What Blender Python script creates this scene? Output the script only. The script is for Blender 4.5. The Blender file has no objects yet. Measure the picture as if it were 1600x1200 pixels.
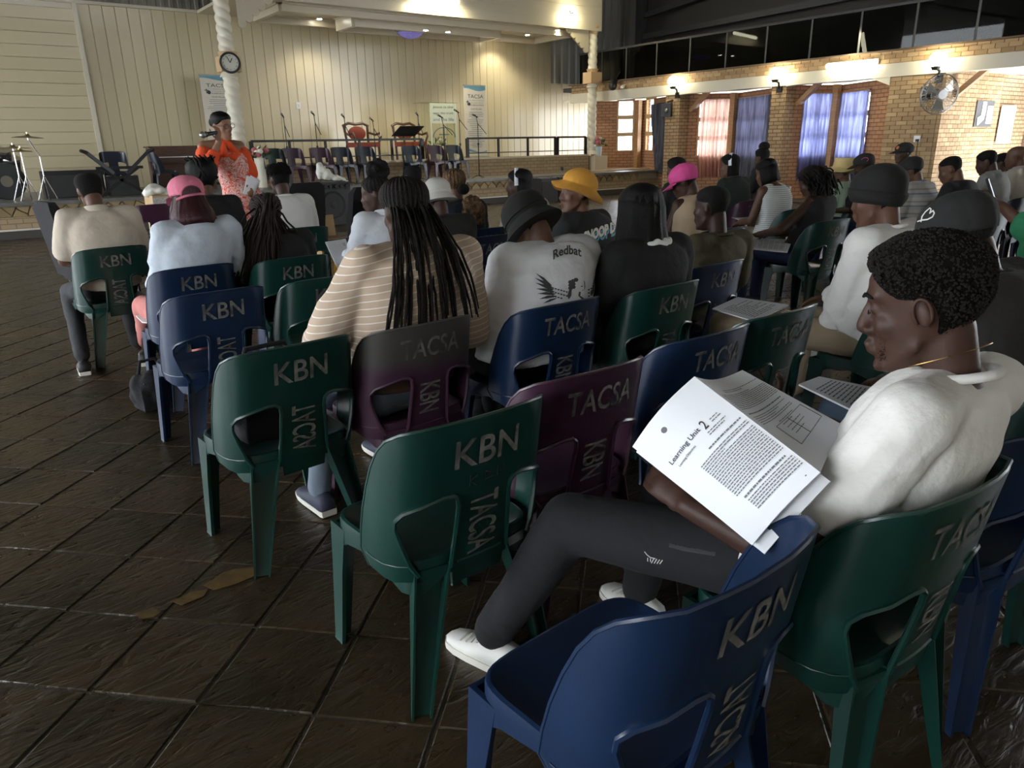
import bpy, bmesh, math, random
import numpy as np
from math import sin, cos, pi, radians, sqrt, atan2
from mathutils import Vector as V, Matrix, Euler, noise
from mathutils.bvhtree import BVHTree
from mathutils.geometry import delaunay_2d_cdt

S = bpy.context.scene
COL = S.collection
random.seed(7)

# ------------------------------------------------------------------ camera
# hall axes: X = right along the stage, Y = towards the stage, Z = up
FPX, PITCH, ROLL, YAW, HC = 1139.24, .31794, .0192457, .6365237, 1.42
def _cam_axes():
    cp, sp = cos(PITCH), sin(PITCH)
    r0 = np.array([cos(YAW), -sin(YAW), 0.0])
    h0 = np.array([sin(YAW), cos(YAW), 0.0])
    fw = h0 * cp + np.array([0, 0, -sp])
    dn = -h0 * sp + np.array([0, 0, -cp])
    cr, sr = cos(ROLL), sin(ROLL)
    return cr * r0 + sr * dn, -sr * r0 + cr * dn, fw
CR, CD, CF = _cam_axes()
CAMP = np.array([0.0, 0.0, HC])
def ray(px, py):
    return CR * ((px - 800) / FPX) + CD * ((py - 600) / FPX) + CF
def G(px, py, z=0.0):            # pixel -> point on the horizontal plane z
    d = ray(px, py); return V(CAMP + d * ((z - HC) / d[2]))
def AY(px, py, Y):               # pixel -> point on the plane Y = const
    d = ray(px, py); return V(CAMP + d * (Y / d[1]))
def AX(px, py, X):
    d = ray(px, py); return V(CAMP + d * (X / d[0]))
def PJ(p):
    q = np.array(p) - CAMP; z = q @ CF
    return 800 + FPX * (q @ CR) / z, 600 + FPX * (q @ CD) / z, z

cd = bpy.data.cameras.new('camera')
cam = bpy.data.objects.new('camera', cd); COL.objects.link(cam)
cd.sensor_fit = 'HORIZONTAL'; cd.sensor_width = 36; cd.lens = 36 * FPX / 1600
cd.clip_start = .03; cd.clip_end = 200
mw = Matrix.Identity(4)
for i in range(3):
    mw[i][0] = CR[i]; mw[i][1] = -CD[i]; mw[i][2] = -CF[i]; mw[i][3] = CAMP[i]
cam.matrix_world = mw
S.camera = cam

# ------------------------------------------------------------------ world, exposure
S.view_settings.view_transform = 'Standard'
S.view_settings.look = 'None'
S.view_settings.gamma = 1.0
S.view_settings.use_curve_mapping = False
S.view_settings.exposure = 1.15
S.cycles.use_denoising = True
S.cycles.max_bounces = 7
S.cycles.diffuse_bounces = 4
S.cycles.glossy_bounces = 3
S.cycles.transmission_bounces = 6
S.cycles.transparent_max_bounces = 12
S.cycles.sample_clamp_indirect = 6.0
w = bpy.data.worlds.new('overcast_sky'); S.world = w; w.use_nodes = True
bg = w.node_tree.nodes['Background']
bg.inputs[0].default_value = (.90, .95, 1.0, 1)
bg.inputs[1].default_value = 6.0

# ------------------------------------------------------------------ materials
MATS = {}
def mat(name, col=(.5, .5, .5), rough=.6, metal=0.0, spec=.5, var=0.0, vscale=8.0, bump=0.0, bscale=30.0,
        emit=None, estr=0.0, alpha=1.0, coat=0.0, col2=None, stretch=None, sheen=0.0, detail=4.0, trans=0.0):
    if name in MATS: return MATS[name]
    m = bpy.data.materials.new(name); m.use_nodes = True
    nt = m.node_tree; b = nt.nodes['Principled BSDF']
    b.inputs['Base Color'].default_value = (*col, 1)
    b.inputs['Roughness'].default_value = rough
    b.inputs['Metallic'].default_value = metal
    b.inputs['Specular IOR Level'].default_value = spec
    b.inputs['Coat Weight'].default_value = coat
    b.inputs['Coat Roughness'].default_value = .15
    b.inputs['Alpha'].default_value = alpha
    if sheen: b.inputs['Sheen Weight'].default_value = sheen
    if trans:
        b.inputs['Transmission Weight'].default_value = trans
    if emit:
        b.inputs['Emission Color'].default_value = (*emit, 1)
        b.inputs['Emission Strength'].default_value = estr
    if var or bump:
        tc = nt.nodes.new('ShaderNodeTexCoord'); src = tc.outputs['Object']
        if stretch:
            mp = nt.nodes.new('ShaderNodeMapping'); mp.inputs['Scale'].default_value = stretch
            nt.links.new(src, mp.inputs[0]); src = mp.outputs[0]
    if var:
        n = nt.nodes.new('ShaderNodeTexNoise'); n.inputs['Scale'].default_value = vscale; n.inputs['Detail'].default_value = detail
        nt.links.new(src, n.inputs['Vector'])
        r = nt.nodes.new('ShaderNodeValToRGB')
        c2 = col2 or tuple(max(0, c * (1 - var)) for c in col)
        r.color_ramp.elements[0].position = .35; r.color_ramp.elements[1].position = .68
        r.color_ramp.elements[0].color = (*c2, 1); r.color_ramp.elements[1].color = (*col, 1)
        nt.links.new(n.outputs['Fac'], r.inputs[0]); nt.links.new(r.outputs[0], b.inputs['Base Color'])
    if bump:
        n2 = nt.nodes.new('ShaderNodeTexNoise'); n2.inputs['Scale'].default_value = bscale; n2.inputs['Detail'].default_value = 5
        nt.links.new(src, n2.inputs['Vector'])
        bp = nt.nodes.new('ShaderNodeBump'); bp.inputs['Strength'].default_value = bump; bp.inputs['Distance'].default_value = .02
        nt.links.new(n2.outputs['Fac'], bp.inputs['Height']); nt.links.new(bp.outputs[0], b.inputs['Normal'])
    MATS[name] = m
    return m

def brick_mat(name, c1, c2, mortar):
    m = bpy.data.materials.new(name); m.use_nodes = True
    nt = m.node_tree; b = nt.nodes['Principled BSDF']; b.inputs['Roughness'].default_value = .8
    uv = nt.nodes.new('ShaderNodeUVMap')
    t = nt.nodes.new('ShaderNodeTexBrick')
    t.inputs['Color1'].default_value = (*c1, 1); t.inputs['Color2'].default_value = (*c2, 1); t.inputs['Mortar'].default_value = (*mortar, 1)
    t.inputs['Scale'].default_value = 1.0; t.inputs['Brick Width'].default_value = .232; t.inputs['Row Height'].default_value = .0865
    t.inputs['Mortar Size'].default_value = .009; t.inputs['Mortar Smooth'].default_value = .1; t.inputs['Bias'].default_value = 0
    nt.links.new(uv.outputs[0], t.inputs['Vector'])
    nt.links.new(t.outputs['Color'], b.inputs['Base Color'])
    bp = nt.nodes.new('ShaderNodeBump'); bp.inputs['Strength'].default_value = .6; bp.inputs['Distance'].default_value = .008; bp.invert = True
    nt.links.new(t.outputs['Fac'], bp.inputs['Height']); nt.links.new(bp.outputs[0], b.inputs['Normal'])
    MATS[name] = m
    return m

def glass_mat(name, tint=(.9, .95, .95), refl=.12, rough=.02, ior=1.5):
    m = bpy.data.materials.new(name); m.use_nodes = True
    nt = m.node_tree; nt.nodes.clear()
    o = nt.nodes.new('ShaderNodeOutputMaterial')
    tr = nt.nodes.new('ShaderNodeBsdfTransparent'); tr.inputs[0].default_value = (*tint, 1)
    gl = nt.nodes.new('ShaderNodeBsdfGlossy'); gl.inputs['Roughness'].default_value = rough
    lw_ = nt.nodes.new('ShaderNodeLayerWeight'); lw_.inputs[0].default_value = .5
    fr = nt.nodes.new('ShaderNodeMath'); fr.operation = 'POWER'; fr.inputs[1].default_value = 5 if ior > 1.3 else 7
    nt.links.new(lw_.outputs['Facing'], fr.inputs[0])
    mx = nt.nodes.new('ShaderNodeMixShader')
    ad = nt.nodes.new('ShaderNodeMath'); ad.operation = 'ADD'; ad.inputs[1].default_value = refl; ad.use_clamp = True
    nt.links.new(fr.outputs[0], ad.inputs[0]); nt.links.new(ad.outputs[0], mx.inputs[0])
    nt.links.new(tr.outputs[0], mx.inputs[1]); nt.links.new(gl.outputs[0], mx.inputs[2]); nt.links.new(mx.outputs[0], o.inputs[0])
    MATS[name] = m
    return m

def cloth_trans(name, col, tcol, fac=.5, stripes=None):
    m = bpy.data.materials.new(name); m.use_nodes = True
    nt = m.node_tree; nt.nodes.clear()
    o = nt.nodes.new('ShaderNodeOutputMaterial')
    d = nt.nodes.new('ShaderNodeBsdfDiffuse'); d.inputs[0].default_value = (*col, 1)
    t = nt.nodes.new('ShaderNodeBsdfTranslucent'); t.inputs[0].default_value = (*tcol, 1)
    mx = nt.nodes.new('ShaderNodeMixShader'); mx.inputs[0].default_value = fac
    if stripes:  # upright noise streaks: cloth pattern plus folds' light and dark put into colour
        tc = nt.nodes.new('ShaderNodeTexCoord'); n = nt.nodes.new('ShaderNodeTexNoise'); n.inputs['Scale'].default_value = stripes
        mpp = nt.nodes.new('ShaderNodeMapping'); mpp.inputs['Scale'].default_value = (5, 5, .35); nt.links.new(tc.outputs['Object'], mpp.inputs[0]); nt.links.new(mpp.outputs[0], n.inputs[0])
        for s_, c_ in ((d, col), (t, tcol)):
            r = nt.nodes.new('ShaderNodeValToRGB')
            r.color_ramp.elements[0].position = .42; r.color_ramp.elements[1].position = .58
            r.color_ramp.elements[0].color = (*[x * .55 for x in c_], 1); r.color_ramp.elements[1].color = (*c_, 1)
            nt.links.new(n.outputs['Fac'], r.inputs[0]); nt.links.new(r.outputs[0], s_.inputs[0])
    nt.links.new(d.outputs[0], mx.inputs[1]); nt.links.new(t.outputs[0], mx.inputs[2]); nt.links.new(mx.outputs[0], o.inputs[0])
    MATS[name] = m
    return m

def stripe_mat(name, base, bands, period, axis='Z', rough=.85, offset=0.0, rot=(0, 0, 0)):
    """bands: list of (start fraction, colour); constant ramp repeated every period metres of object space"""
    m = bpy.data.materials.new(name); m.use_nodes = True
    nt = m.node_tree; b = nt.nodes['Principled BSDF']; b.inputs['Roughness'].default_value = rough
    tc = nt.nodes.new('ShaderNodeTexCoord'); mp = nt.nodes.new('ShaderNodeMapping'); mp.inputs['Rotation'].default_value = rot
    sp = nt.nodes.new('ShaderNodeSeparateXYZ')
    nt.links.new(tc.outputs['Object'], mp.inputs[0]); nt.links.new(mp.outputs[0], sp.inputs[0])
    a = nt.nodes.new('ShaderNodeMath'); a.operation = 'MULTIPLY_ADD'; a.inputs[1].default_value = 1 / period; a.inputs[2].default_value = 50 + offset
    f = nt.nodes.new('ShaderNodeMath'); f.operation = 'FRACT'
    r = nt.nodes.new('ShaderNodeValToRGB'); r.color_ramp.interpolation = 'CONSTANT'
    r.color_ramp.elements[0].color = (*base, 1); r.color_ramp.elements[0].position = 0
    first = True
    for p, c in bands:
        if first: e = r.color_ramp.elements[1]; e.position = p; first = False
        else: e = r.color_ramp.elements.new(p)
        e.color = (*c, 1)
    nt.links.new(sp.outputs[axis], a.inputs[0]); nt.links.new(a.outputs[0], f.inputs[0]); nt.links.new(f.outputs[0], r.inputs[0])
    nt.links.new(r.outputs[0], b.inputs['Base Color'])
    MATS[name] = m
    return m

# ------------------------------------------------------------------ mesh building
class MB:
    def __init__(s): s.v = []; s.f = []; s.uv = None
    def add(s, vs, fs):
        o = len(s.v); s.v += [tuple(p) for p in vs]; s.f += [tuple(i + o for i in f) for f in fs]; return s
    def box(s, c, size, R=None):
        x, y, z = (k / 2 for k in size); c = V(c)
        vs = [V((a * x, b * y, d * z)) for a in (-1, 1) for b in (-1, 1) for d in (-1, 1)]
        if R is not None: vs = [R @ p for p in vs]
        return s.add([p + c for p in vs], [(0, 1, 3, 2), (4, 6, 7, 5), (0, 4, 5, 1), (2, 3, 7, 6), (0, 2, 6, 4), (1, 5, 7, 3)])
    def bar(s, a, b, w, h, up=(0, 0, 1)):   # box beam between two points
        a, b = V(a), V(b); d = b - a; L = d.length
        if L < 1e-6: return s
        y = d / L; u = V(up)
        if abs(y.dot(u)) > .98: u = V((1, 0, 0)) if abs(y.x) < .9 else V((0, 1, 0))
        x = y.cross(u).normalized(); z = x.cross(y)
        R = Matrix((x, y, z)).transposed()
        return s.box((a + b) / 2, (w, L, h), R)
    def loft(s, rings, cap=True, close=True):
        n = len(rings[0]); o = len(s.v)
        for r in rings: s.v += [tuple(p) for p in r]
        for i in range(len(rings) - 1):
            for j in range(n if close else n - 1):
                k = (j + 1) % n
                s.f.append((o + i * n + j, o + i * n + k, o + (i + 1) * n + k, o + (i + 1) * n + j))
        if cap and close:
            s.f.append(tuple(o + j for j in range(n - 1, -1, -1)))
            s.f.append(tuple(o + (len(rings) - 1) * n + j for j in range(n)))
        return s
    def tube(s, pts, r, n=8, cap=True):
        pts = [V(p) for p in pts]; rs = r if isinstance(r, (list, tuple)) else [r] * len(pts)
        rings = []; prev = None
        for i, p in enumerate(pts):
            t = (pts[min(i + 1, len(pts) - 1)] - pts[max(i - 1, 0)])
            if t.length < 1e-9: t = V((0, 0, 1))
            t.normalize()
            if prev is None:
                a = V((1, 0, 0)) if abs(t.x) < .8 else V((0, 1, 0))
                u = t.cross(a).normalized()
            else:
                u = (prev - t * prev.dot(t))
                u = u.normalized() if u.length > 1e-6 else t.orthogonal().normalized()
            prev = u; w_ = t.cross(u)
            rings.append([p + (u * cos(2 * pi * j / n) + w_ * sin(2 * pi * j / n)) * rs[i] for j in range(n)])
        return s.loft(rings, cap)
    def caps(s, a, b, ra, rb, n=12):          # capsule with two radii
        a, b = V(a), V(b); d = (b - a); L = d.length; d = d / L if L > 1e-6 else V((0, 0, 1))
        pts = []; rs = []
        for k in range(4):
            t = k / 4 * pi / 2; pts.append(a - d * ra * cos(t)); rs.append(max(ra * sin(t), ra * .06))
        pts.append(a); rs.append(ra)
        if L > 1e-6: pts.append(b); rs.append(rb)
        for k in range(3, -1, -1):
            t = k / 4 * pi / 2; pts.append(b + d * rb * cos(t)); rs.append(max(rb * sin(t), rb * .06))
        return s.tube(pts, rs, n)
    def limb(s, pts, rs, n=12):
        for i in range(len(pts) - 1): s.caps(pts[i], pts[i + 1], rs[i], rs[i + 1], n)
        return s
    def lathe(s, prof, n=24, M=None, wob=None, cap=True):
        rings = []
        for r, z in prof:
            ring = []
            for j in range(n):
                a = 2 * pi * j / n; p = V((r * cos(a), r * sin(a), z))
                if wob: p = wob(p, a, r)
                ring.append(M @ p if M is not None else p)
            rings.append(ring)
        return s.loft(rings, cap)
    def ell(s, c, r, R=None, n=14, m=9):
        c = V(c); rings = []
        for i in range(m + 1):
            t = pi * i / m; ring = []
            for j in range(n):
                a = 2 * pi * j / n
                p = V((r[0] * max(sin(t), .03) * cos(a), r[1] * max(sin(t), .03) * sin(a), -r[2] * cos(t)))
                if R is not None: p = R @ p
                ring.append(p + c)
            rings.append(ring)
        return s.loft(rings)
    def prism(s, poly, z0, z1, M=None):
        a = [V((x, y, z0)) for x, y in poly]; b = [V((x, y, z1)) for x, y in poly]
        if M is not None: a = [M @ p for p in a]; b = [M @ p for p in b]
        return s.loft([a, b])
    def xf(s, M):
        s.v = [tuple(M @ V(p)) for p in s.v]; return s
    def join(s, o): return s.add(o.v, o.f)
    def mesh(s, name, smooth=False, recalc=True):
        me = bpy.data.meshes.new(name); me.from_pydata(s.v, [], s.f)
        if recalc:
            bm = bmesh.new(); bm.from_mesh(me); bmesh.ops.recalc_face_normals(bm, faces=bm.faces); bm.to_mesh(me); bm.free()
        if smooth:
            me.polygons.foreach_set('use_smooth', [True] * len(me.polygons))
            if smooth != 'all':
                try: me.set_sharp_from_angle(angle=radians(smooth if smooth is not True else 40))
                except Exception: pass
        me.update()
        return me
    def build(s, name, m, parent=None, smooth=False, shift=True):
        if parent is not None and shift:
            lw = parent.get('_o')
            if lw is not None: s.v = [(p[0] - lw[0], p[1] - lw[1], p[2] - lw[2]) for p in s.v]
        return ob(name, s.mesh(name, smooth), m, parent)

def ob(name, me, m=None, parent=None):
    o = bpy.data.objects.new(name, me); COL.objects.link(o)
    if m is not None:
        m = MATS[m] if isinstance(m, str) else m
        if not me.materials: me.materials.append(m)
        elif me.materials[0] != m:
            o.material_slots[0].link = 'OBJECT'; o.material_slots[0].material = m
    if parent is not None:
        o.parent = parent
        if parent.get('_o') is not None: o['_o'] = parent['_o']
    return o
def tag(o, label, cat, group=None):
    o['label'] = label; o['category'] = cat
    if group: o['group'] = group
    return o
def struct(o): o['kind'] = 'structure'; return o
def thing(name, label, cat, loc=(0, 0, 0), rz=0.0, group=None, world=False):
    """Empty at the thing's base; world=True: parts are given in hall coordinates"""
    o = bpy.data.objects.new(name, None); COL.objects.link(o); o.empty_display_size = .1
    o.location = loc; o.rotation_euler = (0, 0, rz)
    if world: o['_o'] = list(loc)
    return tag(o, label, cat, group)
def sthing(name, loc=(0, 0, 0)):
    o = bpy.data.objects.new(name, None); COL.objects.link(o); o.location = loc; o['_o'] = list(loc); o['kind'] = 'structure'
    return o

def remesh(mb, voxel, smooth=3, name='body'):
    me = mb.mesh(name + '_raw', recalc=True)
    o = bpy.data.objects.new('tmp', me); COL.objects.link(o)
    r = o.modifiers.new('r', 'REMESH'); r.mode = 'VOXEL'; r.voxel_size = voxel; r.adaptivity = 0
    if smooth:
        k = o.modifiers.new('s', 'SMOOTH'); k.factor = .5; k.iterations = smooth
    dg = bpy.context.evaluated_depsgraph_get()
    ev = o.evaluated_get(dg); out = bpy.data.meshes.new_from_object(ev)
    bpy.data.objects.remove(o); bpy.data.meshes.remove(me)
    out.name = name
    out.polygons.foreach_set('use_smooth', [True] * len(out.polygons))
    return out
def displace(me, fn):
    n = len(me.vertices); co = np.empty(n * 3, 'f'); me.vertices.foreach_get('co', co); no = np.empty(n * 3, 'f')
    me.vertex_normals.foreach_get('vector', no)
    co = co.reshape(-1, 3); no = no.reshape(-1, 3)
    for i in range(n):
        co[i] += no[i] * fn(co[i])
    me.vertices.foreach_set('co', co.reshape(-1)); me.update()
def shift_mesh(me, d):
    n = len(me.vertices); co = np.empty(n * 3, 'f'); me.vertices.foreach_get('co', co)
    co = co.reshape(-1, 3) - np.array(d, 'f'); me.vertices.foreach_set('co', co.reshape(-1)); me.update()

# flat sheet with an outline and holes, bent by fn(u, v, k) (k = 0 front side, 1 back side)
def inpoly(p, poly):
    x, y = p; c = False; n = len(poly); j = n - 1
    for i in range(n):
        xi, yi = poly[i]; xj, yj = poly[j]
        if (yi > y) != (yj > y) and x < (xj - xi) * (y - yi) / (yj - yi) + xi: c = not c
        j = i
    return c
def sheet(outline, holes, fn, step, thick=True):
    pts = []; edges = []
    for poly in [outline] + holes:
        o = len(pts); n = len(poly); pts += [V(p) for p in poly]
        edges += [(o + i, o + (i + 1) % n) for i in range(n)]
    nb = len(pts)
    xs = [p[0] for p in outline]; ys = [p[1] for p in outline]
    x = min(xs) + step / 2
    while x < max(xs):
        y = min(ys) + step / 2
        while y < max(ys):
            if inpoly((x, y), outline) and not any(inpoly((x, y), h) for h in holes):
                if min((V((x, y)) - q).length for q in pts[:nb]) > step * .35: pts.append(V((x, y)))
            y += step
        x += step
    vs, es, fs, *_ = delaunay_2d_cdt(pts, edges, [], 0, 1e-5)
    keep = []
    for f in fs:
        c = sum((vs[i] for i in f), V((0, 0))) / len(f)
        if inpoly(c, outline) and not any(inpoly(c, h) for h in holes): keep.append(tuple(f))
    mb = MB()
    if not thick:
        return mb.add([fn(p[0], p[1], 0) for p in vs], keep)
    n = len(vs)
    mb.add([fn(p[0], p[1], 0) for p in vs] + [fn(p[0], p[1], 1) for p in vs], keep + [tuple(n + i for i in reversed(f)) for f in keep])
    cnt = {}
    for f in keep:
        for i in range(len(f)):
            e = (f[i], f[(i + 1) % len(f)]); cnt[tuple(sorted(e))] = cnt.get(tuple(sorted(e)), 0) + 1
    for f in keep:
        for i in range(len(f)):
            a, b = f[i], f[(i + 1) % len(f)]
            if cnt[tuple(sorted((a, b)))] == 1: mb.f.append((a, b, b + n, a + n))
    return mb

_txt = {}
def text2d(s, size=1.0, bold=0.0, res=3):
    """flat outline mesh of a string: (verts 2D centred, faces, width)"""
    key = (s, bold, res)
    if key not in _txt:
        c = bpy.data.curves.new('t', 'FONT'); c.body = s; c.size = 1; c.offset = bold; c.resolution_u = res; c.fill_mode = 'FRONT'
        o = bpy.data.objects.new('t', c); COL.objects.link(o)
        dg = bpy.context.evaluated_depsgraph_get()
        me = bpy.data.meshes.new_from_object(o.evaluated_get(dg))
        vs = [(v.co.x, v.co.y) for v in me.vertices]; fs = [tuple(p.vertices) for p in me.polygons]
        bpy.data.objects.remove(o); bpy.data.curves.remove(c); bpy.data.meshes.remove(me)
        _txt[key] = (vs, fs)
    vs, fs = _txt[key]
    x0 = min(p[0] for p in vs); x1 = max(p[0] for p in vs); y0 = min(p[1] for p in vs); y1 = max(p[1] for p in vs)
    cx, cy = (x0 + x1) / 2, (y0 + y1) / 2
    k = size / (y1 - y0)
    return [((x - cx) * k, (y - cy) * k) for x, y in vs], fs, (x1 - x0) * k
def text_on(mb, s, fn, size, width=None, bold=0.0):
    vs, fs, w_ = text2d(s, size, bold)
    k = width / w_ if width else 1
    return mb.add([fn(x * k, y) for x, y in vs], fs)

def quad_uv(me, fn):
    """uv layer in metres from fn(co, normal) -> (u, v)"""
    uvl = me.uv_layers.new(name='UVMap')
    for p in me.polygons:
        for li in p.loop_indices:
            uvl.data[li].uv = fn(me.vertices[me.loops[li].vertex_index].co, p.normal)
    return me
def wall_uv(co, n):
    if abs(n.z) > .7: return (co.x, co.y)
    t = V((-n.y, n.x)); t.normalize()
    return (co.x * t.x + co.y * t.y, co.z)
# ================================================================== SETTING
YF, YP, YB, XR = 15.5, 16.8, 19.5, 16.2      # stage front, parapet, stage back wall, right wall face
ZS = .60                                      # stage floor height

# ---- materials of the setting
def slate_material():
    m = bpy.data.materials.new('slate'); m.use_nodes = True; nt = m.node_tree; b = nt.nodes['Principled BSDF']
    geo = nt.nodes.new('ShaderNodeNewGeometry'); oi = nt.nodes.new('ShaderNodeObjectInfo')
    n1 = nt.nodes.new('ShaderNodeTexNoise'); n1.inputs['Scale'].default_value = 2.2; n1.inputs['Detail'].default_value = 6
    mp = nt.nodes.new('ShaderNodeMapping'); mp.inputs['Rotation'].default_value = (0, 0, .9); mp.inputs['Scale'].default_value = (1, 3.2, 1)
    n2 = nt.nodes.new('ShaderNodeTexNoise'); n2.inputs['Scale'].default_value = 9; n2.inputs['Detail'].default_value = 8; n2.inputs['Distortion'].default_value = 1.2
    nt.links.new(geo.outputs['Position'], n1.inputs['Vector']); nt.links.new(geo.outputs['Position'], mp.inputs[0]); nt.links.new(mp.outputs[0], n2.inputs['Vector'])
    ad = nt.nodes.new('ShaderNodeMath'); ad.operation = 'MULTIPLY_ADD'; ad.inputs[1].default_value = .22; nt.links.new(oi.outputs['Random'], ad.inputs[0]); nt.links.new(n1.outputs['Fac'], ad.inputs[2])
    r = nt.nodes.new('ShaderNodeValToRGB')
    r.color_ramp.elements[0].position = .35; r.color_ramp.elements[0].color = (.018, .0112, .0040, 1)
    r.color_ramp.elements[1].position = .8; r.color_ramp.elements[1].color = (.062, .042, .020, 1)
    nt.links.new(ad.outputs[0], r.inputs[0])
    nt.links.new(r.outputs[0], b.inputs['Base Color'])
    rr = nt.nodes.new('ShaderNodeMapRange'); rr.inputs['To Min'].default_value = .16; rr.inputs['To Max'].default_value = .46
    nt.links.new(n2.outputs['Fac'], rr.inputs[0]); nt.links.new(rr.outputs[0], b.inputs['Roughness'])
    bp = nt.nodes.new('ShaderNodeBump'); bp.inputs['Strength'].default_value = .75; bp.inputs['Distance'].default_value = .012
    nt.links.new(n2.outputs['Fac'], bp.inputs['Height']); nt.links.new(bp.outputs[0], b.inputs['Normal'])
    MATS['slate'] = m
slate_material()
def brick_piece_material(name, ca, cb, rough=.8):
    m = bpy.data.materials.new(name); m.use_nodes = True; nt = m.node_tree; b = nt.nodes['Principled BSDF']; b.inputs['Roughness'].default_value = rough
    oi = nt.nodes.new('ShaderNodeObjectInfo'); r = nt.nodes.new('ShaderNodeValToRGB')
    r.color_ramp.elements[0].color = (*ca, 1); r.color_ramp.elements[1].color = (*cb, 1)
    nt.links.new(oi.outputs['Random'], r.inputs[0]); nt.links.new(r.outputs[0], b.inputs['Base Color'])
    MATS[name] = m
brick_piece_material('brick_piece', (.30, .19, .095), (.47, .33, .18))
brick_piece_material('stone_piece', (.20, .14, .065), (.36, .27, .14), .7)
brick_piece_material('pvc_panel', (.51, .445, .295), (.55, .48, .32), .2)
brick_mat('brick_yellow', (.33, .215, .11), (.44, .30, .16), (.12, .075, .045))
brick_mat('brick_red', (.36, .17, .085), (.44, .23, .12), (.14, .085, .055))
brick_mat('brick_stage', (.33, .24, .14), (.40, .29, .17), (.22, .16, .10))
mat('grout', (.095, .075, .052), .8, var=.3, vscale=6, bump=.4, bscale=60)
mat('mortar', (.16, .11, .07), .9)
mat('stone_mortar', (.50, .44, .31), .9)
mat('cream_paint', (.60, .56, .46), .5)
mat('cream_gloss', (.52, .465, .35), .3)
mat('white_line', (.62, .58, .50), .5)
mat('stage_tile', (.17, .165, .15), .35, var=.25, vscale=5)
mat('stage_cap', (.52, .43, .31), .35)
mat('roof_dark', (.055, .05, .043), .8)
mat('steel_dark', (.03, .03, .03), .45)
mat('corrugated', (.22, .21, .18), .5)
mat('ceiling_white', (.66, .58, .48), .9, bump=.8, bscale=9)
mat('timber', (.42, .23, .10), .5, var=.25, vscale=6, stretch=(1, 1, 6))
mat('window_frame', (.62, .42, .20), .5)
mat('black_rubber', (.012, .012, .012), .6)
mat('chrome', (.6, .6, .6), .2, 1.0)
mat('steel_grey', (.28, .28, .27), .35, .8)
mat('lamp_warm', (1, 1, 1), .5, emit=(1, .9, .62), estr=18)
mat('lamp_tube', (1, 1, 1), .5, emit=(1, .95, .70), estr=14)
mat('lamp_spot', (1, 1, 1), .5, emit=(1, .94, .78), estr=30)
glass_mat('pane_clear', (.95, .97, 1), .02)
glass_mat('pane_dark', (.30, .32, .31), .015, ior=1.22)
glass_mat('perspex', (.93, .95, .90), .0, ior=1.25)

# ---- floor of diagonal slate tiles
fl = struct(MB().box((4.6, 6.2, -.0545), (26, 20, .1)).build('floor', 'grout'))
TS = .33; ANG = radians(45.564)
ta = V((sin(ANG), cos(ANG))); tb = V((cos(ANG), -sin(ANG)))
def tile_mb(rng, big=True):
    h = TS / 2 - .0045; mb = MB()
    c = [V((-h, -h)), V((h, -h)), V((h, h)), V((-h, h))]
    c = [p + V((rng.uniform(-.003, .003), rng.uniform(-.003, .003))) for p in c]
    if not big:
        z = [rng.uniform(-.0012, .0012) for _ in range(4)]
        return mb.add([(c[k].x, c[k].y, z[k]) for k in range(4)] + [(c[k].x, c[k].y, -.008) for k in range(4)],
                      [(0, 1, 2, 3), (0, 4, 5, 1), (1, 5, 6, 2), (2, 6, 7, 3), (3, 7, 4, 0)])
    rings = [[(p.x, p.y, -.014) for p in c for _ in (0, 1)]]
    def ring(k, z):
        out = []
        for i in range(4):
            a = c[i]; b = c[(i + 1) % 4]
            out.append((a.x * k, a.y * k, z + rng.uniform(-.0012, .0012)))
            q = (a + b) / 2; out.append((q.x * k * rng.uniform(.992, 1.002), q.y * k * rng.uniform(.992, 1.002), z + rng.uniform(-.0012, .0012)))
        return out
    r0 = ring(1, -.009); r1 = ring(1, -.003); r2 = ring(.975, 0)
    mb.loft([r0, r1, r2], cap=True)
    return mb
rng = random.Random(3)
tile_meshes = [tile_mb(rng).mesh('tile') for _ in range(8)]
cells = []
for i in range(-40, 60):
    for j in range(-60, 40):
        q = ta * (1.45 + TS * (i + .5)) + tb * (-1.11 + TS * (j + .5))
        if -8.2 < q.x < XR - .1 and -2.6 < q.y < YF - .1:
            near = 1e9
            px, py, z = PJ((q.x, q.y, 0))
            if z > .3 and -60 < px < 1660 and 200 < py < 1270: near = z
            cells.append((near, q.x, q.y))
cells.sort()
rest = MB(); Rt = Matrix.Rotation(-ANG, 3, 'Z')
for n, (d, x, y) in enumerate(cells):
    if n < 300:
        o = ob('tile', tile_meshes[n % 8], 'slate', fl); o.location = (x, y, 0); o.rotation_euler = (0, 0, -ANG + (n % 4) * pi / 2)
    else:
        t = tile_mb(rng, False); rest.add([V((x, y, 0)) + Rt @ V(p) for p in t.v], t.f)
o = rest.build('tile_field', 'slate', fl); o['kind'] = 'stuff'
# worn yellow paint on the slate
mat('old_paint', (.16, .09, .015), .6, var=.6, vscale=25)
for pts, lab in (([(318, 915), (352, 893), (400, 885), (414, 893), (370, 912), (335, 922)], 'worn ochre paint dash on the slate behind the green chair leg'),
                 ([(268, 940), (300, 925), (325, 922), (318, 932), (285, 946)], 'short faded ochre paint dash on the slate floor, middle one of three'),
                 ([(212, 958), (240, 950), (252, 957), (240, 964), (218, 967)], 'small faint ochre paint spot on the slate, farthest from the chairs')):
    g = [G(x, y, .0025) for x, y in pts]
    tag(MB().loft([[p for p in g], [p + V((0, 0, .0012)) for p in g]]).build('paint_mark', 'old_paint'), lab, 'paint mark', 'ochre paint marks on the slate floor')

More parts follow.
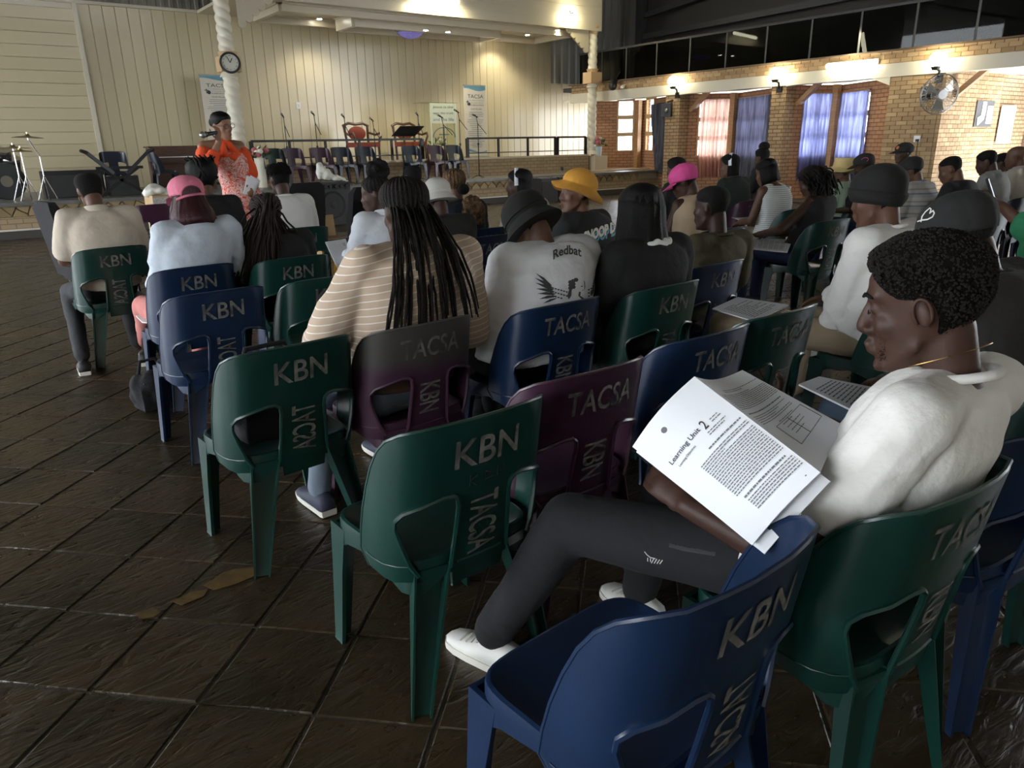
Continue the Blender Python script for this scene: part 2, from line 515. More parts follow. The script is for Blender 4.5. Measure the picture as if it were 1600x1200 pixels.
# ---- stage
st = struct(MB().box((6.0, (YF + YB + .6) / 2, ZS / 2 - .02), (26, YB + .6 - YF - .16, ZS - .02)).build('stage_platform', 'stone_mortar'))
st.name = 'floor_stage'
MB().box((6, YF + 2.0, ZS - .012), (26, 4.3, .05)).build('stage_top', 'stage_tile', st)
MB().box((6, YF + .02, ZS - .03), (26, .06, .06)).build('nosing', 'stage_tile', st)
MB().box((6, YF + .03, .075), (26, .1, .15)).build('plinth', 'roof_dark', st)
MB().box((6, YF + .0, .155), (26, .06, .03)).build('base_strip', 'white_line', st)
me = quad_uv(MB().box((6, YF + .04, .27), (26, .08, .2)).mesh('brick_course'), wall_uv); ob('brick_course', me, 'brick_stage', st)
# crazy paving on the stage front
def clip(poly, a, b):                     # keep the side of poly nearer to a than to b
    m = (a + b) / 2; n = b - a; out = []
    for i in range(len(poly)):
        p, q = poly[i], poly[(i + 1) % len(poly)]
        dp, dq = (p - m).dot(n), (q - m).dot(n)
        if dp <= 0: out.append(p)
        if dp * dq < 0: out.append(p + (q - p) * (dp / (dp - dq)))
    return out
rng = random.Random(11); seeds = []
x = -2.0
while x < XR:
    seeds.append(V((x + rng.uniform(-.03, .03), .37 + rng.uniform(.02, .08)))); seeds.append(V((x + .11 + rng.uniform(-.04, .04), .37 + rng.uniform(.12, .2)))); x += .24
for a in seeds:
    poly = [V((-2.2, .372)), V((XR, .372)), V((XR, .575)), V((-2.2, .575))]
    for b in seeds:
        if b is not a and abs(b.x - a.x) < .9: poly = clip(poly, a, b)
        if len(poly) < 3: break
    if len(poly) < 3: continue
    c = sum(poly, V((0, 0))) / len(poly)
    poly = [p + (c - p).normalized() * min(.010, (c - p).length * .4) for p in poly]
    d = rng.uniform(.0, .012)
    mb = MB().loft([[(p.x, YF + .085, p.y) for p in poly], [(p.x, YF + .012 - d, p.y) for p in poly], [((p.x - c.x) * .9 + c.x, YF + .004 - d, (p.y - c.y) * .9 + c.y) for p in poly]])
    mb.build('stone', 'stone_piece', st)

# parapet of the upper stage with its rail
PX0, PX1, ZP = 5.2, 15.4, 1.05
par = struct(ob('wall_parapet', quad_uv(MB().box(((PX0 + PX1) / 2, YP + .11, (ZS + ZP) / 2), (PX1 - PX0, .22, ZP - ZS)).mesh('p'), wall_uv), 'brick_stage'))
MB().box(((PX0 + PX1) / 2, YP + .1, ZP + .02), (PX1 - PX0 + .06, .28, .05)).build('coping', 'stage_cap', par)
MB().box(((PX0 + PX1) / 2, (YP + YB) / 2 + .1, ZP - .03), (PX1 - PX0, YB - YP - .1, .06)).build('upper_floor', 'stage_tile', par)
# stage right-hand ledge lit from the window
me = MB().box(((PX1 + XR) / 2 + 1.5, YP + .6, ZS + .02), (XR - PX1 + 3, 2.6, .05)).build('ledge', 'stage_cap', st)

# back wall: vertical boards right of the corner trim, long horizontal boards left of it
XT, ZW = 2.94, 4.47
wb = struct(MB().box((6.5, YB + .12, ZW / 2), (25, .1, ZW)).build('wall_stage', 'cream_paint'))
pw = .25
bm_ = MB().loft([[(-.123, 0, 0), (-.115, -.012, 0), (.115, -.012, 0), (.123, 0, 0)], [(-.123, 0, 1), (-.115, -.012, 1), (.115, -.012, 1), (.123, 0, 1)]])
pm = bm_.mesh('board')
n = 0; x = XT + .16
while x < 18.4:
    o = ob('board', pm, 'pvc_panel', wb); o.location = (x, YB + .06, ZS); o.scale = (1, 1, ZW - ZS); x += pw
hm = MB().loft([[(0, 0, -.123), (0, -.012, -.115), (0, -.012, .115), (0, 0, .123)], [(1, 0, -.123), (1, -.012, -.115), (1, -.012, .115), (1, 0, .123)]]).mesh('long_board')
z = ZS + .125
while z < ZW:
    o = ob('long_board', hm, 'pvc_panel', wb); o.location = (-6, YB + .05, z); o.scale = (XT + 5.97, 1, 1); z += pw
MB().box((XT, YB + .03, (ZS + ZW) / 2), (.09, .06, ZW - ZS)).build('corner_strip', 'cream_paint', wb)
MB().box((3.2, YB + .02, ZW + .02), (24, .1, .06)).build('top_strip', 'cream_paint', wb)
# dark sheeting above
def corrug(x0, x1, y, z0, z1, step=.19, amp=.03):
    mb = MB(); a = []; b = []; x = x0; k = 0
    while x < x1:
        yy = y + (amp if k % 4 in (1, 2) else 0); a.append((x, yy, z0)); b.append((x, yy, z1)); x += step / 4 * (1.6 if k % 2 else .4); k += 1
    return mb.loft([a, b], close=False)
up = struct(corrug(-6, 26, YB + .2, ZW - .1, 9).build('wall_stage_upper', 'corrugated'))

# ---- canopy over the stage
FZ0 = AY(620, 16, YP).z; FZ1 = AY(938, 5, YP).z
FX0, FX1 = AY(372, 0, YP).x - .15, AY(938, 20, YP).x
can = struct(MB().box(((FX0 + FX1) / 2, YP, (FZ0 + FZ1 + 1.2) / 2), (FX1 - FX0, .12, FZ1 + 1.2 - FZ0)).build('ceiling_canopy', 'cream_gloss'))
can_z = ZW - .02
MB().box(((FX0 + FX1) / 2, (YP + YB) / 2 + .02, can_z + .03), (FX1 - FX0 - .1, YB - YP, .06)).build('soffit', 'cream_gloss', can)
for k in range(8):
    MB().box(((FX0 + FX1) / 2, YP - .065, FZ0 + .06 + k * .2), (FX1 - FX0, .012, .188)).build('fascia_board', 'cream_gloss', can)
# dropped boxes of the stage ceiling
for (a, b, d) in (((425, 20), (880, 56), .0), ((540, 40), (850, 62), .0)):
    pass
def coffer(x0, x1, y0, y1, zt, zb, name='ceiling_box'):
    w_ = .12; mb = MB()
    for (ax, ay, bx, by) in ((x0, y0, x1, y0), (x1, y0, x1, y1), (x1, y1, x0, y1), (x0, y1, x0, y0)):
        mb.bar((ax, ay, (zt + zb) / 2), (bx, by, (zt + zb) / 2), w_, zt - zb)
        mb.bar((ax, ay, zt - .03), (bx, by, zt - .03), w_ * 1.9, .05)
    return mb.build(name, 'cream_gloss', can)
xa, xb = AY(430, 25, 17.6).x, AY(880, 50, 17.6).x
coffer(xa, xb, 17.2, 18.9, can_z + .02, can_z - .17)
coffer(AY(545, 45, 17.9).x, AY(770, 55, 17.9).x, 17.6, 18.5, can_z + .02, can_z - .30)
# scalloped brackets
def scallop(x0, x1, z0, z1, y, name):
    # fan of rounded lobes between the column head (x0, z0) and the fascia (x1, z1)
    n = 5; pts = [(x0, z1), (x0, z0)]
    for k in range(n):
        ax, az = x0 + (x1 - x0) * k / n, z0 + (z1 - z0) * k / n; bx, bz = x0 + (x1 - x0) * (k + 1) / n, z0 + (z1 - z0) * (k + 1) / n
        cx, cz = (ax + bx) / 2, (az + bz) / 2; r = sqrt((bx - ax) ** 2 + (bz - az) ** 2) / 2; t0 = atan2(az - cz, ax - cx)
        sgn = 1 if x1 > x0 else -1
        for q in range(1, 7): pts.append((cx + r * cos(t0 + sgn * pi * q / 6), cz + r * sin(t0 + sgn * pi * q / 6)))
    M_ = Matrix(((1, 0, 0, 0), (0, 0, 1, y), (0, 1, 0, 0), (0, 0, 0, 1)))
    mb = sheet(pts, [], lambda u, v, k: V((u, y + .02 + .04 * k, v)), .15)
    return mb.build(name, 'cream_gloss', can)
c1 = AY(372, 215, YP + .1); c2 = AY(924, 226, YP + .1)
scallop(AY(374, 40, YP).x, AY(425, 0, YP).x, AY(374, 40, YP).z, FZ0 + .02, YP + .02, 'bracket')
scallop(AY(921, 80, YP).x, AY(888, 42, YP).x, AY(921, 80, YP).z, FZ0 + .02, YP + .02, 'bracket')

# ---- right wall with pillars, beam and gallery
BZ0, BZ1, GZ = 2.60, 2.86, 3.10
YN = 2.5                                     # near end of the right wall (out of view)
wr = sthing('wall_right', (XR, 8, 0))
def brickbox(c, size, name, parent, m='brick_yellow'):
    p = MB().box(c, size)
    lw = parent.get('_o') if parent is not None else None
    if lw is not None: p.v = [(q[0] - lw[0], q[1] - lw[1], q[2] - lw[2]) for q in p.v]
    return ob(name, quad_uv(p.mesh(name), wall_uv), m, parent)
P1, P2, P3 = (14.08, 14.58), (10.86, 11.26), (7.31, 8.41)
brickbox((XR + .35, (P1[0] + P1[1]) / 2, BZ0 / 2), (.7, P1[1] - P1[0], BZ0), 'pillar', wr)
brickbox((XR + .35, (P2[0] + P2[1]) / 2, BZ0 / 2), (.7, P2[1] - P2[0], BZ0), 'pillar', wr)
brickbox((XR + .40, (P3[0] + P3[1]) / 2 + .01, BZ0 / 2), (.74, P3[1] - P3[0] - .03, BZ0), 'pillar', wr)
MB().box((XR + .1, (YN + 18.5) / 2, (BZ0 + BZ1) / 2), (.3, 18.5 - YN, BZ1 - BZ0)).build('beam', 'cream_paint', wr)
brickbox((XR + .13, (YN + 18.5) / 2, (BZ1 + GZ) / 2), (.24, 18.5 - YN, GZ - BZ1), 'band', wr)
MB().box((XR + 1.75, (YN + 19) / 2, GZ - .1), (3.3, 19 - YN, .12)).build('gallery_deck', 'roof_dark', wr)
MB().box((XR + 1.6, (YN + 19) / 2, BZ0 + .10), (3.0, 19 - YN, .06)).build('alcove_soffit', 'ceiling_white', wr)
# beam haunches and timber braces at the pillars
for (yc, s_) in ((P1[0], -1), (P2[0], -1), (P3[1], 1), (P3[0], -1)):
    MB().loft([[(XR - .04, yc, BZ0 + .01), (XR - .04, yc + s_ * .42, BZ0 + .01), (XR - .04, yc + s_ * .0, BZ0 - .16 if s_ > 0 else BZ0 - .02)],
               [(XR + .2, yc, BZ0 + .01), (XR + .2, yc + s_ * .42, BZ0 + .01), (XR + .2, yc, BZ0 - .16 if s_ > 0 else BZ0 - .02)]]).build('haunch', 'cream_paint', wr)
for y_ in (P1[0], P2[0], P3[0]):
    MB().bar((XR + .45, y_ - .02, BZ0 - .42), (XR + .45, y_ - .55, BZ0 + .05), .14, .1).build('brace', 'timber', wr)
# individual bricks of the nearest pillar face, the alcove wall beside it and the band below the glass
bw, bh, mj = .232, .0865, .009
bmesh_full = MB().box((0, 0, 0), (bw - mj, .03, bh - mj)).mesh('brick')
bmesh_half = MB().box((0, 0, 0), (bw / 2 - mj, .03, bh - mj)).mesh('brick')
def lay(parent, p0, du, L, z0, z1, limit=300):
    """bricks on the face starting at p0 running along du (unit) for L metres; returns how many were laid"""
    nrm = V((-du.y, du.x, 0)); rz = atan2(du.y, du.x); n = 0; row = 0; off = V(parent.get('_o') or (0, 0, 0))
    z = z0 + bh / 2
    while z < z1 - bh * .4:
        u = 0.0; first = row % 2 == 1
        while u < L - .02:
            half = first or (L - u) < bw * .8
            w_ = min(bw / 2 if half else bw, L - u)
            o = ob('brick', bmesh_half if half else bmesh_full, 'brick_piece', parent)
            o.location = V(p0) + du * (u + w_ / 2) + V((0, 0, z)) - off
            o.rotation_euler = (0, 0, rz)
            if half and w_ < bw / 2 - .001: o.scale = ((w_ - mj) / (bw / 2 - mj), 1, 1)
            u += w_; first = False; n += 1
        row += 1; z += bh
    return n
pil = sthing('wall_pillar', (XR, P3[0], 0))
brickbox((XR + .03, (P3[0] + P3[1]) / 2, BZ0 / 2), (.05, P3[1] - P3[0] - .02, BZ0), 'mortar_bed', pil)
lay(pil, (XR + .0, P3[1], .606), V((0, -1, 0)), P3[1] - P3[0], 0, BZ0 - .606)
side = sthing('wall_alcove', (XR, P3[0], 0))
brickbox((XR + 2.2, P3[0] + .03, BZ0 / 2 + .05), (4.4, .04, BZ0 + .1), 'mortar_bed', side)
lay(side, (XR, P3[0] + .0, .606), V((1, 0, 0)), 2.7, 0, BZ0 - .55)
band = sthing('wall_gallery', (XR, 8, 0))
lay(band, (XR + .0, 17.3, BZ1 + .01), V((0, -1, 0)), 13.5, 0, GZ - BZ1)
MB().box((XR + .03, 11, GZ + .01), (.3, 15, .03)).build('coping', 'mortar', band)

# bays with windows: a near-square facet, a timber post, and a slanting facet
def facet(a, b, z0, z1, holes, name, m='brick_red', parent=None):
    a, b = V(a), V(b); d = (b - a); L = d.length; d.normalize(); nn = V((-d.y, d.x))
    off = V(parent.get('_o'))
    mb = sheet([(0, z0), (L, z0), (L, z1), (0, z1)], [[(h[0], h[2]), (h[1], h[2]), (h[1], h[3]), (h[0], h[3])] for h in holes],
               lambda u, v, k: V((a.x + d.x * u + nn.x * .18 * k, a.y + d.y * u + nn.y * .18 * k, v)) - off, .6)
    o = ob(name, quad_uv(mb.mesh(name), wall_uv), m, parent)
    return d, nn, L
wn = [0]
def window(a, d, nn, h, rows, cols, parent=None):
    """frame and panes filling the hole h of a facet"""
    wn[0] += 1
    c = V((a[0] + d.x * (h[0] + h[1]) / 2, a[1] + d.y * (h[0] + h[1]) / 2, h[2]))
    t = sthing('window_%d' % wn[0], c)
    f = MB(); P = lambda u, v, k=.0: V((a[0] + d.x * u + nn.x * (.06 + k), a[1] + d.y * u + nn.y * (.06 + k), v))
    w_ = .055
    for u in (h[0] + w_ / 2, h[1] - w_ / 2): f.bar(P(u, h[2]), P(u, h[3]), .06, w_, (nn.x, nn.y, 0))
    for r in range(rows + 1):
        v = h[2] + (h[3] - h[2]) * r / rows; f.bar(P(h[0], v), P(h[1], v), .06, w_ * (2.2 if 0 < r < rows else 1.3))
    for c_ in range(1, cols):
        u = h[0] + (h[1] - h[0]) * c_ / cols; f.bar(P(u, h[2]), P(u, h[3]), .05, .05, (nn.x, nn.y, 0))
    f.build('window_frame', 'window_frame', t)
    for r in range(rows):
        for c_ in range(cols):
            u0, u1 = h[0] + (h[1] - h[0]) * c_ / cols, h[0] + (h[1] - h[0]) * (c_ + 1) / cols
            v0, v1 = h[2] + (h[3] - h[2]) * r / rows, h[2] + (h[3] - h[2]) * (r + 1) / rows
            MB().loft([[P(u0, v0), P(u1, v0), P(u1, v1), P(u0, v1)], [P(u0, v0, .006), P(u1, v0, .006), P(u1, v1, .006), P(u0, v1, .006)]]).build('pane', 'pane_clear', t)
cloth_trans('curtain_grey', (.15, .15, .19), (.42, .47, .90), .7, 3.0)
cloth_trans('curtain_dark', (.17, .17, .20), (.12, .12, .20), .45, 3.0)
cloth_trans('curtain_pink', (.50, .32, .27), (.92, .62, .52), .72, 1.2)
def curtain(p0, p1, z0, z1, m, label, folds=9, amp=.05, gather=None):
    p0, p1 = V(p0), V(p1); d = p1 - p0; L = d.length; d.normalize(); nn = V((-d.y, d.x))
    t = thing('curtain', label, 'curtain', (p0.x, p0.y, z0), world=True, group='curtains at the right-hand windows')
    rows = 10; cols = folds * 8; rings = []
    for r in range(rows + 1):
        v = r / rows; ring = []
        for c_ in range(cols + 1):
            u = c_ / cols; k = 1.0
            if gather: k = 1 - (1 - gather) * (1 - v) ** 1.5
            uu = L * (u * k + (1 - k))
            q = amp * sin(u * folds * 2 * pi + .6 * sin(v * 4)) * (.5 + .5 * (1 - v)) + .02 * noise.noise(V((u * 7, v * 5, 3)))
            ring.append((p0.x + d.x * uu + nn.x * q, p0.y + d.y * uu + nn.y * q, z0 + (z1 - z0) * v))
        rings.append(ring)
    MB().loft(rings, close=False).build('drape', m, t, smooth='all')
    MB().tube([(p0.x, p0.y, z1 + .02), (p1.x, p1.y, z1 + .02)], .014, 8).build('rod', 'timber', t, smooth=True)
def rx(px, X): d = ray(px, 195); return X * d[1] / d[0]       # Y where the view ray of a pixel column crosses X
XA = 17.6
zt, zb = 2.62, -.1
# bay by the stage
ap1 = (XA, rx(1004, XA)); st1 = (XR + .3, 17.9); en1 = (XR + .4, P1[1] - .02)
d, nn, L = facet(st1, ap1, zb, zt, [], 'bay_wall', 'brick_red', wr) if False else (None, None, None)
def bay(s_, ap, e_, wins1, wins2, z0=.95, z1=2.46):
    a1 = V(s_); b1 = V(ap); d1 = (b1 - a1); L1 = d1.length
    h1 = [(L1 * u0, L1 * u1, w0, w1) for (u0, u1, w0, w1) in wins1]
    d, nn, L = facet(s_, ap, zb, zt, h1, 'bay_wall', 'brick_red', wr)
    for h in h1: window(s_, d, nn, h, 3, 1 if h[1] - h[0] < .7 else 2)
    L2 = (V(e_) - b1).length
    h2 = [(L2 * u0, L2 * u1, w0, w1) for (u0, u1, w0, w1) in wins2]
    d, nn, L = facet(ap, e_, zb, zt, h2, 'bay_wall', 'brick_red', wr)
    for h in h2: window(ap, d, nn, h, 3, 1 if h[1] - h[0] < .7 else 2)
    MB().box((ap[0] - .22, ap[1] - .02, zt / 2), (.15, .15, zt)).build('post', 'timber', wr)
wz0, wz1 = AY(975, 236, 17.7).z, AY(975, 158, 17.7).z
bay(st1, ap1, en1, [(.50, .84, wz0, wz1)], [(.06, .34, wz0, wz1)])
ap2 = (XA, rx(1151, XA)); bay((XR + .4, P1[0]), ap2, (XR + .4, P2[1]), [(.18, .92, 1.0, 2.44)], [(.08, .80, 1.0, 2.44)])
ap3 = (XA, rx(1308, XA)); bay((XR + .4, P2[0]), ap3, (XR + .4, P3[1]), [(.18, .92, 1.0, 2.42)], [(.08, .55, 1.0, 2.42)])
def along(a, b, t, inset=.10):
    a, b = V(a), V(b); d = (b - a).normalized(); nn = V((-d.y, d.x)); c = a + (b - a) * t
    return c - nn * inset
def cur(a, b, t0, t1, z0, z1, m, label, **k): curtain(along(a, b, t0), along(a, b, t1), z0, z1, m, label, **k)
cur(ap1, en1, .36, .98, .55, 2.46, 'curtain_dark', 'gathered grey curtain beside the bare window nearest the stage', folds=5, gather=.7)
cur((XR + .4, P1[0]), ap2, .22, .93, .45, 2.46, 'curtain_pink', 'sheer pink curtain glowing in the window')
cur(ap2, (XR + .4, P2[1]), .07, .97, .45, 2.46, 'curtain_dark', 'dark grey patterned curtain right of the pink curtain', folds=11)
cur((XR + .4, P2[0]), ap3, .15, .92, .45, 2.42, 'curtain_grey', 'blue backlit curtain left of the timber post near the fan', folds=10)
cur(ap3, (XR + .4, P3[1]), .08, .60, .45, 2.42, 'curtain_grey', 'blue backlit curtain right of the timber post near the fan', folds=8)
# gallery glass
gal = sthing('gallery_balustrade', (XR + .05, 8, GZ)); gal['kind'] = 'structure'; gal.name = 'trim_1'
ZG1 = 3.98
ys = [18.2, 17.2]
y = 16.2
while y > YN: ys.append(y); y -= 1.16
for k in range(len(ys) - 1):
    MB().box((XR + .06, (ys[k] + ys[k + 1]) / 2, (GZ + ZG1) / 2), (.012, abs(ys[k] - ys[k + 1]) - .05, ZG1 - GZ - .06)).build('glass_pane', 'pane_dark', gal)
for y in ys: MB().box((XR + .08, y, (GZ + ZG1) / 2), (.045, .045, ZG1 - GZ)).build('baluster', mat('baluster', (.07, .07, .065), .5), gal)
MB().box((XR + .08, (ys[0] + ys[-1]) / 2, ZG1), (.07, ys[0] - ys[-1], .05)).build('handrail', 'steel_dark', gal)
# gallery back wall, end sheeting, roof and steel
gb = struct(MB().box((XR + 3.4, 10, 5.3), (.1, 20, 4.6)).build('wall_gallery_back', 'roof_dark'))
ge = struct(corrug(15.7, 23, YB - .6, 3.2, 8, .3, .05).build('wall_gallery_end', 'corrugated'))
rf = struct(MB().loft([[(-9, -7, 6.4), (8, -7, 8.2), (26, -7, 6.2)], [(-9, 22, 6.4), (8, 22, 8.2), (26, 22, 6.2)]], close=False).build('ceiling', 'roof_dark'))
for y in (4.0, 8.5, 13.0):
    MB().tube([(-8, y, 6.2), (8, y, 7.9), (24, y, 6.0)], .07, 6).build('rafter', 'steel_dark', rf)
    MB().tube([(-8, y, 5.6), (24, y, 5.4)], .06, 6).build('tie', 'steel_dark', rf)
MB().box((XR + 2.6, YB - 1.4, 5), (.26, .26, 5)).build('column_steel', 'steel_dark', rf)
for (a, b) in (((XR + 2.6, YB - 1.4, 5.2), (XR + 3.2, 12, 6.0)), ((XR + 2.6, YB - 1.4, 4.6), (XR + 3.2, 8, 4.9))):
    MB().bar(a, b, .12, .16).build('purlin', 'steel_dark', rf)
# side alcove beyond the frame: unseen outer wall, lengthened to cut the daylight
wa = struct(MB().box((XR + 4.4, 3.9, 1.3), (.15, 6.8, 2.7)).build('wall_alcove_unseen', 'brick_red'))
# left side of the hall: piers between wide open doors
lw = sthing('wall_left', (-8, 6, 0))
for y in (-2.2, 3.2, 8.6, 14.0): MB().box((-8, y, 1.8), (.4, 1.1, 3.6)).build('pier', 'brick_yellow', lw)
MB().box((-8, 6, 5.0), (.4, 20, 3.0)).build('upper_wall', 'cream_paint', lw)
wk = struct(MB().box((4.6, -3.4, 3.5), (26, .3, 7.2)).build('wall_back', 'cream_paint'))
gr = struct(MB().box((-20, 6, -.12), (24, 40, .1)).build('floor_outside', mat('paving', (.35, .33, .30), .9)))
gr2 = struct(MB().box((33, 8, -.12), (24, 40, .1)).build('floor_outside_right', 'paving'))
# ================================================================== PLASTIC CHAIRS
def plastic(name, c):
    m = mat(name, c, .30, spec=.5, var=.25, vscale=5, bump=.03, bscale=120)
    return m
plastic('plastic_green', (.006, .042, .033)); plastic('plastic_blue', (.008, .024, .068)); plastic('plastic_purple', (.055, .019, .043))
plastic('plastic_navy', (.008, .014, .032)); plastic('plastic_grey', (.12, .12, .13))
def faded_plastic():
    m = bpy.data.materials.new('plastic_faded'); m.use_nodes = True; nt = m.node_tree; b = nt.nodes['Principled BSDF']; b.inputs['Roughness'].default_value = .5
    tc = nt.nodes.new('ShaderNodeTexCoord'); sp = nt.nodes.new('ShaderNodeSeparateXYZ'); n = nt.nodes.new('ShaderNodeTexNoise'); n.inputs['Scale'].default_value = 7
    nt.links.new(tc.outputs['Object'], sp.inputs[0]); nt.links.new(tc.outputs['Object'], n.inputs[0])
    a = nt.nodes.new('ShaderNodeMath'); a.operation = 'MULTIPLY_ADD'; a.inputs[1].default_value = .08; nt.links.new(n.outputs['Fac'], a.inputs[0]); nt.links.new(sp.outputs['Z'], a.inputs[2])
    r = nt.nodes.new('ShaderNodeValToRGB'); r.color_ramp.elements[0].position = .66; r.color_ramp.elements[0].color = (.055, .019, .043, 1); r.color_ramp.elements[1].position = .72; r.color_ramp.elements[1].color = (.062, .058, .056, 1)
    nt.links.new(a.outputs[0], r.inputs[0]); nt.links.new(r.outputs[0], b.inputs['Base Color']); MATS['plastic_faded'] = m
faded_plastic()
mat('stencil', (.20, .195, .185), .75, var=.5, vscale=26, col2=(.07, .07, .068))
mat('stencil_dark', (.20, .185, .16), .7, var=.45, vscale=22, col2=(.07, .065, .06))
mat('scratch', (.01, .012, .012), .8)
CH = .81                                           # chair height
W0, RC, DEP = .130, .112, .235                     # flat half width, corner radius, rear plane of the backrest
def shell(s, z, k=0.0):
    """point of the backrest skin: s across (arc length), z height, k outwards offset"""
    sg = 1 if s >= 0 else -1; a = abs(s); rec = (z - .42) * .17
    if a <= W0: x, y, n = a, -DEP + .16 * (a / W0) ** 2 * .08, V((0, -1))
    elif a <= W0 + RC * pi / 2:
        t = (a - W0) / RC; x, y, n = W0 + RC * sin(t), -DEP + .0128 + RC * (1 - cos(t)), V((sin(t), -cos(t)))
    else: x, y, n = W0 + RC, -DEP + .0128 + RC + (a - W0 - RC * pi / 2), V((1, 0))
    nr = 1 - .03 * max(0, (z - .55) / .25)             # slightly narrower at the top
    return V((sg * (x * nr + n.x * k), y - rec + n.y * k, z))
def shell_n(s, z): return (shell(s, z, .01) - shell(s, z, 0)).normalized()
def back_outline():
    pts = []
    # right half from bottom centre going round, mirrored
    half = [(.078, .335), (.082, .375), (.17, .372), (.235, .375), (.335, .392), (.380, .425), (.380, .48), (.372, .55), (.358, .62), (.338, .685), (.312, .735), (.280, .770), (.24, .792), (.185, .804), (.11, .809), (.05, .81)]
    pts = half + [(-x, z) for x, z in reversed(half)]
    return pts
def cut(sg):
    c = [(.090, .405), (.082, .50), (.078, .575), (.082, .600), (.096, .612), (.12, .613), (.175, .600), (.220, .582), (.238, .560), (.238, .535), (.222, .49), (.198, .43), (.186, .405)]
    return [(sg * x, z) for x, z in c]
_hol = [cut(1), cut(-1)]
CHM = {}
def chair_meshes():
    th = .0055
    sh = sheet(back_outline(), _hol, lambda u, v, k: shell(u, v, -th * k), .032)
    for sg in (1, -1):          # raised rim round each opening, running down into the leg
        c = cut(sg); c = c + [(c[0])]
        pts = [shell(s, z, .002) for s, z in cut(sg)[1:-1]]
        pts = [shell(sg * .090, .395, .002)] + pts + [shell(sg * .176, .395, .002)]
        sm = []
        for i in range(len(pts) - 1):
            sm += [pts[i].lerp(pts[i + 1], t) for t in (0, .5)]
        sh.tube(sm + [pts[-1]], .0065, 6)
    # fold line across the centre slat and the outer skirt
    sh.tube([shell(s, .405, .001) for s in (-.07, -.035, 0, .035, .07)], .004, 5)
    for sg in (1, -1): sh.tube([shell(sg * s, .425 + .012 * (s - .2), .001) for s in (.19, .23, .27, .31, .35)], .0018, 5)
    sh.tube([shell(s, z, -th / 2) for s, z in back_outline()[4:-4]], .0052, 6)
    CHM['backrest'] = sh.mesh('backrest', smooth=45)
    # seat
    mb = MB(); N = 40; rings = []
    def ring(k, z, arch=0.0):
        out = []
        for j in range(N):
            a = 2 * pi * j / N; ca, sa = cos(a), sin(a); e = .36
            x = .216 * k * (abs(ca) ** e) * (1 if ca >= 0 else -1); y = .205 * k * (abs(sa) ** e) * (1 if sa >= 0 else -1)
            x *= 1 + .04 * (y / .2)
            corner = min(1, abs(ca * sa) * 2.4)
            out.append((x, y - .01, z - arch * corner))
        return out
    rings = [ring(.02, .420), ring(.45, .418), ring(.85, .424), ring(.955, .434), ring(.99, .431), ring(1.0, .418), ring(1.005, .385, .05), ring(.985, .383, .05), ring(.97, .41), ring(.02, .412)]
    CHM['seat'] = mb.loft(rings).mesh('seat', smooth=40)
    # front legs: angle section
    def fleg(sg):
        def sec(x, y, z, f, t=.012):
            # L with its corner outwards/forwards
            return [(x, y, z), (x - sg * f, y, z), (x - sg * f, y - t, z), (x - sg * t, y - t, z), (x - sg * t, y - f, z), (x, y - f, z)]
        return MB().loft([sec(sg * .219, .197, .40, .085), sec(sg * .225, .202, .25, .062), sec(sg * .236, .212, .006, .046), sec(sg * .238, .214, 0, .05)])
    def hollow_bleg(sg):
        # channel open to the rear: web set forward, two flanges
        top_i, top_o = shell(sg * .09, .40, .004), shell(sg * .186, .40, .004); rings = []
        for t in (-.02, .35, .7, .97, 1.0):
            z = .40 * (1 - t)
            i = top_i.lerp(V((sg * .192, -.262, 0)), t); o = top_o.lerp(V((sg * .24, -.238, 0)), t); i.z = o.z = z
            d = (o - i); d.normalize(); nrm = V((-d.y, d.x, 0))
            if nrm.y < 0: nrm = -nrm
            dep = .042 - .02 * t; th_ = .006
            rings.append([i, i + nrm * dep, o + nrm * dep, o, o - d * th_, o - d * th_ + nrm * (dep - th_), i + d * th_ + nrm * (dep - th_), i + d * th_])
        return MB().loft(rings)
    CHM['leg'] = [fleg(-1).mesh('leg', smooth=30), fleg(1).mesh('leg', smooth=30), hollow_bleg(-1).mesh('leg', smooth=30), hollow_bleg(1).mesh('leg', smooth=30)]
    # lettering
    def letters(s, kind, mirror=False):
        if kind == 'top':
            h = .076; w_ = .195 if len(s) == 3 else .262
            return text_on(MB(), s, lambda x, y: shell(x + .0, .722 + y, .0022), h, w_, .012)
        # running down the centre slat
        h = .088; w_ = .178 if len(s) == 5 else .125
        sg = -1 if mirror else 1
        zc = .505 if len(s) == 5 else .515
        return text_on(MB(), s, lambda x, y: shell(sg * y, zc - x, .0022), h, w_, .012)
    CHM['KBN'] = letters('KBN', 'top').mesh('lettering'); CHM['TACSA'] = letters('TACSA', 'top').mesh('lettering')
    CHM['vTACSA'] = letters('TACSA', 'down').mesh('lettering'); CHM['mTACSA'] = letters('TACSA', 'down', True).mesh('lettering'); CHM['vKBN'] = letters('KBN', 'down').mesh('lettering')
    # biro scribble KBN
    mb = MB(); 
    for seg in (((-.05, .655), (-.05, .625)), ((-.03, .652), (-.05, .640)), ((-.05, .640), (-.03, .622)), ((-.005, .655), (-.005, .630)), ((-.005, .655), (.015, .645)), ((.015, .645), (-.005, .640)), ((-.005, .631), (.02, .634)), ((.035, .655), (.035, .632)), ((.035, .655), (.055, .632)), ((.055, .655), (.055, .632))):
        (a, b), (c, d_) = seg; mb.tube([shell(a, b, .001), shell((a + c) / 2, (b + d_) / 2, .001), shell(c, d_, .001)], .0011, 4)
    CHM['scribble'] = mb.mesh('scribble')
chair_meshes()
CHAIRS = []
